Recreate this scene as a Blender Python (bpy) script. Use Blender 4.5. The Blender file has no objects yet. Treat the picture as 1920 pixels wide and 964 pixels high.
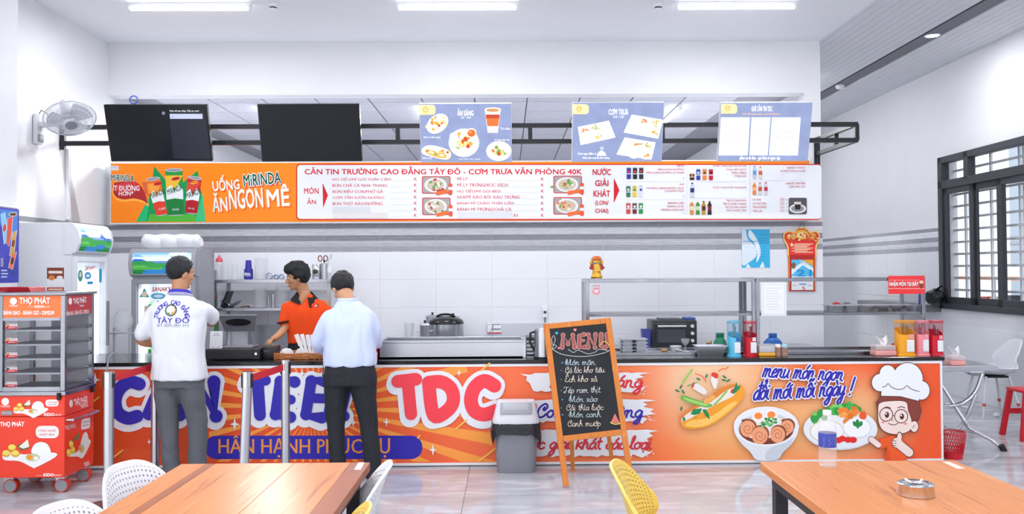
import bpy, bmesh, math, random, unicodedata
from mathutils import Vector, Matrix, Euler, noise
from mathutils.geometry import tessellate_polygon

R = math.radians
random.seed(7)
SC = bpy.context.scene
COL = SC.collection

# ------------------------------------------------------------------ camera
F, EYE = 1610.0, 1.55            # focal length in pixels of a 1920 wide frame, eye height
YAW, PITCH, ROLL = R(0.7), R(1.2), 0.0060
fw = Vector((math.sin(YAW) * math.cos(PITCH), math.cos(YAW) * math.cos(PITCH), math.sin(PITCH)))
rt = fw.cross(Vector((0, 0, 1))).normalized()
up = rt.cross(fw)
rt, up = rt * math.cos(ROLL) - up * math.sin(ROLL), up * math.cos(ROLL) + rt * math.sin(ROLL)
EYEP = Vector((0, 0, EYE))
# principal point such that the depth direction vanishes at (950, 508)
d0 = Vector((0, 1, 0))
CX = 950 - F * d0.dot(rt) / d0.dot(fw)
CY = 508 + F * d0.dot(up) / d0.dot(fw)
cam = bpy.data.cameras.new('camera')
cam.sensor_width = 36
cam.lens = 36 * F / 1920
cam.shift_x = (960 - CX) / 1920
cam.shift_y = (CY - 482) / 1920
cam.clip_start = 0.05
camo = bpy.data.objects.new('camera', cam)
COL.objects.link(camo)
M3 = Matrix((rt, up, -fw)).transposed()
camo.matrix_world = Matrix.Translation(EYEP) @ M3.to_4x4()
SC.camera = camo

def ray(px, py):
    return fw + rt * ((px - CX) / F) - up * ((py - CY) / F)
def at(px, py, Y):               # the point of the room seen at a photo pixel, on the plane y = Y
    d = ray(px, py)
    return EYEP + d * (Y / d.y)
def atz(px, py, Z):              # ... on the plane z = Z
    d = ray(px, py)
    return EYEP + d * ((Z - EYE) / d.z)
def atx(px, py, X):              # ... on the plane x = X
    d = ray(px, py)
    return EYEP + d * (X / d.x)
def scale(Y):                    # pixels per metre at depth Y
    return F / Y

# ------------------------------------------------------------------ daylight, exposure
world = bpy.data.worlds.new('daylight')
SC.world = world
world.use_nodes = True
wn = world.node_tree
bg = wn.nodes['Background']
bg.inputs[0].default_value = (0.92, 0.955, 1.0, 1)
bg.inputs[1].default_value = 1.7
sun = bpy.data.lights.new('sun', 'SUN'); sun.energy = 1.5; sun.angle = R(2)
suno = bpy.data.objects.new('sun', sun); COL.objects.link(suno)
suno.rotation_euler = Vector((.55, .15, -.85)).to_track_quat('-Z', 'Y').to_euler()   # comes over the roof, lights the yard outside the window
vs = SC.view_settings
vs.view_transform = 'Standard'
vs.look = 'None'
vs.gamma = 1
vs.use_curve_mapping = False
vs.exposure = 0.1

def area(name, loc, size, size_y, power, rot=(0, 0, 0), color=(1, 1, 1), parent=None):
    l = bpy.data.lights.new(name, 'AREA')
    l.shape = 'RECTANGLE'; l.size = size; l.size_y = size_y
    l.energy = power; l.color = color
    o = bpy.data.objects.new(name, l)
    o.location = loc; o.rotation_euler = rot
    COL.objects.link(o)
    if parent: o.parent = parent
    return o

# ------------------------------------------------------------------ materials
def lin(c):
    if isinstance(c, str):
        c = c.lstrip('#')
        c = [int(c[i:i + 2], 16) / 255 for i in (0, 2, 4)]
    else:
        c = [v / 255 for v in c]
    return tuple(v / 12.92 if v <= 0.04045 else ((v + 0.055) / 1.055) ** 2.4 for v in c)

MATS = {}
def mat(key, color, rough=0.5, metal=0.0, spec=0.5, var=0.0, vscale=8.0, bump=0.0, bscale=60.0, emit=0.0, trans=0.0, ior=1.45, stretch=None, alpha=1.0, coat=0.0):
    """Principled material; 'var' mottles the colour, 'bump' adds fine relief, both from noise."""
    if key in MATS: return MATS[key]
    m = bpy.data.materials.new(key)
    m.use_nodes = True
    nt = m.node_tree
    b = nt.nodes['Principled BSDF']
    c = lin(color)
    b.inputs['Base Color'].default_value = (*c, 1)
    b.inputs['Roughness'].default_value = rough
    b.inputs['Metallic'].default_value = metal
    b.inputs['Specular IOR Level'].default_value = spec
    b.inputs['IOR'].default_value = ior
    b.inputs['Transmission Weight'].default_value = trans
    b.inputs['Alpha'].default_value = alpha
    b.inputs['Coat Weight'].default_value = coat
    if emit:
        b.inputs['Emission Color'].default_value = (*c, 1)
        b.inputs['Emission Strength'].default_value = emit
    if var or bump:
        tc = nt.nodes.new('ShaderNodeTexCoord')
        mp = nt.nodes.new('ShaderNodeMapping')
        if stretch: mp.inputs['Scale'].default_value = stretch
        nt.links.new(tc.outputs['Object'], mp.inputs[0])
        if var:
            n = nt.nodes.new('ShaderNodeTexNoise')
            n.inputs['Scale'].default_value = vscale
            n.inputs['Detail'].default_value = 5
            nt.links.new(mp.outputs[0], n.inputs['Vector'])
            mr = nt.nodes.new('ShaderNodeMapRange')
            mr.inputs[1].default_value = 0.3; mr.inputs[2].default_value = 0.7
            mr.inputs[3].default_value = 1 - var; mr.inputs[4].default_value = 1 + var
            nt.links.new(n.outputs['Fac'], mr.inputs[0])
            mx = nt.nodes.new('ShaderNodeVectorMath'); mx.operation = 'SCALE'
            mx.inputs[0].default_value = c
            nt.links.new(mr.outputs[0], mx.inputs['Scale'])
            nt.links.new(mx.outputs[0], b.inputs['Base Color'])
        if bump:
            n2 = nt.nodes.new('ShaderNodeTexNoise')
            n2.inputs['Scale'].default_value = bscale
            n2.inputs['Detail'].default_value = 4
            nt.links.new(mp.outputs[0], n2.inputs['Vector'])
            bp = nt.nodes.new('ShaderNodeBump')
            bp.inputs['Strength'].default_value = bump
            bp.inputs['Distance'].default_value = 0.01
            nt.links.new(n2.outputs['Fac'], bp.inputs['Height'])
            nt.links.new(bp.outputs[0], b.inputs['Normal'])
    MATS[key] = m
    return m

def nodes(m):
    return m.node_tree.nodes, m.node_tree.links, m.node_tree.nodes['Principled BSDF']

def ramp(nt, stops, interp='LINEAR'):
    r = nt.nodes.new('ShaderNodeValToRGB')
    cr = r.color_ramp
    cr.interpolation = interp
    while len(cr.elements) > 1: cr.elements.remove(cr.elements[-1])
    cr.elements[0].position = stops[0][0]; cr.elements[0].color = (*lin(stops[0][1]), 1)
    for p, c in stops[1:]:
        e = cr.elements.new(p); e.color = (*lin(c), 1)
    return r

# ------------------------------------------------------------------ mesh building
class MB:
    def __init__(s):
        s.v = []; s.f = []; s.m = []; s.s = []; s.M = Matrix.Identity(4)
    def add(s, vs_, fs, mi=0, smooth=False):
        b = len(s.v)
        s.v += [s.M @ Vector(p) for p in vs_]
        flip = s.M.determinant() < 0
        for f in fs:
            f = [i + b for i in f]
            s.f.append(f[::-1] if flip else f); s.m.append(mi); s.s.append(smooth)
        return s
    def box(s, a, b, mi=0, bev=0.0, seg=2):
        x0, y0, z0 = (min(a[i], b[i]) for i in range(3)); x1, y1, z1 = (max(a[i], b[i]) for i in range(3))
        vs_ = [(x0, y0, z0), (x1, y0, z0), (x1, y1, z0), (x0, y1, z0), (x0, y0, z1), (x1, y0, z1), (x1, y1, z1), (x0, y1, z1)]
        fs = [(0, 3, 2, 1), (4, 5, 6, 7), (0, 1, 5, 4), (1, 2, 6, 5), (2, 3, 7, 6), (3, 0, 4, 7)]
        if not bev: return s.add(vs_, fs, mi)
        bm = bmesh.new()
        bv = [bm.verts.new(p) for p in vs_]
        for f in fs: bm.faces.new([bv[i] for i in f])
        bmesh.ops.bevel(bm, geom=bm.edges[:], offset=bev, segments=seg, affect='EDGES', profile=0.5)
        s.bm(bm, mi, seg > 1)
        return s
    def bm(s, bm, mi=0, smooth=False):
        bm.verts.index_update()
        s.add([v.co.copy() for v in bm.verts], [[v.index for v in f.verts] for f in bm.faces], mi, smooth)
        bm.free()
    def bar(s, p0, p1, w, h=None, mi=0, upv=(0, 0, 1), bev=0.0):
        """square bar from p0 to p1: w across, h along upv"""
        p0 = Vector(p0); p1 = Vector(p1); h = h or w
        d = (p1 - p0); L = d.length; d.normalize()
        u = Vector(upv)
        if abs(u.dot(d)) > 0.98: u = Vector((0, 1, 0))
        x = d.cross(u).normalized(); u = x.cross(d)
        M0 = s.M
        s.M = M0 @ Matrix.Translation(p0) @ Matrix((x, d, u)).transposed().to_4x4()
        s.box((-w / 2, 0, -h / 2), (w / 2, L, h / 2), mi, bev, 1)
        s.M = M0
        return s
    def cyl(s, p0, p1, r0, r1=None, n=16, mi=0, cap=True, smooth=True):
        return s.tube([p0, p1], [r0, r0 if r1 is None else r1], n, mi, cap=cap, smooth=smooth)
    def tube(s, pts, r, n=10, mi=0, closed=False, cap=True, smooth=True, flat=1.0):
        pts = [Vector(p) for p in pts]; k = len(pts)
        rs = r if isinstance(r, (list, tuple)) else [r] * k
        ring = []; prev = None
        for i, p in enumerate(pts):
            if closed: t = pts[(i + 1) % k] - pts[i - 1]
            else: t = pts[min(i + 1, k - 1)] - pts[max(i - 1, 0)]
            t = t.normalized() if t.length > 1e-9 else Vector((0, 0, 1))
            if prev is None:
                a = Vector((0, 0, 1)) if abs(t.z) < 0.9 else Vector((1, 0, 0))
                u = t.cross(a).normalized()
            else:
                u = (prev - t * prev.dot(t)); u = u.normalized() if u.length > 1e-6 else prev
            prev = u; w = t.cross(u)
            ring.append([p + (u * math.cos(2 * math.pi * j / n) + w * math.sin(2 * math.pi * j / n) * flat) * rs[i] for j in range(n)])
        return s.loft(ring, mi, closed, cap, smooth)
    def loft(s, rings, mi=0, closed=False, cap=True, smooth=True):
        n = len(rings[0]); k = len(rings)
        vs_ = [p for r_ in rings for p in r_]
        fs = []
        for i in range(k if closed else k - 1):
            a = i * n; b = ((i + 1) % k) * n
            for j in range(n):
                j2 = (j + 1) % n
                fs.append((a + j, a + j2, b + j2, b + j))
        s.add(vs_, fs, mi, smooth)
        if cap and not closed:
            s.add(rings[0], [list(range(n))[::-1]], mi, False)
            s.add(rings[-1], [list(range(n))], mi, False)
        return s
    def lathe(s, prof, at_=(0, 0, 0), n=24, mi=0, smooth=True, cap=True):
        ox, oy, oz = at_
        rings = [[(ox + r * math.cos(2 * math.pi * j / n), oy + r * math.sin(2 * math.pi * j / n), oz + z) for j in range(n)] for r, z in prof]
        return s.loft(rings, mi, False, cap, smooth)
    def ell(s, c, r, n=16, k=10, mi=0, rot=None):
        c = Vector(c); r = (r, r, r) if isinstance(r, (int, float)) else r
        rm = Euler(rot).to_matrix() if rot else Matrix.Identity(3)
        vs_ = []; fs = []
        for i in range(1, k):
            a = math.pi * i / k
            for j in range(n):
                b = 2 * math.pi * j / n
                vs_.append(c + rm @ Vector((r[0] * math.sin(a) * math.cos(b), r[1] * math.sin(a) * math.sin(b), r[2] * math.cos(a))))
        T = len(vs_); vs_.append(c + rm @ Vector((0, 0, r[2]))); vs_.append(c + rm @ Vector((0, 0, -r[2])))
        for i in range(k - 2):
            for j in range(n):
                j2 = (j + 1) % n
                fs.append((i * n + j, (i + 1) * n + j, (i + 1) * n + j2, i * n + j2))
        for j in range(n):
            fs.append((T, j, (j + 1) % n)); fs.append((T + 1, (k - 2) * n + (j + 1) % n, (k - 2) * n + j))
        return s.add(vs_, fs, mi, True)
    def prism(s, pts, z0, z1, mi=0, smooth=False):
        """2-D outline in x,y extruded between z0 and z1"""
        A = sum(pts[i - 1][0] * pts[i][1] - pts[i][0] * pts[i - 1][1] for i in range(len(pts)))
        if A < 0: pts = pts[::-1]
        n = len(pts)
        tri = tessellate_polygon([[Vector((x, y, 0)) for x, y in pts]])
        vs_ = [(x, y, z0) for x, y in pts] + [(x, y, z1) for x, y in pts]
        def ccw(t):
            a, b, c = (pts[i] for i in t)
            return (b[0] - a[0]) * (c[1] - a[1]) - (b[1] - a[1]) * (c[0] - a[0]) > 0
        tri = [t if ccw(t) else t[::-1] for t in tri]
        fs = [tuple(i for i in t[::-1]) for t in tri] + [tuple(i + n for i in t) for t in tri]
        s.add(vs_, fs, mi)
        s.add(vs_, [(i, (i + 1) % n, n + (i + 1) % n, n + i) for i in range(n)], mi, smooth)
        return s
    def grid(s, fn, nu, nv, mi=0, smooth=True, thick=0.0):
        P = [[Vector(fn(i / nu, j / nv)) for i in range(nu + 1)] for j in range(nv + 1)]
        q = lambda o: [(o + j * (nu + 1) + i, o + j * (nu + 1) + i + 1, o + (j + 1) * (nu + 1) + i + 1, o + (j + 1) * (nu + 1) + i) for j in range(nv) for i in range(nu)]
        flat = [p for row in P for p in row]
        if not thick: return s.add(flat, q(0), mi, smooth)
        N = []
        for j in range(nv + 1):
            for i in range(nu + 1):
                du = P[j][min(i + 1, nu)] - P[j][max(i - 1, 0)]; dv = P[min(j + 1, nv)][i] - P[max(j - 1, 0)][i]
                n_ = du.cross(dv); N.append(n_.normalized() if n_.length > 1e-9 else Vector((0, 0, 1)))
        k = len(flat)
        back = [p - n_ * thick for p, n_ in zip(flat, N)]
        fs = q(0) + [f[::-1] for f in q(k)]
        W = nu + 1
        edge = [i for i in range(W)] + [j * W + nu for j in range(1, nv + 1)] + [nv * W + i for i in range(nu - 1, -1, -1)] + [j * W for j in range(nv - 1, 0, -1)]
        for a, b in zip(edge, edge[1:] + edge[:1]): fs.append((b, a, a + k, b + k))
        return s.add(flat + back, fs, mi, smooth)
    def mesh(s, name, mats, sharp=40):
        me = bpy.data.meshes.new(name)
        me.from_pydata([tuple(p) for p in s.v], [], s.f)
        for m in (mats if isinstance(mats, (list, tuple)) else [mats]): me.materials.append(m)
        me.polygons.foreach_set('material_index', s.m)
        me.polygons.foreach_set('use_smooth', s.s)
        if any(s.s): me.set_sharp_from_angle(angle=R(sharp))
        me.update()
        return me
    def build(s, name, mats, parent=None, loc=None, rot=None, sharp=40):
        o = bpy.data.objects.new(name, s.mesh(name, mats, sharp))
        COL.objects.link(o)
        if parent: o.parent = parent
        if loc is not None: o.location = loc
        if rot is not None: o.rotation_euler = rot
        return o

def tag(o, label=None, cat=None, group=None, kind=None):
    if label: o['label'] = label
    if cat: o['category'] = cat
    if group: o['group'] = group
    if kind: o['kind'] = kind
    return o
def thing(name, label, cat, loc=(0, 0, 0), rz=0.0, group=None):
    o = bpy.data.objects.new(name, None)
    o.empty_display_size = 0.1
    COL.objects.link(o)
    o.location = loc; o.rotation_euler = (0, 0, rz)
    return tag(o, label, cat, group)
def struct(mb, name, mats, parent=None, loc=None):
    o = mb.build(name, mats, parent, loc)
    if not parent: o['kind'] = 'structure'
    return o
def kids(o):
    return [c for c in COL.objects if c.parent is o]
def copy_tree(o, loc=None, rz=None, label=None):
    def rec(a, par, tree):
        c = a.copy(); COL.objects.link(c)
        if par: c.parent = par
        for ch in tree.get(a.name, ()): rec(ch, c, tree)
        return c
    tree = {}
    for q in COL.objects:
        if q.parent: tree.setdefault(q.parent.name, []).append(q)
    r = rec(o, None, tree)
    if loc is not None: r.location = loc
    if rz is not None: r.rotation_euler = (0, 0, rz)
    if label: r['label'] = label
    return r

# ------------------------------------------------------------------ flat print
def catmull(pts, k=5, closed=False):
    n = len(pts)
    if n < 3: return list(pts)
    out = []
    for i in range(n if closed else n - 1):
        if closed: p0, p1, p2, p3 = pts[i - 1], pts[i], pts[(i + 1) % n], pts[(i + 2) % n]
        else: p0, p1, p2, p3 = pts[max(i - 1, 0)], pts[i], pts[i + 1], pts[min(i + 2, n - 1)]
        for j in range(k):
            t = j / k
            out.append(tuple(0.5 * (2 * p1[a] + (p2[a] - p0[a]) * t + (2 * p0[a] - 5 * p1[a] + 4 * p2[a] - p3[a]) * t * t + (3 * p1[a] - p0[a] - 3 * p2[a] + p3[a]) * t ** 3) for a in range(len(p1))))
    if not closed: out.append(tuple(pts[-1]))
    return out

def clip(poly, x0, y0, x1, y1):
    def cut(ps, inside, inter):
        out = []
        for i in range(len(ps)):
            a, b = ps[i - 1], ps[i]
            if inside(b):
                if not inside(a): out.append(inter(a, b))
                out.append(b)
            elif inside(a): out.append(inter(a, b))
        return out
    def ix(X): return lambda a, b: (X, a[1] + (b[1] - a[1]) * (X - a[0]) / (b[0] - a[0]))
    def iy(Y): return lambda a, b: (a[0] + (b[0] - a[0]) * (Y - a[1]) / (b[1] - a[1]), Y)
    for ins, it in ((lambda p: p[0] >= x0, ix(x0)), (lambda p: p[0] <= x1, ix(x1)), (lambda p: p[1] >= y0, iy(y0)), (lambda p: p[1] <= y1, iy(y1))):
        poly = cut(poly, ins, it)
        if not poly: return []
    return poly

TXT = {}
def raw_text(body, off, shear):
    cu = bpy.data.curves.new('lettering', 'FONT')
    cu.body = body; cu.offset = off; cu.shear = shear; cu.resolution_u = 2
    o = bpy.data.objects.new('lettering', cu)
    me = o.to_mesh()
    r = ([(v.co.x, v.co.y) for v in me.vertices], [tuple(p.vertices) for p in me.polygons])
    o.to_mesh_clear()
    bpy.data.objects.remove(o); bpy.data.curves.remove(cu)
    return r
def text_mesh(body, off, shear):
    """flat letter outlines; the horn of O and U is added as a small tick of its own"""
    k = (body, off, shear)
    if k not in TXT:
        plain = ''; horns = []; bars = []
        for ch in body:
            d = unicodedata.normalize('NFD', ch)
            if ch in 'Đđ':
                bars.append(len(plain)); ch = 'D' if ch == 'Đ' else 'd'
            if '\u031b' in d:
                horns.append(len(plain)); ch = unicodedata.normalize('NFC', d.replace('\u031b', ''))
            plain += ch
        V, Fc = raw_text(plain, off, shear)
        V, Fc = list(V), list(Fc)
        for i in horns:
            P, _ = raw_text(plain[:i + 1], off, shear)
            x = max(p[0] for p in P); up_ = plain[i].isupper()
            h = .73 if up_ else .55; t = .05 + off
            x -= .06 if unicodedata.normalize('NFD', plain[i])[0] in 'oO' else 0
            n = len(V)
            V += [(x - .05, h - .09 - t * .6), (x + .05, h - .06), (x + .07, h + .07), (x + .07 + t, h + .09), (x + .07 + t, h - .04), (x + .06, h - .12 - t), (x - .05, h - .11 - t)]
            Fc += [(n, n + 1, n + 5), (n, n + 5, n + 6), (n + 1, n + 2, n + 3), (n + 1, n + 3, n + 4), (n + 1, n + 4, n + 5)]
        for i in bars:
            P, _ = raw_text(plain[:i + 1], off, shear)
            x = max(p[0] for p in P); W_ = .62 if plain[i] == 'D' else .5
            a, b, y = (x - W_ - .1, x - .3, .36) if plain[i] == 'D' else (x - .3, x + .09, .6)
            n = len(V); V += [(a, y - .04 - off), (b, y - .04 - off), (b, y + .04 + off), (a, y + .04 + off)]; Fc += [(n, n + 1, n + 2, n + 3)]
        TXT[k] = (V, Fc)
    return TXT[k]

class Art:
    """Flat print on a surface: thin colour layers, each a hair proud of the last. (u, v) run as in the photo, v down."""
    def __init__(s, mapf, nrm, rough=0.45, step=2.2e-5, emit=0.0):
        s.map = mapf; s.n = Vector(nrm); s.rough = rough; s.step = step; s.emit = emit
        s.q = []; s.k = 1; s.T = (1.0, 0.0, 0.0)
    def frame(s, ox=0.0, oy=0.0, k=1.0):   # read coordinates from an enlarged crop of the photo
        s.T = (k, ox, oy); return s
    def tris(s, pts, fs, c, L, ramp_=0.0):
        k, ox, oy = s.T
        s.q.append((L, len(s.q), [s.map(ox + p[0] / k, oy + p[1] / k) for p in pts], fs, c, ramp_))
    def poly(s, pts, c, L=0, smooth=0, win=None):
        if smooth: pts = catmull(pts, smooth, True)
        if win: pts = clip(list(pts), *win)
        if len(pts) < 3: return
        s.tris(pts, tessellate_polygon([[Vector((x, y, 0)) for x, y in pts]]), c, L)
    def rect(s, x0, y0, x1, y1, c, L=0, r=0.0):
        if r:
            pts = []
            for cx, cy, a in ((x1 - r, y0 + r, -90), (x1 - r, y1 - r, 0), (x0 + r, y1 - r, 90), (x0 + r, y0 + r, 180)):
                pts += [(cx + r * math.cos(R(a + 90 * i / 5)), cy + r * math.sin(R(a + 90 * i / 5))) for i in range(6)]
            s.poly(pts, c, L)
        else: s.tris([(x0, y0), (x1, y0), (x1, y1), (x0, y1)], [(0, 1, 2), (0, 2, 3)], c, L)
    def ell(s, cx, cy, rx, ry, c, L=0, rot=0.0, n=24, a0=0, a1=360):
        ca, sa = math.cos(R(rot)), math.sin(R(rot))
        full = a1 - a0 >= 360
        pts = []
        for i in range(n if full else n + 1):
            a = R(a0 + (a1 - a0) * i / n)
            x, y = rx * math.cos(a), ry * math.sin(a)
            pts.append((cx + x * ca - y * sa, cy + x * sa + y * ca))
        s.poly(pts, c, L)
    def ring(s, cx, cy, rx, ry, w, c, L=0, a0=0, a1=360, n=28):
        pts = [(cx + rx * math.cos(R(a0 + (a1 - a0) * i / n)), cy + ry * math.sin(R(a0 + (a1 - a0) * i / n))) for i in range(n + 1)]
        s.stroke(pts, w, c, L)
    def stroke(s, pts, w, c, L=0, smooth=0, caps=True, close=False, joints=False):
        if smooth: pts = catmull(pts, smooth, close)
        if close: pts = list(pts) + [pts[0]]
        n = len(pts); A = []; B = []
        for i in range(n):
            a, b = pts[max(i - 1, 0)], pts[min(i + 1, n - 1)]
            if close and i in (0, n - 1): a, b = pts[n - 2], pts[1]
            dx, dy = b[0] - a[0], b[1] - a[1]
            l = math.hypot(dx, dy) or 1
            hw = (w[i * (len(w) - 1) // max(n - 1, 1)] if isinstance(w, (list, tuple)) else w) / 2
            A.append((pts[i][0] - dy / l * hw, pts[i][1] + dx / l * hw)); B.append((pts[i][0] + dy / l * hw, pts[i][1] - dx / l * hw))
        s.tris(A + B, [t for i in range(n - 1) for t in ((i, i + 1, n + i + 1), (i, n + i + 1, n + i))], c, L, 1.5e-6)
        if caps and not close:
            hw = (w[0] if isinstance(w, (list, tuple)) else w) / 2
            for p in (pts if joints else (pts[0], pts[-1])): s.ell(p[0], p[1], hw, hw, c, L, n=10 if not joints else 14)
    def text(s, body, x0, y0, x1, y1, c, L=0, bold=0.0, shear=0.0, rot=0.0, outline=None, fixed=None):
        """lettering fitted to the box x0..x1, y0..y1"""
        V, Fc = text_mesh(body, 0.0, shear)
        if not V: return
        ax, bx = min(p[0] for p in V), max(p[0] for p in V); ay, by = min(p[1] for p in V), max(p[1] for p in V)
        sx = (x1 - x0) / (bx - ax); sy = (y1 - y0) / (by - ay)
        cx, cy = (x0 + x1) / 2, (y0 + y1) / 2
        ca, sa = math.cos(R(rot)), math.sin(R(rot))
        def tf(p):
            x = x0 + (p[0] - ax) * sx - cx; y = y1 - (p[1] - ay) * sy - cy
            return (cx + x * ca - y * sa, cy + x * sa + y * ca)
        def put(off, dx, dy, cc, L):     # heavier weights: shifted copies of the letter
            n = 1 if off <= 0 else 2 if off <= .017 else 4 if off < .045 else 8
            for i in range(n):
                a = math.pi * (2 * i / n + (.25 if n == 4 else 0)); q = off if n > 1 else 0
                s.tris([(x + dx, y + dy) for x, y in (tf((p[0] + q * math.cos(a), p[1] + q * math.sin(a))) for p in V)], Fc, cc, L)
        for oc, off, dx, dy in outline or ():
            put(bold + off, dx, dy, oc, L); L += 1
        put(bold, 0, 0, c, L)
    def arc_text(s, body, cx, cy, r, a0, a1, h, c, L=0, bold=0.02, wk=0.8):
        for i, ch in enumerate(body):
            if ch == ' ': continue
            a = R(a0 + (a1 - a0) * i / max(len(body) - 1, 1))
            x, y = cx + r * math.sin(a), cy - r * math.cos(a)
            V, Fc = text_mesh(ch, bold, 0)
            bx = (min(p[0] for p in V) + max(p[0] for p in V)) / 2
            k = h / 0.72
            s.tris([(x + ((p[0] - bx) * wk * math.cos(a) + (p[1] - .36) * math.sin(a)) * k, y + ((p[0] - bx) * wk * math.sin(a) - (p[1] - .36) * math.cos(a)) * k) for p in V], Fc, c, L)
    def hand(s, body, x0, y0, x1, y1, w, c, L=0, slant=0.15, rot=0.0, outline=None, jitter=0.0):
        """joined handwriting; y0 = top of the small letters, y1 = baseline"""
        strokes, W = hand_strokes(body)
        h = y1 - y0; sx = (x1 - x0) / W
        cx, cy = (x0 + x1) / 2, (y0 + y1) / 2
        ca, sa = math.cos(R(rot)), math.sin(R(rot))
        def tf(p):
            x = x0 + (p[0]) * sx + p[1] * h * slant - cx; y = y1 - p[1] * h - cy
            return (cx + x * ca - y * sa, cy + x * sa + y * ca)
        for st in strokes:
            q = [tf(p) for p in st]
            if outline:
                for k, (oc, ow, dx, dy) in enumerate(outline):
                    s.stroke([(a + dx, b + dy) for a, b in q], ow, oc, L + k, smooth=4)
            s.stroke(q, w, c, L + (len(outline) if outline else 0), smooth=4)
    def build(s, name, parent=None, kind=None):
        mb = MB(); cols = []
        for L, _, P, fs, c, rp in sorted(s.q, key=lambda e: e[:2]):
            if c not in cols: cols.append(c)
            n = len(P) // 2
            P = [p + s.n * (s.k * s.step + (i % max(n, 1)) * rp) for i, p in enumerate(P)]
            s.k += 1; out = []
            for f in fs:
                nn = (P[f[1]] - P[f[0]]).cross(P[f[2]] - P[f[0]])
                out.append(tuple(f) if nn.dot(s.n) > 0 else tuple(f)[::-1])
            mb.add(P, out, cols.index(c))
        s.q = []
        o = mb.build(name, [mat('print ' + c + (' lit' if s.emit else ''), c, s.rough, emit=s.emit, spec=0.3) for c in cols], parent)
        if kind: o['kind'] = kind
        return o

HG = {
 'a': (1.02, [[(.85, .85), (.5, 1), (.12, .6), (.15, .15), (.45, 0), (.78, .4), (.85, .95), (.85, .3), (1.02, 0)]]),
 'b': (.9, [[(.12, 2), (.12, .3), (.45, 0), (.8, .45), (.5, .95), (.14, .6)]]),
 'c': (.85, [[(.78, .8), (.5, 1), (.12, .6), (.17, .15), (.5, 0), (.85, .2)]]),
 'd': (1.02, [[(.8, .85), (.5, 1), (.12, .6), (.15, .15), (.45, 0), (.78, .4), (.85, 2), (.85, .3), (1.02, 0)]]),
 'e': (.85, [[(.1, .42), (.6, .6), (.62, .9), (.38, 1), (.12, .6), (.2, .1), (.5, 0), (.85, .25)]]),
 'g': (1.0, [[(.82, .85), (.5, 1), (.12, .6), (.2, .15), (.5, .05), (.8, .5), (.86, .95), (.82, -.4), (.5, -.95), (.15, -.75), (.5, -.3), (1., .15)]]),
 'h': (1.0, [[(.05, .3), (.38, 1.5), (.32, 2), (.16, 1.6), (.12, 0)], [(.12, .5), (.42, 1), (.68, .85), (.7, .25), (1., 0)]]),
 'i': (.5, [[(.16, 1), (.15, .25), (.5, 0)], [(.17, 1.42), (.2, 1.45)]]),
 'k': (.9, [[(.12, 2), (.12, 0)], [(.7, 1), (.15, .48), (.5, .4), (.9, 0)]]),
 'l': (.55, [[(.02, .3), (.4, 1.5), (.33, 2), (.14, 1.5), (.17, .25), (.55, 0)]]),
 'm': (1.45, [[(.08, 1), (.14, .9), (.13, 0)], [(.13, .55), (.38, 1), (.55, .8), (.55, 0)], [(.55, .55), (.85, 1), (1.05, .8), (1.05, .2), (1.45, 0)]]),
 'n': (1.05, [[(.08, 1), (.14, .9), (.13, 0)], [(.13, .55), (.42, 1), (.66, .8), (.66, .2), (1.05, 0)]]),
 'o': (.98, [[(.5, 1), (.15, .75), (.12, .3), (.45, 0), (.8, .3), (.75, .8), (.5, 1), (.7, .85), (.98, .95)]]),
 'p': (.95, [[(.14, 1), (.1, -.95)], [(.12, .65), (.45, 1), (.8, .6), (.6, .1), (.3, .02), (.14, .25)]]),
 'r': (.72, [[(.08, 1), (.14, .9), (.12, 0)], [(.13, .5), (.4, .95), (.68, .95)]]),
 's': (.75, [[(.65, .85), (.38, 1), (.16, .75), (.6, .35), (.5, .04), (.1, .1)]]),
 't': (.62, [[(.3, 1.7), (.28, .3), (.62, 0)], [(.05, 1.12), (.6, 1.16)]]),
 'u': (1.02, [[(.1, 1), (.12, .25), (.4, 0), (.74, .4), (.78, 1), (.8, .25), (1.02, 0)]]),
 'v': (.9, [[(.08, 1), (.4, 0), (.75, .9), (.9, .95)]]),
 'x': (.95, [[(.1, .9), (.25, 1), (.65, .05), (.9, .1)], [(.8, 1), (.1, 0)]]),
 'y': (1.0, [[(.1, 1), (.12, .35), (.4, .1), (.75, .5), (.78, 1), (.76, -.4), (.45, -.95), (.15, -.7), (.5, -.25), (1., .15)]]),
 'M': (1.75, [[(-.1, .5), (.1, 1.6), (.28, 1.9), (.25, 0)], [(.28, 1.9), (.75, .1), (1.25, 1.95), (1.3, .3), (1.7, .05)]]),
 'C': (1.25, [[(.85, 1.45), (.7, 1.15), (.9, 1.0), (1.15, 1.5), (.85, 1.95), (.3, 1.5), (.12, .7), (.45, .02), (.95, .15), (1.2, .5)]]),
 'E': (1.15, [[(.95, 1.6), (.6, 1.95), (.25, 1.6), (.5, 1.1), (.2, .75), (.2, .2), (.6, 0), (1.1, .35)]]),
 'T': (1.2, [[(-.05, 1.5), (.25, 1.95), (.7, 1.75), (1.25, 1.9)], [(.75, 1.75), (.6, .4), (.3, 0), (.02, .3), (.3, .5)]]),
 'N': (1.5, [[(-.05, .1), (.2, .1), (.3, 1.8), (.4, 1.8), (.95, .05), (1.1, 1.7), (1.4, 1.95)]]),
 '.': (.4, [[(.12, .05), (.16, .08)]]),
 '!': (.6, [[(.35, 1.9), (.2, .5)], [(.12, .02), (.15, .05)]]),
 '-': (.6, [[(.1, .6), (.5, .6)]]),
}
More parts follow.
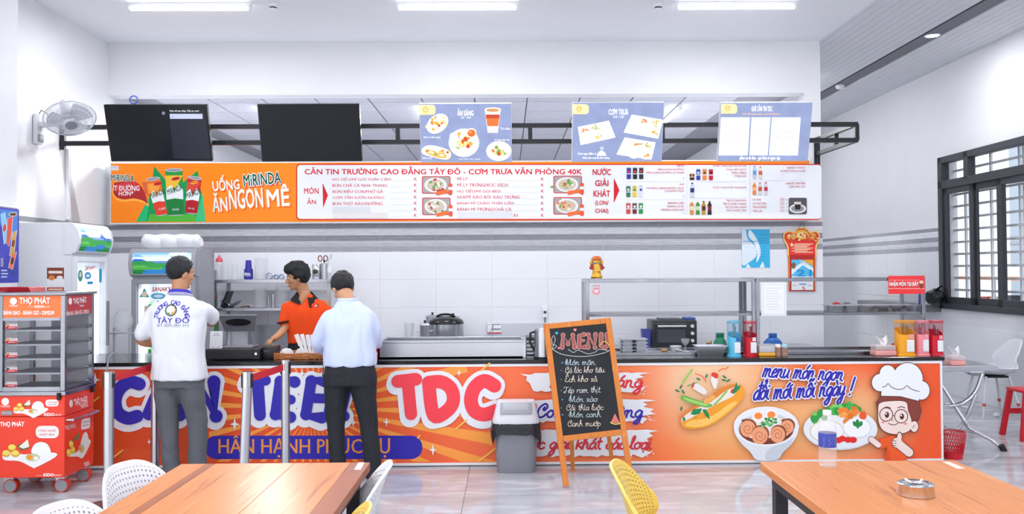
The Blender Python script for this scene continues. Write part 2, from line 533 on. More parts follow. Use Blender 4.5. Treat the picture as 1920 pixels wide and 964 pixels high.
HMARK = {
 '\u0301': [[(-.05, .1), (.25, .5)]], '\u0300': [[(-.2, .5), (.08, .1)]],
 '\u0309': [[(-.12, .4), (.05, .58), (.17, .38), (.02, .08)]], '\u0303': [[(-.3, .15), (-.1, .4), (.1, .2), (.32, .42)]],
 '\u0302': [[(-.3, .02), (0, .38), (.3, .02)]], '\u0306': [[(-.28, .38), (0, .06), (.28, .38)]],
}
def hand_strokes(body):
    out = []; x = 0.0
    for ch in body:
        if ch == ' ': x += .7; continue
        bar = ch in 'đĐ'
        if bar: ch = 'd'
        d = unicodedata.normalize('NFD', ch)
        b = d[0]
        adv, st = HG.get(b, HG['o'])
        marks = d[1:]
        top = 2.0 if b in 'MCETN' else 1.05
        cxm = {'M': .8, 'E': .6, 'i': .18}.get(b, .48)
        for q in st:
            if b == 'i' and marks and len(q) == 2 and q[0][1] > 1.3 and any(m != '\u0323' for m in marks): continue
            out.append([(x + px, py) for px, py in q])
        lift = 0.0
        for m in sorted(marks, key=lambda m: m not in '\u0302\u0306\u031b\u0323'):
            if m == '\u0323': out.append([(x + cxm, -.42), (x + cxm + .04, -.4)])
            elif m == '\u031b': out.append([(x + adv - .22, .95), (x + adv - .02, 1.05), (x + adv - .04, 1.32)])
            else:
                for q in HMARK[m]: out.append([(x + cxm + px, top + .1 + lift + py) for px, py in q])
                lift += .42
        if bar: out.append([(x + .55, 1.5), (x + 1.1, 1.55)])
        x += adv
    return out, max(x, .1)
# ------------------------------------------------------------------ the room
XL, XR, XK, YB = -4.28, 5.45, 3.42, 9.25      # left wall, right wall, end of the kitchen wall, kitchen wall
ZC = 4.03                                     # ceiling
ZT = 2.061                                    # top of the wall tiles
plaster = mat('white wall paint', '#e9eaee', 0.7, var=0.015, vscale=3, bump=0.03, bscale=90)
ceil_paint = mat('white ceiling paint', '#eff1f6', 0.85, var=0.01, vscale=2)
dark_metal = mat('dark powder coated metal', '#2b2c33', 0.45, metal=0.3, bump=0.03, bscale=300)
steel = mat('brushed stainless steel', '#c9cbd0', 0.28, metal=1.0, var=0.06, vscale=30, stretch=(1, 1, 14))
steel_h = mat('brushed steel sheet', '#c6c8ce', 0.30, metal=1.0, var=0.06, vscale=30, stretch=(1, 14, 14))
steel_f = mat('satin steel tube', '#9c9ea6', 0.24, metal=1.0, var=.12, vscale=6)
chrome = mat('polished steel', '#d8dade', 0.12, metal=1.0)
white_pl = mat('white plastic', '#eceef2', 0.35, var=0.01)
black_pl = mat('black plastic', '#16171b', 0.35, var=0.1)

def glass_mat(key, color='#f4f8fa', a=0.12, rough=0.03):
    """thin clear sheet: mostly see-through, with a glossy face"""
    if key in MATS: return MATS[key]
    m = bpy.data.materials.new(key); m.use_nodes = True
    n, l, b = nodes(m)
    b.inputs['Base Color'].default_value = (*lin(color), 1)
    b.inputs['Roughness'].default_value = rough
    b.inputs['Specular IOR Level'].default_value = 0.5
    fr = n.new('ShaderNodeLayerWeight'); fr.inputs['Blend'].default_value = .5     # same from both faces of the thin sheet
    pw = n.new('ShaderNodeMath'); pw.operation = 'POWER'; pw.inputs[1].default_value = 4; l.new(fr.outputs['Facing'], pw.inputs[0])
    ad = n.new('ShaderNodeMath'); ad.operation = 'MULTIPLY_ADD'; ad.use_clamp = True; ad.inputs[1].default_value = .55; ad.inputs[2].default_value = a
    l.new(pw.outputs[0], ad.inputs[0])
    tr = n.new('ShaderNodeBsdfTransparent'); mx = n.new('ShaderNodeMixShader')
    l.new(ad.outputs[0], mx.inputs[0]); l.new(tr.outputs[0], mx.inputs[1]); l.new(b.outputs[0], mx.inputs[2])
    l.new(mx.outputs[0], n['Material Output'].inputs[0])
    MATS[key] = m
    return m
pane_glass = glass_mat('window glass', '#2a2e33', a=0.06)
case_glass = glass_mat('display case glass', '#3a3f45', a=0.07)
clear_pl = glass_mat('clear plastic', '#e9edf2', 0.3, 0.2)
milky_pl = glass_mat('milky plastic', '#eef0f4', 0.6, 0.3)

# marbled floor tile
def marble():
    m = mat('grey marbled floor tile', '#b9b8c0', 0.09, spec=0.5)
    n, l, b = nodes(m)
    tc = n.new('ShaderNodeTexCoord'); oi = n.new('ShaderNodeObjectInfo')
    ad = n.new('ShaderNodeVectorMath'); ad.operation = 'MULTIPLY_ADD'
    ad.inputs[1].default_value = (1, 1, 1)
    l.new(tc.outputs['Object'], ad.inputs[0])
    sc = n.new('ShaderNodeVectorMath'); sc.operation = 'SCALE'; sc.inputs['Scale'].default_value = 37
    cb = n.new('ShaderNodeCombineXYZ')
    l.new(oi.outputs['Random'], cb.inputs[0]); l.new(oi.outputs['Random'], cb.inputs[1])
    l.new(cb.outputs[0], sc.inputs[0]); l.new(sc.outputs[0], ad.inputs[2])
    mp = n.new('ShaderNodeMapping'); mp.inputs['Rotation'].default_value = (0, 0, 0.35); mp.inputs['Scale'].default_value = (0.8, 2.6, 1)
    l.new(ad.outputs[0], mp.inputs[0])
    nz = n.new('ShaderNodeTexNoise'); nz.inputs['Scale'].default_value = 2.2; nz.inputs['Detail'].default_value = 7; nz.inputs['Distortion'].default_value = 0.9
    l.new(mp.outputs[0], nz.inputs['Vector'])
    r = ramp(m.node_tree, [(0.3, '#a7a7af'), (0.46, '#b6b6bd'), (0.56, '#bcbcc3'), (0.62, '#cacad0'), (0.72, '#c0c0c7')])
    l.new(nz.outputs['Fac'], r.inputs[0]); l.new(r.outputs[0], b.inputs['Base Color'])
    return m
marble_m = marble()
grout = mat('dark grout', '#6d6b73', 0.9, var=0.1)

fl = MB(); fl.box((-4.6, -4, -0.2), (5.7, 16, -0.004))
floor = struct(fl, 'floor', grout)
def tile_mesh(sx, sy, t, m, g=0.003, bev=0.0015):
    b = MB(); b.box((g / 2, g / 2, -t), (sx - g / 2, sy - g / 2, 0), bev=bev, seg=1)
    return b.mesh('tile', m)
def piece(name, me, parent, loc, rot=None):
    o = bpy.data.objects.new(name, me); COL.objects.link(o)
    o.parent = parent; o.location = loc
    if rot: o.rotation_euler = rot
    return o
ft = tile_mesh(1.2, 0.6, 0.01, marble_m)
j = 0
for iy in range(-1, 17):
    y = 5.985 + 0.6 * iy
    for ix in range(-4, 5):
        x = -0.30 + 1.2 * ix
        if x + 1.2 > 5.7 or x < -5.3: continue
        if y > 9.3 and x + 1.2 < 3.3: continue
        piece('floor_tile', ft, floor, (x, y, 0))
fe = MB()   # the floor under and behind the camera, one sheet of the same stone
fe.box((-4.6, -4, -0.004), (5.7, 5.38, -0.0005)); fe.build('floor_border', marble_m, floor)

# wall tiles: plain white and the grey striped border row
tile_w = mat('white glazed wall tile', '#e6e8ee', 0.13, spec=0.5, var=0.02, vscale=1.5, bump=0.008, bscale=6)
def striped():
    m = mat('striped border tile', '#e6e8ee', 0.13, spec=0.5)
    n, l, b = nodes(m)
    tc = n.new('ShaderNodeTexCoord'); sp = n.new('ShaderNodeSeparateXYZ')
    l.new(tc.outputs['Object'], sp.inputs[0])
    mr = n.new('ShaderNodeMapRange'); mr.inputs[1].default_value = 0; mr.inputs[2].default_value = 0.3
    l.new(sp.outputs['Y'], mr.inputs[0])
    W, G, S, T = '#e4e6ec', '#9b9ca4', '#c9cad1', '#dfe1e7'
    r = ramp(m.node_tree, [(0, W), (.01, G), (.2, S), (.235, T), (.26, S), (.30, T), (.34, S), (.37, T), (.4, G), (.6, W), (.84, G), (.995, W)], 'CONSTANT')
    l.new(mr.outputs[0], r.inputs[0])
    mp = n.new('ShaderNodeMapping'); mp.inputs['Rotation'].default_value = (0, 0, -0.5); mp.inputs['Scale'].default_value = (2, 12, 1)
    nz = n.new('ShaderNodeTexNoise'); nz.inputs['Scale'].default_value = 4; nz.inputs['Detail'].default_value = 6
    l.new(tc.outputs['Object'], mp.inputs[0]); l.new(mp.outputs[0], nz.inputs['Vector'])
    r2 = n.new('ShaderNodeMapRange'); r2.inputs[1].default_value = .3; r2.inputs[2].default_value = .7; r2.inputs[3].default_value = .88; r2.inputs[4].default_value = 1.08
    l.new(nz.outputs['Fac'], r2.inputs[0])
    v = n.new('ShaderNodeVectorMath'); v.operation = 'SCALE'
    l.new(r.outputs[0], v.inputs[0]); l.new(r2.outputs[0], v.inputs['Scale']); l.new(v.outputs[0], b.inputs['Base Color'])
    return m
tile_s = striped()
grout_w = mat('pale tile grout', '#cfd1d8', 0.9)
TW, TH, TG = 0.6, 0.3, 0.003
tm_w, tm_s = tile_mesh(TW, TH, 0.009, tile_w, TG), tile_mesh(TW, TH, 0.009, tile_s, TG)
def tile_run(parent, org, along, nrm, cuts, rows):
    """rows of wall tiles: cuts = joints along the wall, org = wall start at floor level, front faces nrm"""
    along = Vector(along); nrm = Vector(nrm)
    Mr = Matrix((along, Vector((0, 0, 1)), nrm)).transposed().to_euler()
    g = MB(); z0 = max(0, ZT - TH * (max(rows) + 1)); z1 = ZT - TH * min(rows)
    g.M = Matrix.Translation(Vector(org)) @ Matrix((along, Vector((0, 0, 1)), nrm)).transposed().to_4x4()
    g.box((cuts[0], z0, 0), (cuts[-1], z1, 0.0075)); g.build('grout', grout_w, parent)
    for r_ in rows:
        z = ZT - TH * (r_ + 1)
        for a, b in zip(cuts[:-1], cuts[1:]):
            w = b - a; full = abs(w - TW) < 1e-4 and z >= 0
            if full: me = tm_s if r_ == 0 else tm_w
            else:
                h0 = max(0, -z)
                mb = MB(); mb.box((TG / 2, TG / 2 + h0, -0.009), (w - TG / 2, TH - TG / 2, 0), bev=0.0015, seg=1)
                me = mb.mesh('tile', tile_s if r_ == 0 else tile_w)
            p = Vector(org) + along * a + Vector((0, 0, z)) + nrm * 0.009
            piece('wall_tile', me, parent, p, Mr)
def cuts(start, phase, end, step=TW):
    c = [start]; k = phase
    while k < end - 0.02:
        if k > start + 0.02: c.append(k)
        k += step
    return c + [end]

ZH = 3.462                                   # underside of the header over the kitchen opening
ZO = 2.70                                    # sill of the opening
w = MB()
w.box((XL, YB, ZH), (XK, YB + .2, ZC + .1)); w.box((XL, YB, 0), (XK, YB + .2, ZO)); w.box((3.245, YB, ZO), (XK, YB + .2, ZH))
wall_back = struct(w, 'wall_back', plaster)
tile_run(wall_back, (0, YB, 0), (1, 0, 0), (0, -1, 0), cuts(XL, -3.16 - 1.2, XK), range(0, 7))
w = MB(); w.box((XL - .2, 5.0, 0), (XL, 15.7, ZC + .1)); w.box((XL - .2, -4, 3.3), (XL, 5.0, ZC + .1)); w.box((XL, 5.9, 0), (-3.81, 6.72, ZC))
wall_left = struct(w, 'wall_left', plaster)
tile_run(wall_left, (XL, 0, 0), (0, 1, 0), (1, 0, 0), cuts(6.72, 6.25, YB - .01), range(0, 7))
tile_run(wall_left, (-3.81, 0, 0), (0, 1, 0), (1, 0, 0), cuts(5.9, 6.3, 6.72), range(0, 7))
WY0, WY1, WZ0, WZ1 = 8.0, 10.67, 1.05, 2.93   # window in the right wall
w = MB()
w.box((XR, 7.4, 0), (XR + .2, WY0, ZC + .1)); w.box((XR, 3.7, 0), (XR + .2, 4.3, ZC + .1)); w.box((XR, 0, 0), (XR + .2, .6, ZC + .1)); w.box((XR, -4, 0), (XR + .2, -3.1, ZC + .1)); w.box((XR, -4, 0), (XR + .2, 7.4, WZ0)); w.box((XR, -4, WZ1), (XR + .2, 7.4, ZC + .1)); w.box((XR, WY1, 0), (XR + .2, 15.7, ZC + .1))
w.box((XR, WY0, 0), (XR + .2, WY1, WZ0)); w.box((XR, WY0, WZ1), (XR + .2, WY1, ZC + .1))
wall_right = struct(w, 'wall_right', plaster)
cs = cuts(9.0, 11.62 - 1.8, 15.5)
tile_run(wall_right, (XR, 0, 0), (0, -1, 0), (-1, 0, 0), [-c for c in cs if c >= 10.8][::-1] + [-10.69], range(0, 7))
tile_run(wall_right, (XR, 0, 0), (0, -1, 0), (-1, 0, 0), [-c for c in cuts(6.5, 11.62 - 6, 10.69)][::-1], range(4, 7))
w = MB(); w.box((XK - .2, YB + .2, 0), (XK, 15.5, ZC + .1)); struct(w, 'wall_partition', plaster)
w = MB(); w.box((XL, 15.5, 0), (3.5, 15.7, ZC + .1)); w.box((4.5, 15.5, 0), (XR, 15.7, ZC + .1)); w.box((3.5, 15.5, 2.2), (4.5, 15.7, ZC + .1)); struct(w, 'wall_far', plaster)

c = MB(); c.box((XL - .2, -4, ZC), (XK, YB, ZC + .12)); ceiling = struct(c, 'ceiling', ceil_paint)
c = MB(); c.box((XK, -4, 4.085), (XR + .2, 15.7, 4.2)); soffit = struct(c, 'ceiling_boarded', mat('dark ceiling recess', '#55565e', 0.8))
plank_m = mat('pale ceiling plank', '#dcdde4', 0.6, var=0.02)
lens = [(-4, 4.0), (4.0, 11.95), (11.96, 15.5)]
xs = []; x = XK
while x < XR - 0.02:
    if 4.50 < x + .045 < 4.70: x = 4.715; continue
    w_ = min(0.092, XR - x, (4.52 - x) if x < 4.5 else 9)
    if w_ > 0.02: xs.append((x, w_))
    x += 0.096
for k, (y0, y1) in enumerate(lens):
    for x, w_ in xs:
        b = MB(); b.box((x, y0, 4.06), (x + w_, y1, 4.08)); b.build('ceiling_plank', plank_m, soffit)
    b = MB(); b.box((4.525, y0, 4.072), (4.71, y1, 4.084)); b.build('recess_strip', mat('grey ceiling strip', '#7b7b83', 0.7), soffit)

# rear room seen through the opening: grid ceiling
rc = MB(); rc.box((XL, YB + .2, 3.52), (XK - .2, 15.5, 3.6)); rear = struct(rc, 'ceiling_rear', mat('ceiling grid metal', '#8d8e97', 0.6))
gt = MB(); gt.box((.008, .008, 0), (.592, .592, .01)); gt = gt.mesh('tile', mat('mineral ceiling tile', '#c3c5cf', 0.85, var=0.04, vscale=14, bump=0.05, bscale=120))
for iy in range(0, 10):
    for ix in range(-7, 6):
        x = 0.245 + .6 * ix - .6
        if x < XL or x + .6 > XK - .2: continue
        piece('ceiling_tile', gt, rear, (x, YB + .2 + .44 + .6 * (iy - 1) if iy else YB + .2 - .16, 3.505))

# window in the right wall
frame_m = mat('charcoal window aluminium', '#3b3c43', 0.45, metal=0.2)
win = thing('window_1', None, None, (0, 0, 0)); win['kind'] = 'structure'
f = MB()
fr = lambda y0, y1, z0, z1, x0=5.40, x1=5.50: f.box((x0, y0, z0), (x1, y1, z1), bev=.004, seg=1)
fr(10.57, 10.67, WZ0, WZ1); fr(WY0, WY0 + .1, WZ0, WZ1); fr(WY0, WY1, WZ0, WZ0 + .07); fr(WY0, WY1, WZ1 - .08, WZ1); fr(WY0, WY1, 2.53, 2.63); fr(9.97, 10.06, 2.6, WZ1)
f.build('window_frame', frame_m, win)
for y0, y1 in ((9.90, 10.58), (9.33, 9.96), (8.1, 9.42)):
    f = MB(); a = 5.42 if y0 > 9.5 or y0 < 9 else 5.445
    for q in ((y0, y0 + .075, WZ0 + .05, 2.55), (y1 - .09, y1, WZ0 + .05, 2.55), (y0, y1, WZ0 + .05, WZ0 + .15), (y0, y1, 2.46, 2.55)): fr(*q, a, a + .035)
    s_ = f.build('window_sash', frame_m, win)
    g = MB(); g.box((a + .012, y0 + .06, WZ0 + .12), (a + .018, y1 - .06, 2.48)); g.build('pane', pane_glass, s_)
for y0, y1 in ((10.05, 10.58), (8.1, 9.98)):
    g = MB(); g.box((5.44, y0, 2.62), (5.446, y1, WZ1 - .07)); g.build('transom_pane', pane_glass, win)
grille_m = mat('white grille paint', '#dfe3ea', 0.5)
for z in [1.12 + .148 * i for i in range(13)]:
    g = MB(); g.box((5.60, WY0, z), (5.615, WY1, z + .028)); g.build('grille_bar', grille_m, win)
for y in (8.3, 8.85, 9.22, 9.30, 9.86, 10.32, 10.42):
    g = MB(); g.box((5.615, y, WZ0), (5.64, y + .03, WZ1)); g.build('grille_bar', grille_m, win)
for k in (1, 2, 3): copy_tree(win, (0, -3.7 * k + (.1 if k < 2 else 0.1), 0)).name = 'window_%d' % (k + 1)
sl = MB(); sl.box((5.16, 10.7, 1.0), (5.47, 12.6, 1.09), bev=.01); struct(sl, 'trim_1', mat('grey granite sill', '#77787f', 0.3, var=0.2, vscale=80))

# what stands outside the window
out = MB(); out.box((5.7, -2, -.2), (22, 24, -.05)); struct(out, 'ground_outside', mat('concrete yard', '#9b9ea3', 0.9, var=0.08))
bw = thing('white_building', 'white building with grey stripes seen through the barred window', 'building', (13, 12, -.05))
b = MB(); b.box((0, -8, 0), (.3, 10, 6)); b.build('wall', mat('white outside wall', '#aebac8', 0.8), bw)
b = MB()
for z in (2.2, 2.35): b.box((-.02, -8, z), (0, 10, z + .07))
b.build('stripe', mat('grey outside stripe', '#a8aab2', 0.8), bw)
st = thing('market_stall', 'white stall with an orange edged roof standing outside the window', 'stall', (9.6, 15, -.05))
b = MB(); b.box((0, -4, 1.42), (1.6, 4, 1.62)); b.build('roof', mat('white stall roof', '#eef0f3', 0.5), st)
b = MB(); b.box((-.02, -4, 1.36), (0, 4, 1.43)); b.build('roof_edge', mat('orange stall edge', '#ff9440', 0.5), st)
for y in (-3.8, -1.9, 0, 1.9, 3.8):
    b = MB(); b.cyl((.05, y, 0), (.05, y, 1.42), .03); b.build('post', mat('white post', '#dde0e6', 0.5), st)
b = MB(); b.box((.2, -3.9, 0), (1.4, 3.9, .55)); b.build('counter', mat('grey stall counter', '#b4b6bd', 0.6, var=.1), st)
random.seed(3)
for i in range(18):
    y = -3.7 + i * .42
    b = MB(); hh = random.uniform(.2, .55); b.box((.3, y, .552), (.6, y + random.uniform(.2, .36), .552 + hh), bev=.02)
    o = b.build('goods_box', mat('stall goods %d' % (i % 5), ('#b5433b', '#8f9098', '#c7cad0', '#5f6068', '#d6b46a')[i % 5], .6))
    o.location = st.location
    tag(o, 'small packed box lying on the stall counter outside the window', 'box', 'goods on the outside stall')

# ------------------------------------------------------------------ lamps of the room
tube_e = mat('lit fluorescent tube', '#ffffff', 0.5, emit=9.0)
def batten(name, label, loc, length=1.2, rz=0.0, power=20, group='fluorescent ceiling lamps'):
    t = thing(name, label, 'lamp', loc, rz, group)
    b = MB(); b.box((-length / 2 - .02, -.02, -.03), (length / 2 + .02, .02, 0), bev=.004, seg=1); b.build('lamp_body', white_pl, t)
    b = MB(); b.cyl((-length / 2, 0, -.05), (length / 2, 0, -.05), .02, n=12); b.build('tube', tube_e, t)
    for s_ in (-1, 1):
        b = MB(); b.box((s_ * length / 2 - .012, -.02, -.07), (s_ * length / 2 + .012, .02, -.02), bev=.003, seg=1); b.build('end_cap', white_pl, t)
    area('lamp_light', (0, 0, -.085), length, .05, power, (0, 0, 0), (0.97, 0.98, 1.0), t)
    return t
for k, X in enumerate((-2.90, -.44, 2.14)):
    batten('ceiling_lamp', ('leftmost', 'middle', 'rightmost')[k] + ' of the three fluorescent tubes on the white front ceiling', (X, 7.88, ZC), 1.1, power=30)
    for j, Y in enumerate((4.6, 1.2, -2.2)):
        batten('ceiling_lamp', ('left', 'middle', 'right')[k] + ' tube of the ' + ('first', 'second', 'third')[j] + ' row overhead, nearer the viewer', (X, Y, ZC), power=26)
for X, w_ in ((-2.9, 'behind the second blank screen'), (-1.0, 'behind the breakfast screen'), (2.06, 'in the gap between the two right menu screens')):
    batten('ceiling_lamp', 'fluorescent tube on the rear grid ceiling ' + w_, (X, 10.65, 3.505), 1.15, R(90), 110, 'rear ceiling lamps')
for Y in (11.6, 13.6):  # hidden lamps, added to brighten the right wall
    batten('ceiling_lamp', ('nearer', 'farther')[Y > 12] + ' unseen tube added to brighten the passage behind the kitchen wall', (3.95, Y, 4.06), 1.2, R(90), 13, 'added passage lamps')
for k, (px, py) in enumerate(((512, 12), (1234, 12))):
    p = atz(px, py, ZC - .02)
    t = thing('smoke_detector', 'white smoke detector on the ceiling ' + ('left' if k == 0 else 'right') + ' of the middle tube', 'detector', (p.x, p.y, ZC), 0, 'ceiling smoke detectors')
    b = MB(); b.lathe([(.05, 0), (.05, -.02), (.045, -.03)]); b.build('base', white_pl, t)
    b = MB(); b.lathe([(.036, -.042), (.036, -.058), (.02, -.064)]); b.build('cover', white_pl, t)
    b = MB(); b.lathe([(.033, -.03), (.033, -.043)], n=20); b.build('sensor_slot', black_pl, t)
p = atz(1575, 160, 4.07)
t = thing('smoke_detector', 'white smoke detector on the dark strip of the boarded ceiling', 'detector', (p.x, p.y, 4.07))
b = MB(); b.lathe([(.06, 0), (.06, -.03), (.04, -.05), (.02, -.05)]); b.build('base', white_pl, t)
p = atz(1735, 67, 4.065)
t = thing('downlight', 'round lit downlight in the dark strip of the boarded ceiling', 'lamp', (4.617, p.y, 4.072))
b = MB(); b.lathe([(.075, 0), (.085, -.006), (.07, -.01)]); b.build('trim_ring', white_pl, t)
b = MB(); b.lathe([(.07, -.006), (.066, -.011)]); b.build('diffuser', mat('lit diffuser', '#ffffff', .5, emit=6), t)
area('downlight_light', (0, 0, -.03), .12, .12, 18, parent=t)
for k in (1, 2, 3):  # out-of-view copies, added for more light on the right side
    copy_tree(t, (4.617, t.location.y - 2.6 * k, 4.072), 0, ('first', 'second', 'third')[k - 1] + ' unseen downlight added nearer the viewer than the one in view')
# ------------------------------------------------------------------ the counter with its printed front
def onplane(px, py, P0, n):
    d = ray(px, py)
    return EYEP + d * ((P0 - EYEP).dot(n) / d.dot(n))
YC = atz(1000, 873, 0.0).y                   # counter front
CT = 0.84                                    # counter top height
XC0, XC1 = -3.60, at(1767, 760, YC).x
counter = thing('service_counter', 'long canteen counter with black top and orange printed front panel', 'counter', (0, YC, 0))
granite = mat('black granite', '#1b1c20', 0.15, var=0.3, vscale=200)
white_al = mat('white aluminium strip', '#eceef3', 0.4)
b = MB(); b.box((XC0, .03, .02), (XC1 - .012, .76, CT - .035)); b.build('body', mat('white counter board', '#d9dbe0', 0.6), counter)
b = MB(); b.box((XC0, -.012, CT - .03), (XC1 + .02, .78, CT), bev=.003, seg=1); b.build('worktop', granite, counter)
b = MB()
b.box((XC0, -.006, CT - .052), (XC1, .03, CT - .031)); b.box((XC0, -.006, .008), (XC1, .03, .028)); b.box((XC1 - .016, -.007, .008), (XC1, .03, CT - .031))
b.build('edge_strip', white_al, counter)
b = MB(); b.box((XC0, .02, 0), (XC1 - .01, .5, .02)); b.build('plinth', black_pl, counter)

def panel_print():
    m = mat('orange printed panel', '#f2643a', 0.35, spec=0.3)
    n, l, bs = nodes(m)
    tc = n.new('ShaderNodeTexCoord')
    def glow(x, z, rx, rz):
        mp = n.new('ShaderNodeMapping'); mp.inputs['Location'].default_value = (-x / rx, 0, -z / rz); mp.inputs['Scale'].default_value = (1 / rx, 0, 1 / rz)
        g = n.new('ShaderNodeTexGradient'); g.gradient_type = 'SPHERICAL'
        l.new(tc.outputs['Object'], mp.inputs[0]); l.new(mp.outputs[0], g.inputs[0])
        return g.outputs[1]
    sp = n.new('ShaderNodeSeparateXYZ'); l.new(tc.outputs['Object'], sp.inputs[0])
    mr = n.new('ShaderNodeMapRange'); mr.inputs[1].default_value = -3.4; mr.inputs[2].default_value = 3.5
    l.new(sp.outputs[0], mr.inputs[0])
    r = ramp(m.node_tree, [(0, '#dd4f26'), (.22, '#ec5a30'), (.4, '#f4683c'), (.5, '#fb7a50'), (.66, '#fc7745'), (.74, '#fb8c4a'), (.9, '#fb6a3c'), (1, '#f55f35')])
    l.new(mr.outputs[0], r.inputs[0])
    last = r.outputs[0]
    for x, z, rx, rz, c in ((1.62, .62, .75, .5, '#f9d6ae'), (2.05, .3, 1.0, .5, '#fbb777'), (2.75, .35, .6, .45, '#f9c08a'), (0.9, .35, .5, .8, '#ff8a58')):
        mx = n.new('ShaderNodeMix'); mx.data_type = 'RGBA'
        ge = n.new('ShaderNodeMath'); ge.operation = 'MULTIPLY'; ge.inputs[1].default_value = 1.25; ge.use_clamp = True
        l.new(glow(x, z, rx, rz), ge.inputs[0]); l.new(ge.outputs[0], mx.inputs[0])
        l.new(last, mx.inputs[6]); mx.inputs[7].default_value = (*lin(c), 1)
        last = mx.outputs[2]
    l.new(last, bs.inputs['Base Color'])
    return m
b = MB(); b.box((XC0, 0, .026), (XC1 - .014, .03, CT - .05)); b.build('printed_panel', panel_print(), counter)

org = Vector((0, YC, 0))
A = Art(lambda u, v: at(u, v, YC - .0005) - org, (0, -1, 0))
BL, RD, WH, OR = '#3730ae', '#fb4a55', '#eef0f6', '#f59a45'
# sunburst behind the name
win_ = (392, 684, 968, 866)
for i in range(44):
    a = 2 * math.pi * (i + .2) / 44
    hw = .032; rl = 300 + 47 * ((i * 7) % 3)
    cx, cy = 585, 765
    A.poly([(cx + 30 * math.cos(a), cy + 30 * math.sin(a)), (cx + rl * math.cos(a - hw), cy + rl * math.sin(a - hw)), (cx + rl * math.cos(a + hw), cy + rl * math.sin(a + hw))], '#ffa34c', 0, win=win_)
for pts in ([(205, 840), (232, 862), (290, 872), (390, 868), (390, 845)], [(300, 690), (200, 735), (180, 720), (190, 690)]):
    A.poly(pts, '#e85a2f', 0)
A.build('printed_rays', counter, 'stuff')
A.rect(384, 817, 792, 861, BL, 1, r=21)
A.text('HÂN HẠNH PHỤC VỤ', 410, 816, 731, 858, OR, 2, bold=.012)
A.build('printed_ribbon', counter)
# the big rounded letters: centre lines, white rim first
LET = [(BL, 24, [(262, 720), (244, 716), (226, 728), (217, 750), (222, 773), (240, 784), (258, 780)], 0),
       (BL, 24, [(280, 776), (293, 745), (306, 716), (322, 745), (338, 778)], 1), (BL, 16, [(292, 762), (328, 762)], 1),
       (BL, 25, [(371, 780), (371, 716), (406, 780), (402, 716)], 1),
       (BL, 19, [(464, 716), (499, 713)], 1), (BL, 22, [(484, 716), (488, 778)], 1),
       (BL, 22, [(553, 716), (526, 715), (517, 777), (545, 782)], 1), (BL, 18, [(522, 748), (546, 749)], 1),
       (BL, 22, [(611, 716), (584, 714), (574, 777), (604, 783)], 1), (BL, 18, [(580, 746), (606, 747)], 1),
       (BL, 20, [(616, 780), (619, 716), (646, 780), (653, 718)], 1),
       (RD, 24, [(746, 715), (780, 711)], 1), (RD, 23, [(765, 716), (771, 776)], 1),
       (RD, 25, [(804, 717), (828, 716), (846, 729), (850, 752), (837, 771), (813, 778), (804, 717)], 0),
       (RD, 26, [(927, 723), (908, 714), (890, 727), (883, 750), (890, 770), (908, 777), (930, 770)], 0)]
for c, w_, pts, jt in LET:
    q = pts if jt else catmull(pts, 5)
    if c == RD and w_ == 25: q = pts[:1] + catmull(pts[:-1], 5)[1:] + [pts[-1]]
    for dx, dy in ((0, 0), (-1.5, 3.5), (-2.5, 6.5)):
        A.stroke([(x + dx, y + dy) for x, y in q], w_ + 15, WH, 3, joints=True)
    A.build('letter_rim', counter)
for c, w_, pts, jt in LET:
    q = pts if jt else catmull(pts, 5)
    A.stroke(q, w_, c, 5, joints=True)
    A.build('letter_stroke', counter)
for x, y, r_ in ((180, 712, 14), (441, 795, 13), (567, 700, 9), (725, 791, 9), (812, 843, 11), (861, 699, 7), (281, 828, 6), (663, 792, 9)):
    A.poly([(x, y - r_), (x + r_ * .18, y - r_ * .18), (x + r_ * .7, y), (x + r_ * .18, y + r_ * .18), (x, y + r_), (x - r_ * .18, y + r_ * .18), (x - r_ * .7, y), (x - r_ * .18, y - r_ * .18)], WH, 7); A.build('printed_sparkle', counter)
for p0, p1 in (((208, 862), (231, 844)), ((855, 804), (875, 787)), ((903, 694), (918, 681)), ((898, 864), (932, 838)), ((172, 757), (187, 744)), ((784, 821), (787, 816))):
    A.stroke([p0, p1], 3, '#f7c85a', 7); A.build('printed_dash', counter)
# brush strokes with the menu lines
random.seed(11)
for k, (x0, x1, y0, y1, txt, c, tx0, tx1) in enumerate(((975, 1222, 699, 733, 'món ăn sáng', '#e8323c', 1030, 1203), (985, 1233, 749, 789, 'Cơm văn phòng', BL, 1004, 1203), (960, 1234, 806, 853, 'Nước giải khát các loại', '#d83a48', 962, 1220))):
    top = [(x0 + (x1 - x0) * i / 26, y0 + random.uniform(-1.2, 1.6) + (2 if i < 3 else 0)) for i in range(27)]
    right = [(x1 - random.uniform(4, 26) - (10 if i % 2 else 0), y0 + (y1 - y0) * i / 9) for i in range(1, 9)]
    bot = [(x1 - 30 - (x1 - x0 - 55) * i / 26, y1 + random.uniform(-2, 2.5) + (3 if i % 5 == 0 else 0)) for i in range(27)]
    left = [(x0 + 10 + random.uniform(0, 12), y1 - (y1 - y0) * i / 5) for i in range(1, 5)]
    A.poly(top + right + bot + left, WH, 3)
    for i in range(14):
        x, y = x1 - random.uniform(5, 60), y1 + random.uniform(-10, 6)
        A.ell(x, y, random.uniform(.6, 2.2), random.uniform(.6, 1.5), WH, 3, n=6)
    A.hand(txt, tx0, y1 - (20 if k < 2 else 24), tx1, y1 - (7 if k < 2 else 12), 3.6, c, 4, slant=.25)
A.build('printed_menu_lines', counter)
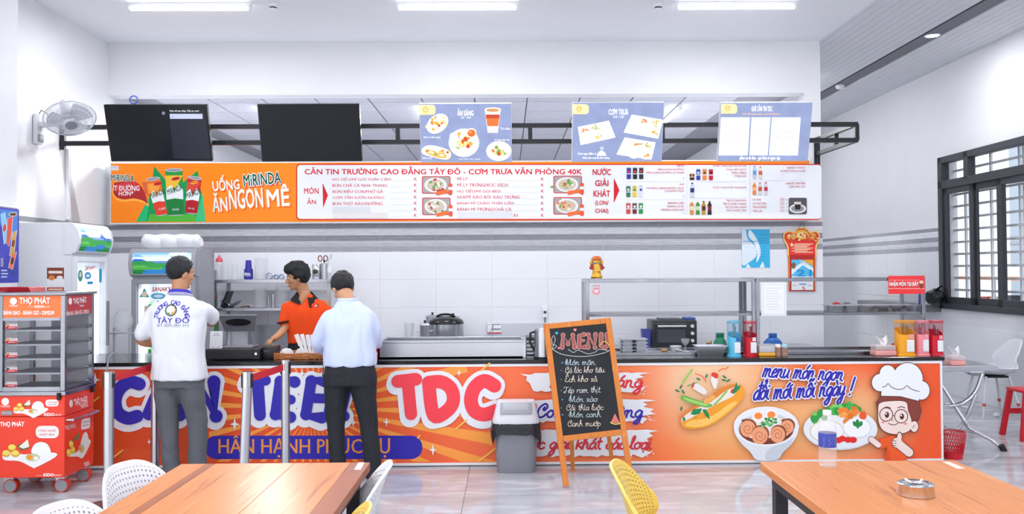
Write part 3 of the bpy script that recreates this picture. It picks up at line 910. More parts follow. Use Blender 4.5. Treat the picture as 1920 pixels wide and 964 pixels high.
# right half, read from an enlarged crop
A.frame(1240, 660, 3.692)
O1 = [(WH, 26, 0, 0), (WH, 26, 2, 4)]
SH = [('#c9502c', 26, 6, 8)]
A.hand('menu món ngon', 690, 125, 1245, 182, 13, BL, 3, slant=.3, rot=3, outline=SH + O1)
A.hand('đổi mới mỗi ngày !', 622, 248, 1310, 310, 14, BL, 6, slant=.3, rot=-3, outline=SH + O1)
A.build('printed_slogan', counter)
# filled roll
A.poly([(128, 465), (150, 520), (240, 528), (340, 500), (440, 432), (535, 345), (566, 285), (560, 240), (520, 235), (420, 330), (300, 400), (190, 440)], '#f6a334', 1, smooth=4)
A.poly([(160, 505), (245, 515), (340, 487), (440, 418), (520, 345), (470, 350), (390, 410), (300, 455), (200, 470)], '#ffca66', 2, smooth=4)
A.poly([(128, 440), (200, 385), (300, 330), (380, 262), (460, 225), (505, 222), (490, 260), (400, 320), (300, 380), (150, 470)], '#e8893a', 2, smooth=4)
A.poly([(140, 450), (220, 395), (340, 340), (440, 265), (520, 240), (490, 300), (400, 345), (280, 410), (150, 475)], '#f0e6de', 3, smooth=4)
A.poly([(128, 305), (150, 297), (200, 315), (330, 355), (347, 370), (300, 380), (200, 352), (140, 328)], '#74b648', 5, smooth=4)
A.poly([(150, 310), (210, 328), (320, 362), (290, 368), (200, 343), (150, 322)], '#a9d97a', 6, smooth=4)
for q in ([(195, 425), (215, 392), (275, 386), (262, 422), (225, 432)], [(275, 395), (300, 392), (320, 420), (330, 462), (300, 440)], [(480, 285), (500, 240), (512, 203), (520, 235), (545, 225), (530, 255), (498, 285)], [(140, 470), (145, 440), (160, 455), (158, 475)]):
    A.poly(q, '#2c8a55', 5)
for x, y in ((310, 335), (345, 315)): A.ell(x, y, 26, 18, '#f3b25a', 5, rot=-25)
A.stroke([(360, 360), (400, 320), (445, 268)], 12, '#8cc35a', 6)
for q, c in (([(205, 240), (225, 205), (305, 262), (290, 292)], '#efe9e6'), ([(335, 190), (345, 165), (385, 180), (370, 250), (350, 235)], '#efe9e6'), ([(340, 160), (350, 138), (385, 150), (378, 182)], '#e5432e'), ([(200, 238), (215, 206), (225, 214), (212, 246)], '#e5432e'), ([(470, 275), (480, 255), (498, 250), (488, 280)], '#e5432e')):
    A.poly(q, c, 3, smooth=3)
A.stroke([(230, 148), (275, 165), (300, 200)], 6, '#ef5a30', 3, smooth=4)
A.stroke([(388, 130), (420, 112), (432, 118), (457, 100)], 6, '#ef5a30', 3, smooth=4)
A.stroke([(140, 210), (208, 118)], 11, '#8fcf57', 3)
A.stroke([(175, 232), (240, 208)], 6, '#3f9a5c', 3)
for x, y, r_ in ((105, 265, 30), (130, 238, -60), (145, 272, 60), (430, 170, 40), (455, 195, -30), (425, 192, 10), (305, 165, -60), (250, 185, 30), (132, 388, -80), (205, 340, 20)):
    A.ell(x, y, 17, 7, '#3b7f55', 3, rot=r_, n=10)
for i in range(22):
    A.ell(random.uniform(90, 330), random.uniform(140, 500), 3, 3, random.choice(['#c9482c', '#5a8f3d', '#8c4a2c']), 2, n=6)
A.build('printed_sandwich', counter)
# soup bowl
A.poly([(497, 540), (540, 622), (610, 690), (642, 735), (720, 750), (800, 735), (832, 690), (900, 622), (938, 540), (900, 480), (540, 480)], '#e3e7ee', 1, smooth=4)
A.poly([(720, 680), (820, 620), (890, 560), (895, 620), (832, 690), (800, 735), (720, 748)], '#cdd4de', 2, smooth=3)
A.ell(717, 510, 225, 137, '#eef0f6', 2); A.ell(717, 526, 196, 108, '#d6dae3', 3); A.ell(717, 534, 188, 100, '#7b3c28', 4); A.ell(717, 522, 176, 86, '#f1e6e2', 5)
for x, y, w_ in ((585, 470, 40), (850, 470, 30), (717, 600, 60)): A.ell(x, y, w_, 12, '#8c4a33', 5)
for x, y in ((663, 440), (752, 432)): A.ell(x, y, 45, 40, '#f7f2f0', 6); A.ell(x, y - 2, 28, 23, '#ff8f46', 7)
for x, y, r_ in ((590, 527, 57), (862, 515, 48), (672, 573, 60), (795, 567, 56)):
    A.ell(x + 6, y - 12, r_, r_, '#8f5436', 6 if y < 540 else 9); L0 = 7 if y < 540 else 10
    A.ell(x, y, r_ - 4, r_, '#f3a67c', L0)
    A.stroke([(x + (r_ - 16) * (1 - t / 14) * math.cos(t * .8 + x), y + (r_ - 14) * (1 - t / 14) * math.sin(t * .8 + x)) for t in range(13)], 4, '#b8603a', L0 + 1)
for i in range(26):
    A.ell(728 + random.gauss(0, 24), 485 + random.gauss(0, 17), 10, 9, random.choice(['#2b8f49', '#4fb864', '#77cf84']), 12, n=8)
A.build('printed_soup_bowl', counter)
# rice plate
A.ell(1228, 530, 256, 143, '#d9dee8', 1); A.ell(1228, 524, 254, 138, '#eceff5', 2); A.ell(1228, 518, 214, 106, '#dfe3eb', 3); A.ell(1228, 522, 208, 102, '#eef0f5', 4)
for i in range(40):
    t = random.random(); x = 1035 + 310 * t; y = 470 - 85 * math.sin(min(t * 2.4, 1.9)) + random.uniform(-25, 20)
    A.ell(x, y, random.uniform(18, 34), random.uniform(14, 26), random.choice(['#2f9a43', '#48b352', '#7fcf6a', '#37a049']), 5 + i % 3, rot=random.uniform(0, 90), n=10)
A.ell(1135, 545, 118, 78, '#d9d08a', 8); A.ell(1135, 545, 112, 73, '#f6f6fa', 9)
for i in range(16): A.ell(1290 + random.gauss(0, 32), 425 + random.gauss(0, 20), 24, 20, random.choice(['#f08a3a', '#ffa556', '#e57a2c']), 8, n=10)
A.ell(1382, 435, 26, 30, '#f2602e', 8)
A.ell(1342, 525, 96, 70, '#dfe3ec', 9); A.ell(1342, 520, 92, 64, '#fafbfd', 10)
for x, y in ((1325, 492), (1345, 480), (1368, 492), (1347, 505)): A.ell(x, y, 20, 13, '#2e8a49', 11, rot=x, n=8)
for x, y in ((1240, 595), (1280, 602), (1315, 603), (1215, 605)): A.ell(x, y, 26, 21, '#e5322c', 11)
A.build('printed_rice_plate', counter)
# cook drawing
BR, SK, HT = '#6a3a33', '#f8e2da', '#f2f4f9'
hat = [(1690, 185, 104, 112), (1552, 145, 54, 56), (1502, 208, 58, 60), (1785, 262, 56, 64), (1620, 220, 100, 60)]
for x, y, a_, b_ in hat: A.ell(x, y, a_ + 5, b_ + 5, BR, 3)
A.poly([(1505, 225), (1775, 250), (1772, 342), (1640, 310), (1500, 306)], BR, 3)
for x, y, a_, b_ in hat: A.ell(x, y, a_, b_, HT, 4)
A.poly([(1512, 230), (1768, 255), (1766, 334), (1640, 302), (1508, 299)], HT, 4)
for q in ([(1515, 240), (1540, 232), (1555, 215), (1580, 240), (1620, 255), (1660, 250), (1680, 230)], [(1685, 228), (1720, 255), (1770, 270)]): A.stroke(q, 5, BR, 5, smooth=4)
A.poly([(1480, 392), (1470, 345), (1505, 301), (1640, 304), (1768, 336), (1787, 400), (1768, 465), (1735, 505), (1700, 470), (1650, 345), (1500, 350), (1497, 395)], BR, 5)
A.poly([(1484, 388), (1476, 345), (1508, 305), (1640, 309), (1764, 341), (1782, 400), (1762, 462), (1735, 495), (1705, 470), (1655, 340), (1498, 346), (1492, 390)], '#8b443b', 6)
A.ell(1735, 512, 32, 42, BR, 6); A.ell(1735, 511, 27, 37, SK, 7); A.stroke([(1722, 520), (1740, 500)], 4, BR, 8)
fc = [(1497, 352), (1580, 336), (1676, 342), (1692, 400), (1716, 470), (1705, 535), (1640, 560), (1580, 560), (1520, 535), (1491, 480), (1488, 410)]
A.poly([(1600 + (x - 1600) * 1.05, 450 + (y - 450) * 1.04) for x, y in fc], BR, 6, smooth=4); A.poly(fc, SK, 7, smooth=4)
for x, y in ((1542, 428), (1645, 440)):
    A.ring(x, y, 45, 46, 6, BR, 9); A.ell(x + 5, y + 2, 15, 21, '#5a2f2a', 9); A.ell(x, y - 6, 5, 7, '#ffffff', 10)
A.stroke([(1588, 435), (1600, 438)], 6, BR, 9)
A.stroke([(1520, 388), (1545, 376), (1572, 384)], 6, BR, 9, smooth=4); A.stroke([(1622, 382), (1645, 374), (1670, 382)], 6, BR, 9, smooth=4)
A.stroke([(1588, 455), (1576, 468), (1590, 472)], 4, BR, 9); A.stroke([(1556, 488), (1590, 500), (1622, 489)], 5, BR, 9, smooth=4)
A.ell(1520, 482, 12, 6, '#f58a92', 8); A.ell(1675, 492, 12, 6, '#f58a92', 8)
A.poly([(1495, 592), (1585, 572), (1660, 592), (1695, 640), (1682, 746), (1530, 746), (1548, 655), (1502, 668)], '#e9542a', 5); A.poly([(1500, 596), (1585, 578), (1655, 596), (1690, 640), (1675, 742), (1575, 742), (1552, 640), (1505, 662)], '#f3602f', 6)
A.stroke([(1440, 600), (1490, 640)], 46, BR, 5); A.stroke([(1440, 600), (1488, 638)], 38, SK, 6)
A.stroke([(1630, 632), (1700, 690)], 68, BR, 7); A.ell(1618, 622, 40, 40, BR, 7); A.ell(1634, 580, 20, 34, BR, 7)
A.stroke([(1630, 632), (1700, 690)], 58, SK, 8); A.ell(1618, 622, 35, 35, SK, 8); A.ell(1634, 582, 15, 29, SK, 8)
for y in (608, 624, 640): A.stroke([(1588, y), (1610, y + 3)], 4, BR, 9)
A.build('printed_cook', counter)

# ------------------------------------------------------------------ long menu banner on the kitchen wall
YM = 9.08
bx0, bx1 = at(208, 360, YM).x, at(1518, 360, YM).x
bz0, bz1 = at(860, 414.5, YM).z, at(860, 304, YM).z
banner = thing('menu_banner', 'long orange and white printed menu banner fixed on the kitchen wall', 'banner', (0, YM, 0))
b = MB(); b.box((bx0 - .012, .004, bz0 - .016), (bx1 + .012, YB - YM, bz1 + .012), bev=.004, seg=1); b.build('frame', white_al, banner)
b = MB(); b.box((bx0, 0, bz0), (bx1, .01, bz1)); b.build('backing', mat('orange banner print', '#ff8a1c', .4, spec=.3), banner)
org = Vector((0, YM, 0))
A = Art(lambda u, v: at(u, v, YM) - org, (0, -1, 0), rough=.35)
GD = '#0b5a3d'
A.frame(180, 290, 4.1925)
A.poly([(315, 528), (420, 330), (440, 300), (420, 528)], '#1fb873', 0); A.poly([(395, 528), (458, 92), (560, 215), (690, 215), (800, 125), (862, 528)], '#109a54', 0)
A.poly([(775, 528), (800, 440), (838, 300), (862, 528)], '#3dc07f', 1); A.poly([(400, 528), (425, 468), (775, 468), (790, 528)], '#50b43a', 1)
A.poly([(360, 215), (400, 220), (410, 330), (385, 300)], '#d9643a', 1)
A.rect(113, 88, 177, 124, '#d5d7e0', 1); A.text('HI PHÁT', 118, 92, 172, 106, '#7c8193', 2)
drop = [(128, 250), (150, 222), (215, 212), (290, 205), (345, 240), (385, 300), (406, 384), (370, 362), (300, 345), (215, 352), (150, 325)]
A.poly([(x + (x - 240) * .05, y + 14 + (y - 280) * .06) for x, y in drop], '#ffb347', 1, smooth=4); A.poly(drop, '#b3292c', 2, smooth=4)
A.poly([(135, 250), (215, 220), (300, 215), (345, 262), (280, 300), (190, 290)], '#d2383a', 3, smooth=4)
A.text('MiRINDA', 118, 160, 300, 206, GD, 3, bold=.02, rot=2, outline=[(WH, .05, 0, 0)])
A.text('ÍT ĐƯỜNG', 135, 234, 342, 284, WH, 4, bold=.02); A.text('HƠN*', 180, 284, 293, 322, WH, 4, bold=.02)
def can(pts, c1, c2, c3, tx, ty, rot, small):
    A.poly(pts, c1, 3)
    (ax, ay), (bx, by), (cx_, cy_), (dx, dy) = pts
    mid = lambda t: ((ax + (dx - ax) * t, ay + (dy - ay) * t), (bx + (cx_ - bx) * t, by + (cy_ - by) * t))
    l0, r0 = mid(.62); A.poly([l0, r0, (cx_, cy_), (dx, dy)], c2, 4)
    l0, r0 = mid(.12); l1, r1 = mid(.4)
    A.poly([l0, r0, ((l1[0] + r1[0]) / 2 + 12, (l1[1] + r1[1]) / 2), l1], c3, 4)
    l2, r2 = mid(.42); l3, r3 = mid(.66); m1 = ((l2[0] + r2[0]) / 2, (l2[1] + r2[1]) / 2 + 25); m2 = ((l3[0] + r3[0]) / 2, (l3[1] + r3[1]) / 2 - 10)
    A.poly([l2, (m1[0] - 25, m1[1] - 55), m1, (m1[0] + 25, m1[1] - 60), r2, r3, m2, l3], WH, 5)
    A.ell((ax + bx) / 2, (ay + by) / 2, math.hypot(bx - ax, by - ay) / 2, 14, '#c9ced6', 5, rot=rot); A.ell((ax + bx) / 2, (ay + by) / 2, math.hypot(bx - ax, by - ay) / 2 - 8, 9, '#8f96a3', 6, rot=rot)
    A.ell((cx_ + dx) / 2, (cy_ + dy) / 2, math.hypot(cx_ - dx, cy_ - dy) / 2, 9, '#a9afb8', 3, rot=rot)
    A.text('MiRINDA', tx - 62, ty - 24, tx + 62, ty + 18, GD, 7, bold=.02, rot=-20)
    A.ell(m1[0] + 10, m1[1] - 105, 34, 13, '#d02b31' if c1 != '#cf2330' else '#f3a13a', 6, rot=-12); A.stroke([(m1[0] - 20, m1[1] - 103), (m1[0] + 40, m1[1] - 110)], 3, '#7c1a1e', 7)
    A.text(small, (cx_ + dx) / 2 - 26, cy_ - 48, (cx_ + dx) / 2 + 26, cy_ - 30, WH, 6, rot=rot)
can([(392, 200), (502, 182), (562, 465), (476, 478)], '#f0722a', '#e0412b', '#f7a13f', 482, 310, -9, 'CAM')
can([(720, 182), (832, 186), (795, 462), (700, 455)], '#cf2330', '#b51c2a', '#d94a3c', 765, 308, 8, 'XÁ XỊ')
can([(543, 122), (680, 122), (690, 470), (562, 475)], '#2c9a3f', '#1d7f3a', '#f1bf3e', 620, 278, -1, 'SODA KEM')
red_sh = [('#e8391f', .01, 9, 10), ('#ffb24d', .012, 3, 4)]
A.text('UỐNG', 915, 160, 1125, 278, WH, 2, bold=.02, rot=-5, outline=red_sh)
A.text('MiRINDA', 1160, 148, 1452, 236, GD, 3, bold=.02, rot=-5, outline=[('#e8391f', .05, 8, 8), (WH, .055, 0, 0)])
A.text('ĂN', 915, 300, 1030, 446, WH, 2, bold=.02, rot=-4, outline=red_sh); A.text('NGON', 1046, 270, 1310, 420, WH, 2, bold=.02, rot=-4, outline=red_sh)
A.text('MÊ', 1342, 236, 1516, 404, WH, 2, bold=.02, rot=-4, outline=red_sh)
A.build('printed_advert', banner)
A.frame()
RE, PK = '#d5202e', '#d63f49'
A.rect(555.5, 307.5, 1540, 412.5, RE, 0, r=7); A.rect(557.5, 309.5, 1540, 410.5, '#eceef4', 1, r=6)
A.T = (1, 0, 0)
A.text('CĂN TIN TRƯỜNG CAO ĐẲNG TÂY ĐÔ - CƠM TRƯA VĂN PHÒNG 40K', 571.5, 311.5, 1091, 327, RE, 2, bold=.028)
A.text('MÓN', 570.5, 350, 597.5, 363.5, RE, 2, bold=.02); A.text('ĂN', 576, 371.5, 592.5, 382.8, RE, 2, bold=.02)
A.frame(540, 290, 4.1925)
A.poly([(272, 222), (315, 320), (276, 420)], RE, 2)
rows = [('HỦ TIẾU/MÌ GÓI THẬP CẨM', 350, 176, 805, 210), ('BÚN CHẢ CÁ NHA TRANG', 350, 224, 780, 254), ('BÚN RIÊU CUA/PHỞ GÀ', 352, 272, 748, 302), ('CƠM TẤM SƯỜN NƯỚNG', 352, 318, 757, 348), ('BÚN THỊT XÀO/NƯỚNG', 352, 368, 742, 404)]
for t_, *bx in rows: A.text(t_, *bx, PK, 2, bold=.016)
for i in range(7):
    for x in (992, 1990): A.text('K', x, 181 + 47.5 * i, x + 21, 203 + 47.5 * i, PK, 2, bold=.02)
    A.stroke([(800, 204 + 47.5 * i), (985, 204 + 47.5 * i)], 1.2, '#b9bcc8', 2, caps=False); A.stroke([(1650, 204 + 47.5 * i), (1980, 204 + 47.5 * i)], 1.2, '#b9bcc8', 2, caps=False)
A.rect(352, 410, 648, 458, '#dcdee5', 3); A.rect(356, 458, 786, 500, '#e3dcdd', 4); A.rect(1330, 450, 1765, 497, '#dcdee5', 3)
rows = [('MÌ LY', 1330, 172, 1414, 202), ('MÌ LY TRỨNG/XÚC XÍCH', 1330, 220, 1728, 252), ('HỦ TIẾU/MÌ GÓI BÉO', 1330, 268, 1672, 299), ('NUI/MÌ XÀO BÒ/ XÀO TRỨNG', 1330, 316, 1822, 346), ('BÁNH MÌ CHẢO THẬP CẨM', 1330, 362, 1773, 396), ('BÁNH MÌ TRỨNG/CHẢ CÁ', 1330, 410, 1757, 442), ('ẠI', 1768, 464, 1806, 494)]
for t_, *bx in rows: A.text(t_, *bx, '#e0626a', 2, bold=.014)
random.seed(5)
for ox, oy, top in ((0, 0, '#c23b34'), (2, 168, '#e2d9c8'), (1033, -4, '#6fae4c'), (1033, 164, '#d98c5f')):
    A.rect(1053 + ox, 170 + oy, 1277 + ox, 307 + oy, RE, 2, r=14); A.rect(1059 + ox, 176 + oy, 1271 + ox, 301 + oy, '#a9a3a2', 3, r=10)
    A.ell(1160 + ox, 240 + oy, 88, 58, '#eceae8', 4); A.ell(1160 + ox, 240 + oy, 70, 46, '#cfc2b3', 5)
    for i in range(16): A.ell(1160 + ox + random.gauss(0, 32), 238 + oy + random.gauss(0, 18), 15, 10, random.choice([top, top, '#f0e9e0', '#b5583c', '#e3b77a', '#6f9a55']), 6, rot=random.uniform(0, 180), n=8)
    A.poly([(1163 + ox, 292 + oy), (1255 + ox, 275 + oy), (1258 + ox, 302 + oy), (1167 + ox, 322 + oy)], '#f0703a', 7)
    A.rect(1262 + ox, 228 + oy, 1292 + ox, 318 + oy, '#e8572f', 7, r=8); A.rect(1262 + ox, 255 + oy, 1292 + ox, 278 + oy, WH, 8)
A.build('printed_food_menu', banner)
A.frame(900, 290, 4.1925)
for t_, *bx in (('NƯỚC', 886, 103, 1028, 160), ('GIẢI', 905, 185, 1008, 247), ('KHÁT', 892, 270, 1022, 331), ('(LON/', 906, 362, 1010, 404), ('CHAI)', 905, 425, 1008, 467)): A.text(t_, *bx, RE, 2, bold=.02)
A.poly([(1052, 185), (1095, 280), (1052, 382)], RE, 2)
def bottle(x0, y0, x1, y1, c, c2, bot=False, L=2):
    if bot:
        cx = (x0 + x1) / 2; w_ = x1 - x0; h = y1 - y0
        A.rect(cx - w_ * .2, y0, cx + w_ * .2, y0 + h * .1, c2, L); A.poly([(cx - w_ * .2, y0 + h * .1), (cx + w_ * .2, y0 + h * .1), (x1, y0 + h * .3), (x1 - w_ * .1, y0 + h * .6), (x1, y1 - 4), (x1 - 4, y1), (x0 + 4, y1), (x0, y1 - 4), (x0 + w_ * .1, y0 + h * .6), (x0, y0 + h * .3)], c, L)
        A.rect(x0 + 2, y0 + h * .38, x1 - 2, y0 + h * .68, c2, L + 1)
    else:
        A.rect(x0, y0, x1, y1, c, L, r=6); A.rect(x0 + 4, y0 - 1, x1 - 4, y0 + 7, '#b9bec7', L + 1, r=3); A.ell((x0 + x1) / 2, y0 + (y1 - y0) * .36, 10, 10, c2, L + 1, n=12); A.rect(x0, y0 + (y1 - y0) * .52, x1, y0 + (y1 - y0) * .6, '#e4e6ec', L + 1)
for i, (c, c2) in enumerate((('#2c3f9c', '#d03a40'), ('#25262c', '#d03a40'), ('#303238', '#c63b3e'))): bottle(1153 + 48.5 * i, 100, 1186 + 48.5 * i, 192, c, c2)
for i, (c, c2) in enumerate((('#2f7a5a', '#dfe6e2'), ('#e6c64a', '#4a9a4a'), ('#d9dde6', '#3a49a8'))): bottle(1149 + 49 * i, 245, 1182 + 49 * i, 334, c, c2)
for i, (c, c2) in enumerate((('#d0473a', '#eceef0'), ('#6a3230', '#eceef0'), ('#2f8f49', '#eceef0'))): bottle(1149 + 49 * i, 378, 1182 + 49 * i, 465, c, c2)
DT = '#cb4a55'
for t_, *bx in (('PEPSI/', 1547, 82, 1605, 97), ('PEPSI KHÔNG ĐƯỜNG/', 1398, 106, 1605, 124), ('PEPSI KHÔNG ĐƯỜNG VỊ CHANH', 1308, 131, 1605, 152), ('7UP/', 1567, 227, 1603, 242), ('7UP SODA CHANH KHÔNG CALO/', 1305, 252, 1603, 271), ('AQUAFINA SODA', 1450, 279, 1603, 294), ('MIRINDA CAM/', 1475, 373, 1603, 388), ('MIRINDA XÁ XỊ/', 1470, 397, 1603, 417), ('MIRINDA SODA KEM', 1423, 426, 1604, 440)): A.text(t_, *bx, DT, 2, bold=.008)
for y in (212, 354): A.stroke([(1150, y), (1605, y)], 2, '#c3c7d4', 2, caps=False)
for x in (1625, 2120): A.stroke([(x, 82), (x, 475)], 2, '#c3c7d4', 2, caps=False)
for y in (187, 329, 462): A.text('0', 1594, y - 7, 1606, y + 7, '#9a9fb0', 2)
A.frame(1260, 290, 4.1925)
bottle(138, 148, 175, 200, '#4a2420', '#d9773a'); bottle(190, 112, 221, 200, '#2d47a8', '#cfd6ee'); bottle(238, 112, 271, 200, '#e5893a', '#7a4a26'); bottle(288, 112, 321, 200, '#c9283a', '#4a1c24')
bottle(140, 222, 175, 333, '#cdd3e2', '#2c3478', True)
for i, (c, c2) in enumerate((('#d98a45', '#f0d9b0'), ('#4a8a4a', '#cfe0a8'), ('#b9963a', '#5a2420'), ('#2c2528', '#8c3038'))): bottle(138 + 46.5 * i, 365, 171 + 46.5 * i, 473, c, c2, True)
bottle(632, 88, 662, 190, '#b9c8e2', '#6f96cf', True); bottle(677, 93, 708, 190, '#dcd9cf', '#d9604a', True)
for i, (c, c2) in enumerate((('#e58a3f', '#f6b27a'), ('#cfd0d6', '#c9572f'), ('#d6d2d6', '#c92f46'))): bottle(630 + 45 * i, 218, 661 + 45 * i, 318, c, c2, True)
for t_, *bx in (('NƯỚC TĂNG LỰC ROCKSTAR/', 322, 80, 586, 98), ('STING VIỆT QUẤT/', 424, 105, 586, 126), ('STING VÀNG/', 468, 131, 586, 150), ('STING DÂU', 486, 158, 586, 175), ('NƯỚC TINH KHIẾT AQUAFINA', 322, 246, 586, 265), ('TRÀ Ô LONG ĐÀO/', 424, 349, 586, 367), ('TRÀ Ô LONG CHANH/', 398, 375, 586, 393), ('TRÀ Ô LONG XANH/', 414, 402, 586, 419), ('TRÀ Ô LONG TEA+', 424, 428, 586, 445),
                ('REVIVE TRẮNG/', 906, 90, 1047, 108), ('REVIVE CHANH MUỐI/', 850, 116, 1047, 134), ('CAM ÉP TWISTER/', 888, 215, 1047, 233), ('SỮA TRÁI CÂY', 920, 241, 1047, 259), ('CÀ PHÊ', 630, 343, 697, 361), ('CÀ PHÊ SỮA', 630, 372, 740, 391), ('TRÀ ĐƯỜNG', 630, 401, 740, 420), ('TRÀ LÀI', 630, 432, 705, 450)): A.text(t_, *bx, DT, 2, bold=.008)
for y in (210, 340): A.stroke([(130, y), (588, y)], 2, '#c3c7d4', 2, caps=False)
A.stroke([(622, 204), (1050, 204)], 2, '#c3c7d4', 2, caps=False)
for x in (612,): A.stroke([(x, 82), (x, 475)], 2, '#c3c7d4', 2, caps=False)
for y in (347, 377, 406, 435): A.rect(846, y - 8, 882, y + 10, '#e2c9cb', 2); A.text('0', 895, y - 1, 906, y + 12, '#9a9fb0', 2)
A.rect(915, 340, 1057, 468, '#56525a', 2, r=12); A.ell(985, 425, 66, 36, '#e6e7ea', 3); A.ell(985, 425, 52, 25, '#8e8c92', 4); A.poly([(958, 378), (1012, 378), (1005, 432), (966, 432)], '#2b2728', 5); A.rect(958, 372, 1012, 392, '#d9cfc6', 6, r=4)
A.build('printed_drink_menu', banner)

# ------------------------------------------------------------------ steel rack over the counter and its five screens
rack_m = mat('black painted steel tube', '#1d1f24', 0.4, metal=0.2)
YR = 8.27
rack = thing('screen_rack', 'black welded steel rack that carries the row of screens', 'rack', (0, YR, 0))
zt, zb = at(900, 236, YR).z, at(900, 266, YR).z
xl, xr = XL + .004, at(1608, 250, YR).x
for z in (zt, zb): b = MB(); b.bar((xl, 0, z), (xr, 0, z), .042); b.build('rail', rack_m, rack)
for px in (126, 500, 746, 994, 1242, 1490, 1606):
    X = at(px, 250, YR).x if px > 130 else XL + .03
    b = MB(); b.bar((X, 0, zb - (.06 if px == 126 else 0)), (X, 0, zt), .04); b.build('upright', rack_m, rack)
for X in (3.37, 0.3, -2.9):
    if X == 3.37:
        for z in (zt, zb): b = MB(); b.bar((xr - .02, .02, z), (X, YB - YR - .01, z), .04); b.build('arm', rack_m, rack)
        xm = (xr + X) / 2; b = MB(); b.bar((xm, (YB - YR) / 2, zb), (xm, (YB - YR) / 2, zt), .04, upv=(0, 1, 0)); b.build('upright', rack_m, rack)
        b = MB(); b.box((X - .03, YB - YR - .02, zb - .12), (X + .03, YB - YR - .001, zt + .02)); b.build('wall_plate', rack_m, rack)
screen_blank = mat('dark screen glass', '#14171d', 0.2, spec=0.35)
def screen(name, label, tl, tr, bl, br, face, wide, hgt, bez):
    cx = (bl[0] + br[0]) / 2; Yb = 8.02
    B = at(cx, (bl[1] + br[1]) / 2, Yb); Y2 = Yb / 1.02
    T_ = at((tl[0] + tr[0]) / 2, (tl[1] + tr[1]) / 2, Y2)
    u = (T_ - B); h = u.length; u.normalize(); xax = Vector((1, 0, 0)); n = xax.cross(u).normalized()   # towards the viewer
    w_ = (at(br[0], br[1], Yb) - at(bl[0], bl[1], Yb)).length
    t = thing(name, label, 'screen', B, 0, 'screens on the steel rack')
    Mr = Matrix((xax, -n, u)).transposed()
    t.rotation_euler = Mr.to_euler()
    b = MB(); b.box((-w_ / 2, .004, 0), (w_ / 2, .05, h), bev=.004, seg=1); b.box((-w_ * .3, .05, h * .2), (w_ * .3, .08, h * .7), bev=.01, seg=1); b.build('housing', bez, t)
    b = MB(); b.box((-w_ / 2 + .008, 0, .012), (w_ / 2 - .008, .006, h - .008)); b.build('panel', face, t)
    b = MB(); b.box((-.06, .08, h * .3), (.06, .1, h * .5)); 
    rl = Mr.inverted() @ (Vector((B.x, YR - .0225, zt)) - B); b.bar((0, .09, rl.z), (0, rl.y, rl.z), .04); b.build('wall_mount', rack_m, t)
    inv = Mr.inverted()
    P0 = B.copy()
    Amap = lambda uu, vv: inv @ (onplane(uu, vv, P0, n) - B)
    return t, Amap
blank = [((192, 196), (387, 196), (208, 303), (398, 303), 'wide black screen showing a small pause notice, leftmost on the rack'), ((484, 195), (675, 195), (491, 303), (679, 303), 'wide blank black screen beside the breakfast screen')]
for i, (tl, tr, bl, br, lab) in enumerate(blank):
    t, mp = screen('menu_screen', lab, tl, tr, bl, br, screen_blank, 0, 0, black_pl)
    A = Art(mp, (0, -1, 0), rough=.25, emit=0)
    if i == 0:
        A = Art(mp, (0, -1, 0), rough=.25, emit=.5)
        A.frame(0, 0, 3.2125)
        A.poly([(1016, 672), (1225, 672), (1272, 955), (1045, 955)], '#23262f', 0)
        A.text('Video đã tạm dừng. Tiếp tục xem?', 1018, 660, 1196, 676, '#e8eaf2', 1, bold=.01)
        A.poly([(1020, 686), (1217, 686), (1219, 716), (1023, 716)], '#b9bfe0', 1); A.text('Có', 1032, 696, 1046, 707, '#50587c', 2)
        A.ell(982, 682, 10, 10, '#7c808c', 1, n=14)
        A.build('screen_message', t)
lit = mat('lit blue menu screen', '#8a96ba', 0.3, var=.14, vscale=7, emit=.5)
MSC = [((783, 193), (961, 194), (789, 305), (960, 305), 'lit menu screen with breakfast dishes and a drink cup'), ((1068, 191), (1246, 192), (1072, 304), (1241, 304), 'lit menu screen with three lunch trays'), ((1352, 191), (1527, 192), (1345, 303), (1515, 303), 'lit menu screen with three white text boxes, rightmost on the rack')]
random.seed(21)
def dish(A, cx, cy, rx, ry, L, cols, n=16, plate='#f4f4f2', rot=0):
    A.ell(cx, cy, rx, ry, plate, L, rot=rot); A.ell(cx, cy, rx * .78, ry * .74, '#f9efe2', L + 1, rot=rot)
    for i in range(n):
        A.ell(cx + random.gauss(0, rx * .3), cy + random.gauss(0, ry * .26), rx * .16, ry * .15, random.choice(cols), L + 2, rot=random.uniform(0, 180), n=8)
FOOD = ['#e8a23c', '#d9772c', '#c94a2e', '#f3d08a', '#7fa04a', '#fff0d8']
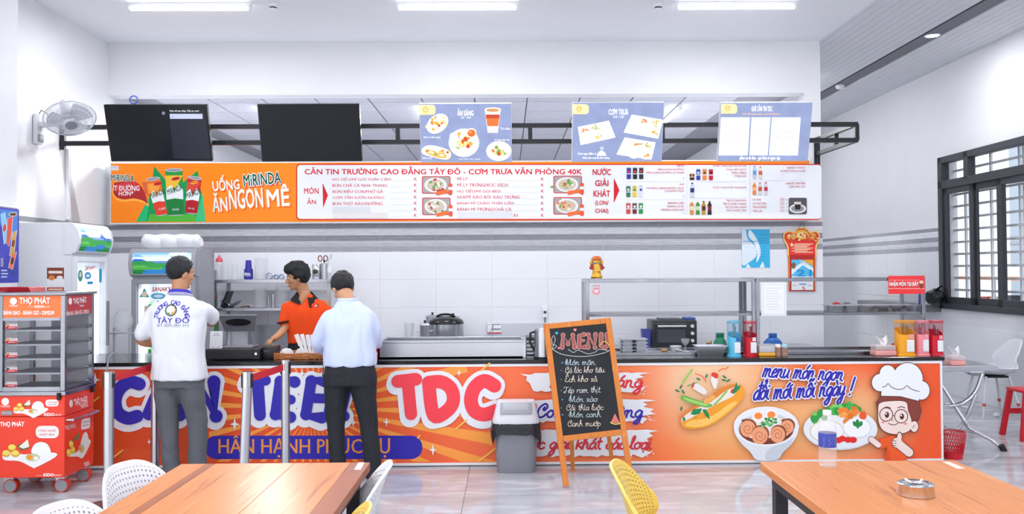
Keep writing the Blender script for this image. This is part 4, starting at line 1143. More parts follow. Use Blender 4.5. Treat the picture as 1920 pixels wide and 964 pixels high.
for i, (tl, tr, bl, br, lab) in enumerate(MSC):
    t, mp = screen('menu_screen', lab, tl, tr, bl, br, lit, 0, 0, mat('silver screen bezel', '#cfd2da', .35, metal=.4))
    A = Art(mp, (0, -1, 0), rough=.3, emit=.55)
    if i == 0:
        A.frame(480, 0, 3.2125)
        A.rect(981, 632, 1080, 692, '#f8d9a2', 1, r=20); A.rect(981, 632, 1020, 692, '#f8d9a2', 1); A.ring(1020, 660, 15, 15, 4, '#e29a36', 2); A.stroke([(1012, 662), (1028, 654)], 4, '#e29a36', 2); A.text('CĂN TIN TDC', 996, 678, 1046, 687, '#e29a36', 2)
        A.text('ĂN SÁNG', 1212, 655, 1308, 698, '#ffffff', 1, bold=.02); A.text('6:00 - 10:00', 1232, 703, 1293, 714, '#ffffff', 1)
        dish(A, 1092, 745, 72, 52, 1, FOOD, 26, rot=-38); dish(A, 1252, 860, 92, 86, 1, FOOD, 34)
        A.ell(1297, 800, 30, 28, '#f6e9dc', 4); A.ell(1297, 802, 24, 22, '#e4672b', 5); A.ell(1290, 796, 10, 7, '#f59b55', 6)
        A.ell(1180, 820, 14, 20, '#d9dbe2', 4)
        A.poly([(1005, 890), (1060, 875), (1160, 905), (1172, 945), (1140, 962), (1060, 945), (1003, 925)], '#f3ead2', 1, smooth=4); A.poly([(1030, 900), (1140, 930), (1165, 950), (1100, 950), (1030, 925)], '#e5a85a', 2, smooth=4)
        for k in range(18): A.ell(random.uniform(1030, 1160), random.uniform(905, 945), 9, 7, random.choice(FOOD), 3, n=8)
        dish(A, 1462, 910, 76, 60, 1, FOOD, 22)
        A.poly([(1377, 660), (1473, 660), (1455, 800), (1395, 800)], '#f1e4da', 1); A.poly([(1383, 690), (1467, 690), (1458, 760), (1393, 760)], '#d9713a', 2); A.poly([(1383, 690), (1467, 690), (1465, 712), (1385, 712)], '#b8452c', 3); A.ell(1425, 662, 50, 15, '#f7f0ea', 3); A.ell(1425, 664, 40, 10, '#c98a55', 4)
        for t_, *bx in (('Bánh mì thịt nướng', 1010, 820, 1110, 835), ('Trà đào', 1470, 768, 1532, 782), ('Hủ tiếu thập cẩm', 1438, 834, 1527, 850), ('Bánh mì chả', 1005, 945, 1060, 957), ('Cơm tấm sườn nướng', 1220, 952, 1350, 964)): A.text(t_, *bx, '#ffffff', 4)
    elif i == 1:
        A.frame(960, 0, 3.2125)
        A.rect(357, 628, 455, 688, '#f8d9a2', 1, r=20); A.rect(357, 628, 400, 688, '#f8d9a2', 1); A.ring(396, 655, 14, 14, 4, '#e29a36', 2); A.stroke([(388, 657), (404, 649)], 4, '#e29a36', 2); A.text('CĂN TIN TDC', 370, 674, 424, 683, '#e29a36', 2)
        A.text('CƠM TRƯA', 575, 652, 693, 692, '#ffffff', 1, bold=.02); A.text('10:00 - 13:00', 603, 698, 668, 711, '#ffffff', 1)
        for pts, cells in (([(388, 765), (580, 727), (624, 828), (408, 874)], ((432, 785), (500, 772), (440, 838), (514, 822))), ([(712, 690), (908, 722), (880, 836), (664, 798)], ((795, 732), (862, 742), (775, 780), (848, 800))), ([(672, 828), (866, 858), (842, 962), (624, 930)], ((752, 868), (820, 884), (735, 925), (806, 936)))):
            A.poly([(sum(p[0] for p in pts) / 4 + (x - sum(p[0] for p in pts) / 4) * .97, y) for x, y in pts], '#fbfbf8', 1)
            for k, (x, y) in enumerate(cells): dish(A, x, y, 33 + 5 * (k == 2), 25 + 6 * (k == 2), 2, [['#c9572f', '#e39a4a'], ['#e5b040', '#7f9f4a'], ['#f0eee8', '#d9d6d0'], ['#f0c060', '#d98a3a']][k], 12, '#d9d6cc')
        A.ell(538, 934, 26, 24, '#ffffff', 1, a0=180, a1=360); A.rect(510, 934, 566, 939, '#ffffff', 1); A.ell(538, 907, 4, 4, '#ffffff', 1, n=8)
        for x in (530, 538, 546): A.stroke([(x, 900), (x + 3, 893), (x, 885)], 2.5, '#ffffff', 1)
        A.text('Cơm ngon đậm vị', 395, 919, 504, 935, '#ffffff', 2, bold=.02); A.text('Phần cơm trưa đủ dinh dưỡng', 425, 942, 588, 960, '#ffffff', 2, bold=.02)
    else:
        A.frame(960, 0, 3.2125)
        A.rect(1263, 626, 1360, 685, '#f8d9a2', 1, r=20); A.rect(1263, 626, 1300, 685, '#f8d9a2', 1); A.ring(1302, 652, 14, 14, 4, '#e29a36', 2); A.stroke([(1294, 654), (1310, 646)], 4, '#e29a36', 2); A.text('CĂN TIN TDC', 1276, 671, 1328, 680, '#e29a36', 2)
        A.text('GHÉ CĂN TIN TDC', 1446, 630, 1572, 670, '#ffffff', 1, bold=.02); A.text('TRẠM TIẾP NĂNG LƯỢNG - NỤ CƯỜI SỐNG SỐ 1', 1390, 676, 1624, 697, '#ffc98a', 1)
        for k, (x0, x1) in enumerate(((1252, 1436), (1444, 1562), (1546, 1740))):
            x0, x1 = ((1250, 1432), (1440, 1556), (1564, 1742))[k] if False else ((1250, 1430), (1438, 1558), (1566, 1742))[k]
        for k, (q, l1, l2) in enumerate((([(1262, 707), (1437, 707), (1420, 936), (1245, 936)], 'Nóng tay tôi,', 'đậu tứ hạnh'), ([(1446, 707), (1561, 707), (1540, 936), (1430, 936)], 'Tiện ví', 'trọn vẹn ngon nghẻ'), ([(1569, 707), (1742, 707), (1722, 936), (1548, 936)], 'Nạp "pin" nhanh,', 'giá sinh viên'))):
            A.poly(q, '#fbfbfd', 1)
            cx = sum(p[0] for p in q) / 4; wd = (q[1][0] - q[0][0]) * .33
            A.text(l1, cx - wd, 790, cx + wd, 808, '#a5a2bd', 2, bold=.01); A.text(l2, cx - wd, 815, cx + wd, 833, '#a5a2bd', 2, bold=.01)
            for z in (856, 882): A.hand('chonlmon ngon', cx - wd * 1.1, z, cx + wd * 1.1, z + 8, 1.5, '#c5c6d3', 2)
        A.hand('phuc vu tu tam - gui tron vi ngon', 1370, 948, 1585, 958, 2.6, '#ffffff', 2)
        A.ell(1598, 952, 6, 6, '#ffffff', 2, n=10); A.ell(1608, 952, 6, 6, '#ffffff', 2, n=10); A.poly([(1592, 955), (1614, 955), (1603, 966)], '#ffffff', 2)
    A.build('screen_picture', t)
# ------------------------------------------------------------------ kitchen: fridges, shelves, things on the counter
def box_thing(name, label, cat, a, b, m, bev=.004, group=None, seg=2):
    o = MB()
    ctr = Vector(((a[0] + b[0]) / 2, (a[1] + b[1]) / 2, a[2]))
    o.M = Matrix.Translation(-ctr); o.box(a, b, bev=bev, seg=seg)
    return tag(o.build(name, m, None, ctr), label, cat, group)
def P(mb, name, m, par, **k): return mb.build(name, m, par, **k)
def px_w(n, Y): return n / scale(Y)

cabinet_w = mat('white fridge enamel', '#e4e7ed', 0.25, var=.01)
cabinet_g = mat('grey fridge enamel', '#a3a5ad', 0.35)
gasket = mat('grey gasket', '#7e8088', .6)
fridge_in = mat('white fridge lining', '#eef2f8', .5)
led = mat('lit fridge lamp', '#f4f8ff', .5, emit=2.2)
def landscape(A, x0, y0, x1, y1):
    """printed mountain lake across the lamp panel"""
    w_, h = x1 - x0, y1 - y0
    f = lambda pts: [(x0 + w_ * a, y0 + h * b) for a, b in pts]
    A.rect(x0, y0, x1, y1, '#63b4ec', 0)
    A.poly(f([(0.25, 0), (1, 0), (1, .4), (.85, .35), (.6, .42), (.4, .2)]), '#e6eff8', 1)
    for k, (x, y) in enumerate(((.45, .15), (.6, .22), (.75, .12), (.9, .2))): A.ell(x0 + w_ * x, y0 + h * y, w_ * .12, h * .09, '#f5f8fc', 2, n=12)
    A.poly(f([(0, .2), (.2, .35), (.35, .42), (.55, .5), (.62, .4), (.7, .3), (.78, .42), (.86, .36), (1, .48), (1, .72), (0, .72)]), '#2f6fc4', 3)
    A.poly(f([(0, .34), (.18, .42), (.4, .58), (.7, .62), (1, .58), (1, 1), (0, 1)]), '#2f9a48', 4)
    A.poly(f([(0, .45), (.25, .55), (.5, .64), (.3, .74), (0, .68)]), '#57b84c', 5)
    A.poly(f([(.05, 1), (.3, .85), (.5, .78), (.85, .82), (.6, .92), (.5, 1)]), '#3a86d6', 6)
    A.poly(f([(.6, 1), (.7, .86), (1, .76), (1, 1)]), '#1f7a3c', 6)
    A.poly(f([(0, .85), (.15, .88), (.05, 1), (0, 1)]), '#1f7a3c', 7)

def fridge(name, label, loc, rz, w_, d, h, col, sticker, seed):
    """showcase fridge; local front faces -y, origin at the middle of the base"""
    t = thing(name, label, 'fridge', loc, rz)
    zs = h - .27
    b = MB(); T = .04
    b.box((-w_ / 2, -d / 2, .08), (-w_ / 2 + T, d / 2, h), bev=.004, seg=1); b.box((w_ / 2 - T, -d / 2, .08), (w_ / 2, d / 2, h), bev=.004, seg=1)
    e = w_ / 2 - .003; b.box((-e, d / 2 - T, .085), (e, d / 2 - .003, h - .004)); b.box((-e, -d / 2 + .003, h - .03), (e, d / 2 - T - .001, h - .002)); b.box((-e, -d / 2 + .003, .083), (e, d / 2 - T - .001, .3)); b.box((-e, -d / 2 + .003, zs - .03), (e, d / 2 - T - .001, zs))
    P(b, 'body', col, t)
    b = MB(); b.box((-w_ / 2 + T + .004, -d / 2 + .02, .304), (w_ / 2 - T - .004, d / 2 - T - .004, zs - .034)); b.f = [f[::-1] for f in b.f]; b.f = b.f[:2] + b.f[3:]; b.m = b.m[:5]; b.s = b.s[:5]
    P(b, 'lining', fridge_in, t)
    # bulging lamp head
    prof = [(0, 0), (.045, .02), (.07, .09), (.075, .14), (.06, .21), (.02, .26), (0, .268)]
    side = lambda x: [(x, -d / 2 - a, zs + z) for a, z in prof] + [(x, -d / 2 + .05, zs + .268), (x, -d / 2 + .05, zs)]
    b = MB(); b.loft([side(-w_ / 2 - .012), side(w_ / 2 + .012)], smooth=False); P(b, 'lamp_head', cabinet_w if col is cabinet_w else mat('pale grey lamp head', '#b4b6bd', .35), t)
    def mp(u, v):
        y = v * .2; k = .03 + y
        for (a0, z0), (a1, z1) in zip(prof, prof[1:]):
            if z0 <= k <= z1: a = a0 + (a1 - a0) * (k - z0) / (z1 - z0); break
        return Vector((u * (w_ - .05), -d / 2 - a - .001, zs + k))
    A = Art(lambda u, v: mp(u, 1 - v), (0, -1, 0), rough=.3, emit=.35, step=4e-5)
    # bands so that the print follows the bulge
    L = [((0, 1), '#6cb8ee')]
    for i in range(10):
        v0, v1 = i / 10, (i + 1) / 10
        pal = ['#8cc6f0', '#cfe3f4', '#e9f1f8', '#dbe8f4', '#4a86cf', '#3f9f52', '#37a04a', '#58b74e', '#3b88d2', '#22803f']
        A.rect(-.5, v0, .5, v1, pal[i], 0)
    for v0, v1, x0, x1, c in ((.3, .4, -.5, -.25, '#2f6fc4'), (.3, .4, .1, .3, '#3b78c9'), (.4, .5, -.5, -.1, '#33974a'), (.4, .5, .2, .5, '#2f6fc4'), (.2, .3, .17, .24, '#4a86cf'), (.5, .6, .3, .5, '#2a8a45'), (.6, .7, -.5, -.2, '#63bd55'), (.7, .8, .0, .35, '#3b88d2'), (.8, .9, -.5, -.25, '#2b8c44'), (.8, .9, .25, .5, '#2b8c44'), (.9, 1, -.35, .1, '#3b88d2'), (0, .1, .1, .5, '#e9f1f8'), (.1, .2, -.5, -.3, '#7dbcec')):
        q = .09
        A.poly([(x0, v1), (x0 + q * .3, v0), (x1 - q, v0), (x1, v1)], c, 1)
    A.build('lamp_picture', t)
    # door
    dz0, dz1 = .3, zs - .02; y = -d / 2 - .035
    dr = MB(); fw_ = .045
    for q in ((-w_ / 2, -w_ / 2 + fw_, dz0, dz1), (w_ / 2 - fw_, w_ / 2, dz0, dz1), (-w_ / 2 + fw_, w_ / 2 - fw_, dz0, dz0 + fw_), (-w_ / 2 + fw_, w_ / 2 - fw_, dz1 - fw_, dz1)): dr.box((q[0], y, q[2]), (q[1], -d / 2, q[3]), bev=.005, seg=1)
    door = P(dr, 'door', col, t)
    b = MB(); b.box((-w_ / 2 + fw_, y + .01, dz0 + fw_), (w_ / 2 - fw_, y + .016, dz1 - fw_)); P(b, 'door_pane', pane_glass, door)
    b = MB(); b.box((w_ / 2 - .035, y - .02, .9), (w_ / 2 - .015, y, 1.3), bev=.005, seg=1); P(b, 'handle', gasket, door)
    A = Art(lambda u, v: Vector((-w_ / 2 + u * w_, y + .0095, dz1 - v)), (0, -1, 0))
    A.text('SANAKY', .32, .075, .62, .115, '#c03a3a', 1, bold=.03, shear=.2)
    if sticker:
        A.poly([(.12, .17), (.2, .08), (.28, .17)], '#3fae9c', 1); A.ell(.2, .14, .05, .025, '#f0e0d2', 2); A.build('door_sticker', door); A.ell(.42, .16, .12, .03, '#57b6e0', 1); A.ell(.42, .16, .07, .015, '#e6f3fa', 2)
        A.rect(.2, .25, .5, .45, '#d9cfc0', 1); A.rect(.24, .28, .34, .34, '#e2c04a', 2)
    else:
        A.ell(.18, .16, .07, .05, '#3f9f93', 1); A.ell(.18, .15, .03, .022, '#f0e0d2', 2); A.ell(.4, .16, .1, .032, '#2f9ad6', 1); A.ell(.4, .16, .06, .015, '#e6f3fa', 2); A.rect(.38, .21, .55, .235, '#2f9ad6', 1); A.rect(.74, .1, .82, .22, '#3f9fc9', 1)
    A.build('door_sticker', door)
    for k in range(5):
        z = .5 + .22 * k; b = MB()
        if z > zs - .2: break
        for j in range(9): b.bar((-w_ / 2 + T, -d / 2 + .06 + j * (d - .15) / 8, z), (w_ / 2 - T, -d / 2 + .06 + j * (d - .15) / 8, z), .006)
        b.bar((-w_ / 2 + T, -d / 2 + .06, z - .01), (w_ / 2 - T, -d / 2 + .06, z - .01), .012, .03); o = P(b, 'wire_shelf', mat('white shelf wire', '#d5d9e2', .4), t); o['kind'] = 'stuff'
    lx = -w_ / 2 + .075 if sticker else .17
    b = MB(); b.cyl((lx, -d / 2 + .05, .4), (lx, -d / 2 + .05, zs - .12), .018 if sticker else .035); P(b, 'inner_lamp', led, t)
    area('fridge_light', (lx, -d / 2 + .1, (zs + .3) / 2), .3, 1.0, 6, (R(90), 0, 0), parent=t)
    for sx in (-1, 1):
        for sy in (-1, 1): b = MB(); b.cyl((sx * (w_ / 2 - .06), sy * (d / 2 - .06), 0), (sx * (w_ / 2 - .06), sy * (d / 2 - .06), .08), .025); P(b, 'foot', black_pl, t)
    random.seed(seed); n_ = 0; k_ = -1
    for k in range(4):
        z = .5 + .22 * k
        x = -w_ / 2 + .12
        while x < w_ / 2 - .1:
            hh = random.uniform(.1, .17); r = random.uniform(.025, .035)
            b = MB(); b.lathe([(r, 0), (r, hh * .7), (r * .4, hh * .85), (r * .4, hh)], n=12)
            c = random.choice(['#3a7a4a', '#d9dde4', '#c9a24a', '#7fae8a', '#c7cbd4'])
            cc = b.build('drink_bottle', mat('fridge drink ' + c, c, .25))
            p = Matrix.Translation(loc) @ Matrix.Rotation(rz, 4, 'Z') @ Vector((x, -d / 2 + .12, z + .004)); cc.location = p
            n_ = n_ + 1 if k == k_ else 1; k_ = k
            tag(cc, ('first', 'second', 'third', 'fourth', 'fifth', 'sixth')[n_ - 1] + ' bottle from the left on the ' + ('lowest', 'second', 'third', 'top')[k] + ' shelf of the ' + ('white fridge' if not sticker else 'grey fridge'), 'bottle', 'drinks in the ' + ('left' if not sticker else 'grey') + ' fridge')
            x += random.uniform(.07, .12)
    return t
f1 = fridge('showcase_fridge', 'tall white glass door fridge standing side on against the left wall', (-3.95, 7.54, 0), R(90), .6, .6, 1.98, cabinet_w, 0, 4)
org = Vector(f1.location)
inv1 = Matrix.Rotation(-R(90), 4, 'Z')
A = Art(lambda u, v: inv1 @ (at(u, v, 7.24) - org), inv1.to_3x3() @ Vector((0, -1, 0)))
A.rect(88, 502, 120, 523, '#8a4633', 0); A.rect(91, 508, 117, 513, '#efe6df', 1); A.ell(97, 521, 6, 5, '#d98a4a', 1); A.ell(112, 521, 6, 4, '#f1efec', 1); A.rect(88, 523, 120, 536, '#eef0f4', 0); A.rect(88, 539, 120, 547, '#b5562f', 0); A.rect(91, 541.5, 117, 543.5, '#f3e9df', 1)
A.build('side_sticker', f1)
XF0, XF1 = at(246, 600, 8.15).x, at(366, 600, 8.15).x
f2 = fridge('showcase_fridge', 'grey glass door fridge behind the man in the white polo shirt', ((XF0 + XF1) / 2, 8.15 + .28, 0), 0, XF1 - XF0, .5, at(300, 466, 8.15).z, cabinet_g, 1, 9)
# roll of white wrapping on the grey fridge
zt2 = at(300, 466, 8.15).z
b = MB(); n = 18; pts = []
for i in range(n + 1):
    x = -.29 + .58 * i / n
    pts.append((x, .015 * math.sin(i * 1.3), .064 + .003 * math.sin(i * 1.1)))
b.tube(pts, [.02] + [.05 + .002 * math.sin(i * 1.2) for i in range(1, n)] + [.03], n=14, flat=1.5)
o = tag(b.build('wrapping_roll', milky_pl if False else mat('white plastic wrapping', '#eceef3', .3, bump=.25, bscale=40), None, (f2.location.x - .0, f2.location.y - .08, zt2 + .004)), 'crumpled roll of white plastic wrapping lying on the grey fridge', 'wrapping roll')
# wire rack with a clear bag between the fridges
rk = thing('wire_stand', 'narrow steel stand between the two fridges', 'stand', (at(228, 650, 7.95).x, 7.95, 0))
for x in (-.07, .07): b = MB(); b.cyl((x, 0, 0), (x, 0, 1.05), .01); P(b, 'post', steel, rk)
for z in (.75, 1.0): b = MB(); b.bar((-.09, 0, z), (.09, 0, z), .12, .012); P(b, 'shelf', steel, rk)
b = MB(); b.ell((0, 0, .11), (.085, .06, .11), 16, 10)
b.v = [p + Vector((noise.noise(p * 22) * .02, 0, noise.noise(p * 25 + Vector((3, 1, 2))) * .015)) for p in b.v]
tag(b.build('plastic_bag', clear_pl, None, (at(230, 590, 7.95).x, 7.95, 1.0)), 'crumpled clear plastic bag on the steel stand between the fridges', 'bag')

# back worktable and its splash board
TB = .75
wt = thing('steel_worktable', 'long stainless worktable along the tiled kitchen wall', 'table', (0, 8.9, 0))
wx0, wx1 = at(414, 620, 8.7).x, 3.2
b = MB(); b.box((wx0, -.32, TB - .04), (wx1, .325, TB), bev=.004, seg=1); P(b, 'table_top', steel_h, wt)
for x in (wx0 + .05, -.6, 1.3, wx1 - .05):
    for y in (-.27, .28): b = MB(); b.cyl((x, y, 0), (x, y, TB - .04), .02); P(b, 'leg', steel, wt)
b = MB(); b.box((wx0 + .1, -.27, .2), (wx1 - .1, .28, .22)); P(b, 'lower_shelf', steel_h, wt)
sx0, sx1 = at(913, 610, 9.2).x, at(1085, 610, 9.2).x
b = MB(); b.box((sx0, .31, TB), (sx1, .335, at(960, 606, 9.2).z), bev=.003, seg=1); tag(b.build('splash_board', mat('pale steel board', '#d9dce3', .3, metal=.4), None, (0, 8.899, 0)), 'pale sheet board standing at the back of the worktable behind the kettle', 'board')
sx0, sx1 = at(466, 640, 9.2).x, at(560, 640, 9.2).x
b = MB(); b.box((sx0, .29, TB), (sx1, .31, at(500, 609, 9.2).z)); tag(b.build('splash_board', mat('dull steel board', '#9a9ca3', .4, metal=.8), None, (0, 8.899, 0)), 'dull steel board standing at the back of the worktable behind the till', 'board')
# tap
X = at(466, 640, 8.95).x; zt_ = at(466, 592, 8.95).z
b = MB(); pts = [(.045, 0, .001), (.045, 0, .2)] + [(.045 * math.cos(R(a)), 0, zt_ - TB - .05 + .05 * math.sin(R(a))) for a in range(0, 181, 20)] + [(-.045, 0, zt_ - TB - .12)]
b.tube(pts, .014, 10)
tag(b.build('sink_tap', chrome, None, (X, 9.0, TB)), 'curved steel tap behind the till', 'tap')

# stainless wall shelves
YS = 8.98
sh = thing('wall_shelf', 'two tier stainless shelf rack on the kitchen wall behind the staff', 'shelf', (0, YS, 0))
xa, xb = at(401, 523, YS).x, at(620, 523, YS).x
z1, z2 = at(500, 524, YS - .14).z, at(500, 577.5, YS - .14).z
b = MB(); b.box((xa, -.14, z1 - .035), (xb, .2, z1), bev=.003, seg=1); P(b, 'shelf_board', steel_h, sh)
b = MB(); b.box((at(412, 570, YS).x, -.14, z2 - .03), (xb, .2, z2), bev=.003, seg=1); P(b, 'shelf_board', steel_h, sh)
for px in (404, 419, 617):
    X = at(px, 500, YS).x; b = MB(); b.box((X - .02, -.02 if px != 419 else .16, TB + .0), (X + .02, .01 if px != 419 else .19, z1 + (.1 if px != 419 else -.03)), bev=.003, seg=1); P(b, 'post', steel, sh)
    if px == 617:
        b = MB(); b.box((X - .03, -.03, z1 + .06), (X + .03, .02, z1 + .12), bev=.004, seg=1); P(b, 'hook_plate', white_al, sh)
def stack(name, label, cat, px, w_px, top, base_z, Y, m, n=9, taper=.85, group=None, cups=True):
    X = at(px, 500, Y).x; r = w_px / scale(Y) / 2; h = at(px, top, Y).z - base_z
    prof = []
    for i in range(n):
        z = h * i / n
        prof += [(r * taper, z), (r, z + h / n * .75), (r, z + h / n * .98)]
    b = MB(); b.lathe(prof + [(r * .97, h)], n=18)
    return tag(b.build(name, m, None, (X, Y, base_z)), label, cat, group)
YT = YS - .02
for px, w_, top, lab in ((408.5, 14, 495, 'stack of clear cups at the left end of the top shelf'), (422, 14, 493.5, 'second stack of clear cups from the left on the top shelf'), (440, 13, 496, 'clear cup stack nearest the blue cups on the top shelf')):
    stack('cup_stack', lab, 'cups', px, w_, top, z1, YT, clear_pl, 6, .93, 'clear cup stacks on the top shelf')
stack('cup_stack', 'broad tall stack of clear cups right of the blue cups on the top shelf', 'cups', 489, 23, 485, z1, YT, clear_pl, 10, .95, 'clear cup stacks on the top shelf')
for px, w_, top, lab in ((488, 23, 541, 'wide stack of clear cups on the lower shelf left of the steel cup'), (528, 22, 536, 'wide stack of clear cups on the lower shelf beside the staff member')):
    stack('cup_stack', lab, 'cups', px, w_, top, z2, YT, clear_pl, 10, .95, 'clear cup stacks on the lower shelf')
X = at(466, 500, YT).x; h = at(466, 488, YT).z - z1
t = thing('paper_cups', 'dark blue paper cup stack with a white emblem on the top shelf', 'cups', (X, YT, z1))
b = MB(); b.lathe([(.028, h), (.034, h * .55), (.045, h * .54), (.045, h * .5), (.047, h * .12), (.043, 0)][::-1], n=20); P(b, 'cups', mat('dark blue paper cup', '#3b38a6', .45), t)
b = MB()
for i in range(9): a = R(-90 + (i - 4) * 9); zz = h * (.26 + .06 * math.sin(i * 2.2)); b.ell((.0475 * math.cos(a), .0475 * math.sin(a), zz), (.006, .004, .009 + .004 * (i % 2)), 8, 6)
P(b, 'emblem', mat('white print', '#e8eaf2', .5), t)['kind'] = 'stuff'
# glass mugs lying on the shelf, can, scissors cup
for i, (px, r) in enumerate(((506, .034), (519, .024), (529, .025))):
    X = at(px, 515, YT).x; b = MB(); b.M = Matrix.Rotation(R(90), 4, 'X')
    b.lathe([(r, -.05), (r, .05), (r * .85, .05), (r * .85, -.04), (.001, -.04)], n=20)
    t = thing('glass_mug', ('patterned glass lying on the top shelf next to the clear cup stack', 'middle glass of the three lying on the top shelf', 'glass lying on the top shelf nearest the staff member')[i], 'glass', (X, YT, z1 + r), 0, 'glasses lying on the shelf')
    P(b, 'cup', clear_pl, t)
    b = MB(); b.M = Matrix.Rotation(R(90), 4, 'X')
    for k in range(7): a = k * .9; b.ell((r * .95 * math.cos(a), r * .95 * math.sin(a), .03), (.008, .008, .012), 8, 6)
    P(b, 'pattern', mat('blue glass print', '#5a6db8', .4), t)['kind'] = 'stuff'
X = at(593, 510, YT).x
t = thing('food_can', 'silver tin with a dark round label on the top shelf', 'can', (X, YT, z1))
h = at(593, 496, YT).z - z1
b = MB(); b.lathe([(.042, 0), (.044, .004), (.044, h - .004), (.041, h)], n=22); P(b, 'tin', chrome, t)
b = MB()
for a in range(-30, 31, 10): b.ell((.0445 * math.sin(R(a)), -.0445 * math.cos(R(a)), h * .5), (.008, .003, .028 * math.cos(R(a * 2))), 8, 8)
P(b, 'label', mat('dark can label', '#4a4238', .5), t)
X = at(608, 510, YT).x; h = at(608, 494, YT).z - z1
t = thing('utensil_cup', 'steel cup holding utensils at the right end of the top shelf', 'cup', (X, YT, z1))
b = MB(); b.lathe([(.038, 0), (.04, h), (.037, h), (.036, .005), (.001, .005)], n=22); P(b, 'cup', steel, t)
t2 = thing('scissors', 'red handled scissors standing in the steel cup on the shelf', 'scissors', (X - .012, YT - .01, z1 + .006), R(10))
for s_ in (-1, 1):
    b = MB(); b.tube([(s_ * .028 + .02 * math.cos(a * .524), 0, h + .045 + .03 * math.sin(a * .524)) for a in range(12)], .0055, 8, closed=True); P(b, 'handle', mat('red brown handle', '#8c3a2c', .4), t2)
    b = MB(); b.bar((s_ * .012, 0, h + .015), (-s_ * .004, s_ * .003, .0), .008, .003); P(b, 'blade', steel, t2)
t3 = thing('whisk', 'small wire whisk standing in the steel cup on the shelf', 'whisk', (X + .015, YT, z1 + .006))
b = MB(); b.tube([(0, 0, 0), (.03, 0, h + .02)], .004, 8); P(b, 'handle', steel, t3)
for k in range(3):
    b = MB(); ph = k * 1.05; b.tube([(.03 + .03 * q / 8 + math.cos(ph) * .016 * math.sin(math.pi * q / 8), math.sin(ph) * .016 * math.sin(math.pi * q / 8), h + .02 + .075 * q / 8) for q in range(9)], .0018, 6); P(b, 'wire', steel, t3)
b = MB(); b.tube([(0, 0, 0), (.0, 0, h), (-.002, 0, h + .03)], [.005, .005, .011], 8)
tag(b.build('spatula', black_pl, None, (X + .002, YT - .014, z1 + .006)), 'black handled tool standing in the steel cup between scissors and whisk', 'tool')
# sauce bottle behind the cups, plastic pouch
X = at(411, 505, YT + .12).x; h = at(411, 478, YT + .12).z - z1
t = thing('sauce_bottle', 'clear bottle with a pink cap behind the left cup stacks', 'bottle', (X, YT + .12, z1))
b = MB(); b.lathe([(.035, 0), (.035, h * .7), (.02, h * .82)], n=16); P(b, 'bottle', milky_pl, t)
b = MB(); b.lathe([(.034, h * .7), (.036, h * .8), (.012, h * .93), (.004, h)], n=16); P(b, 'cap', mat('pink cap', '#e0566a', .4), t)
# lower shelf: lids, plates, cups
X = at(421, 558, YT).x
t = thing('black_tablet', 'black flat panel leaning up on the lower shelf', 'panel', (X, YT - .03, z2))
b = MB(); b.M = Matrix.Rotation(R(22), 4, 'Y'); b.box((-.012, -.09, .012), (.012, .09, .185), bev=.004, seg=1); b.box((-.015, -.02, 0), (.015, .02, .02)); P(b, 'panel', black_pl, t)
for i, (px, r, tilt, lab) in enumerate(((418, .05, 55, 'steel lid leaning against the black panel on the lower shelf'), (427, .055, 40, 'steel pan tilted in the middle of the lower shelf dishes'), (440, .075, -28, 'flat steel plate tilted on the lower shelf, rightmost of the dishes'))):
    X = at(px, 570, YT).x; b = MB(); b.M = Matrix.Rotation(R(tilt), 4, 'Y')
    b.lathe([(r * .5, 0), (r * .9, .012), (r, .02), (r * .97, .023), (r * .86, .017), (.001, .006)], n=24)
    dz = min(p.z for p in b.v); b.v = [p - Vector((0, 0, dz)) for p in b.v]
    tag(b.build('steel_dish', chrome, None, (X, YT - .02 + .03 * i, z2)), lab, 'dish', 'steel dishes on the lower shelf')
X = at(462, 574, YT).x; b = MB(); b.tube([(-.06, 0, .01), (-.02, .01, .012), (.02, 0, .02), (.05, -.01, .012)], [.004, .009, .006, .012], 8); tag(b.build('serving_spoon', mat('copper spoon', '#b08a78', .3, metal=.8), None, (X, YT - .06, z2 - .001)), 'small coppery spoon lying on the lower shelf', 'spoon')
for px, w_, top, lab in ((503.5, 5, 557, 'narrow steel cup on the lower shelf between the clear stacks'), (512.5, 9, 552, 'taller steel cup on the lower shelf between the clear stacks')):
    X = at(px, 560, YT).x; r = w_ / scale(YT) / 2; h = at(px, top, YT).z - z2; b = MB(); b.lathe([(r * .9, 0), (r, h), (r * .9, h), (r * .85, .005), (.001, .005)], n=18); tag(b.build('steel_cup', chrome, None, (X, YT, z2)), lab, 'cup', 'steel cups on the lower shelf')
# towels hanging from the rack
for k, (px0, px1, y0, y1, c, lab, dy) in enumerate(((391, 415, 556, 628, '#8d7468', 'brown towel hanging from the left end of the shelf rack', -.05), (402, 412, 563, 624, '#1f9a5c', 'green towel hanging over the brown one at the shelf rack', -.095))):
    Y = YS - .1; xa_, xb_ = at(px0, 600, Y).x, at(px1, 600, Y).x; za, zb_ = at(400, y0, Y).z, at(400, y1, Y).z
    cx = (xa_ + xb_) / 2
    def tw(u, v, cx=cx, xa_=xa_, xb_=xb_, za=za, zb_=zb_):
        w_ = (xb_ - xa_) * (.3 + .7 * v ** .7)
        return ((u - .5) * w_, .012 * math.sin(u * 17 + v * 2) * (.3 + v), (za - zb_) * (1 - v) + (.02 * math.sin(u * 5) if v > .9 else 0))
    b = MB(); b.grid(tw, 20, 14, thick=.006)
    o = tag(b.build('hanging_towel', mat('towel ' + c, c, .95, var=.12, vscale=30, bump=.3, bscale=200), None, (cx, Y + dy, zb_)), lab, 'towel')

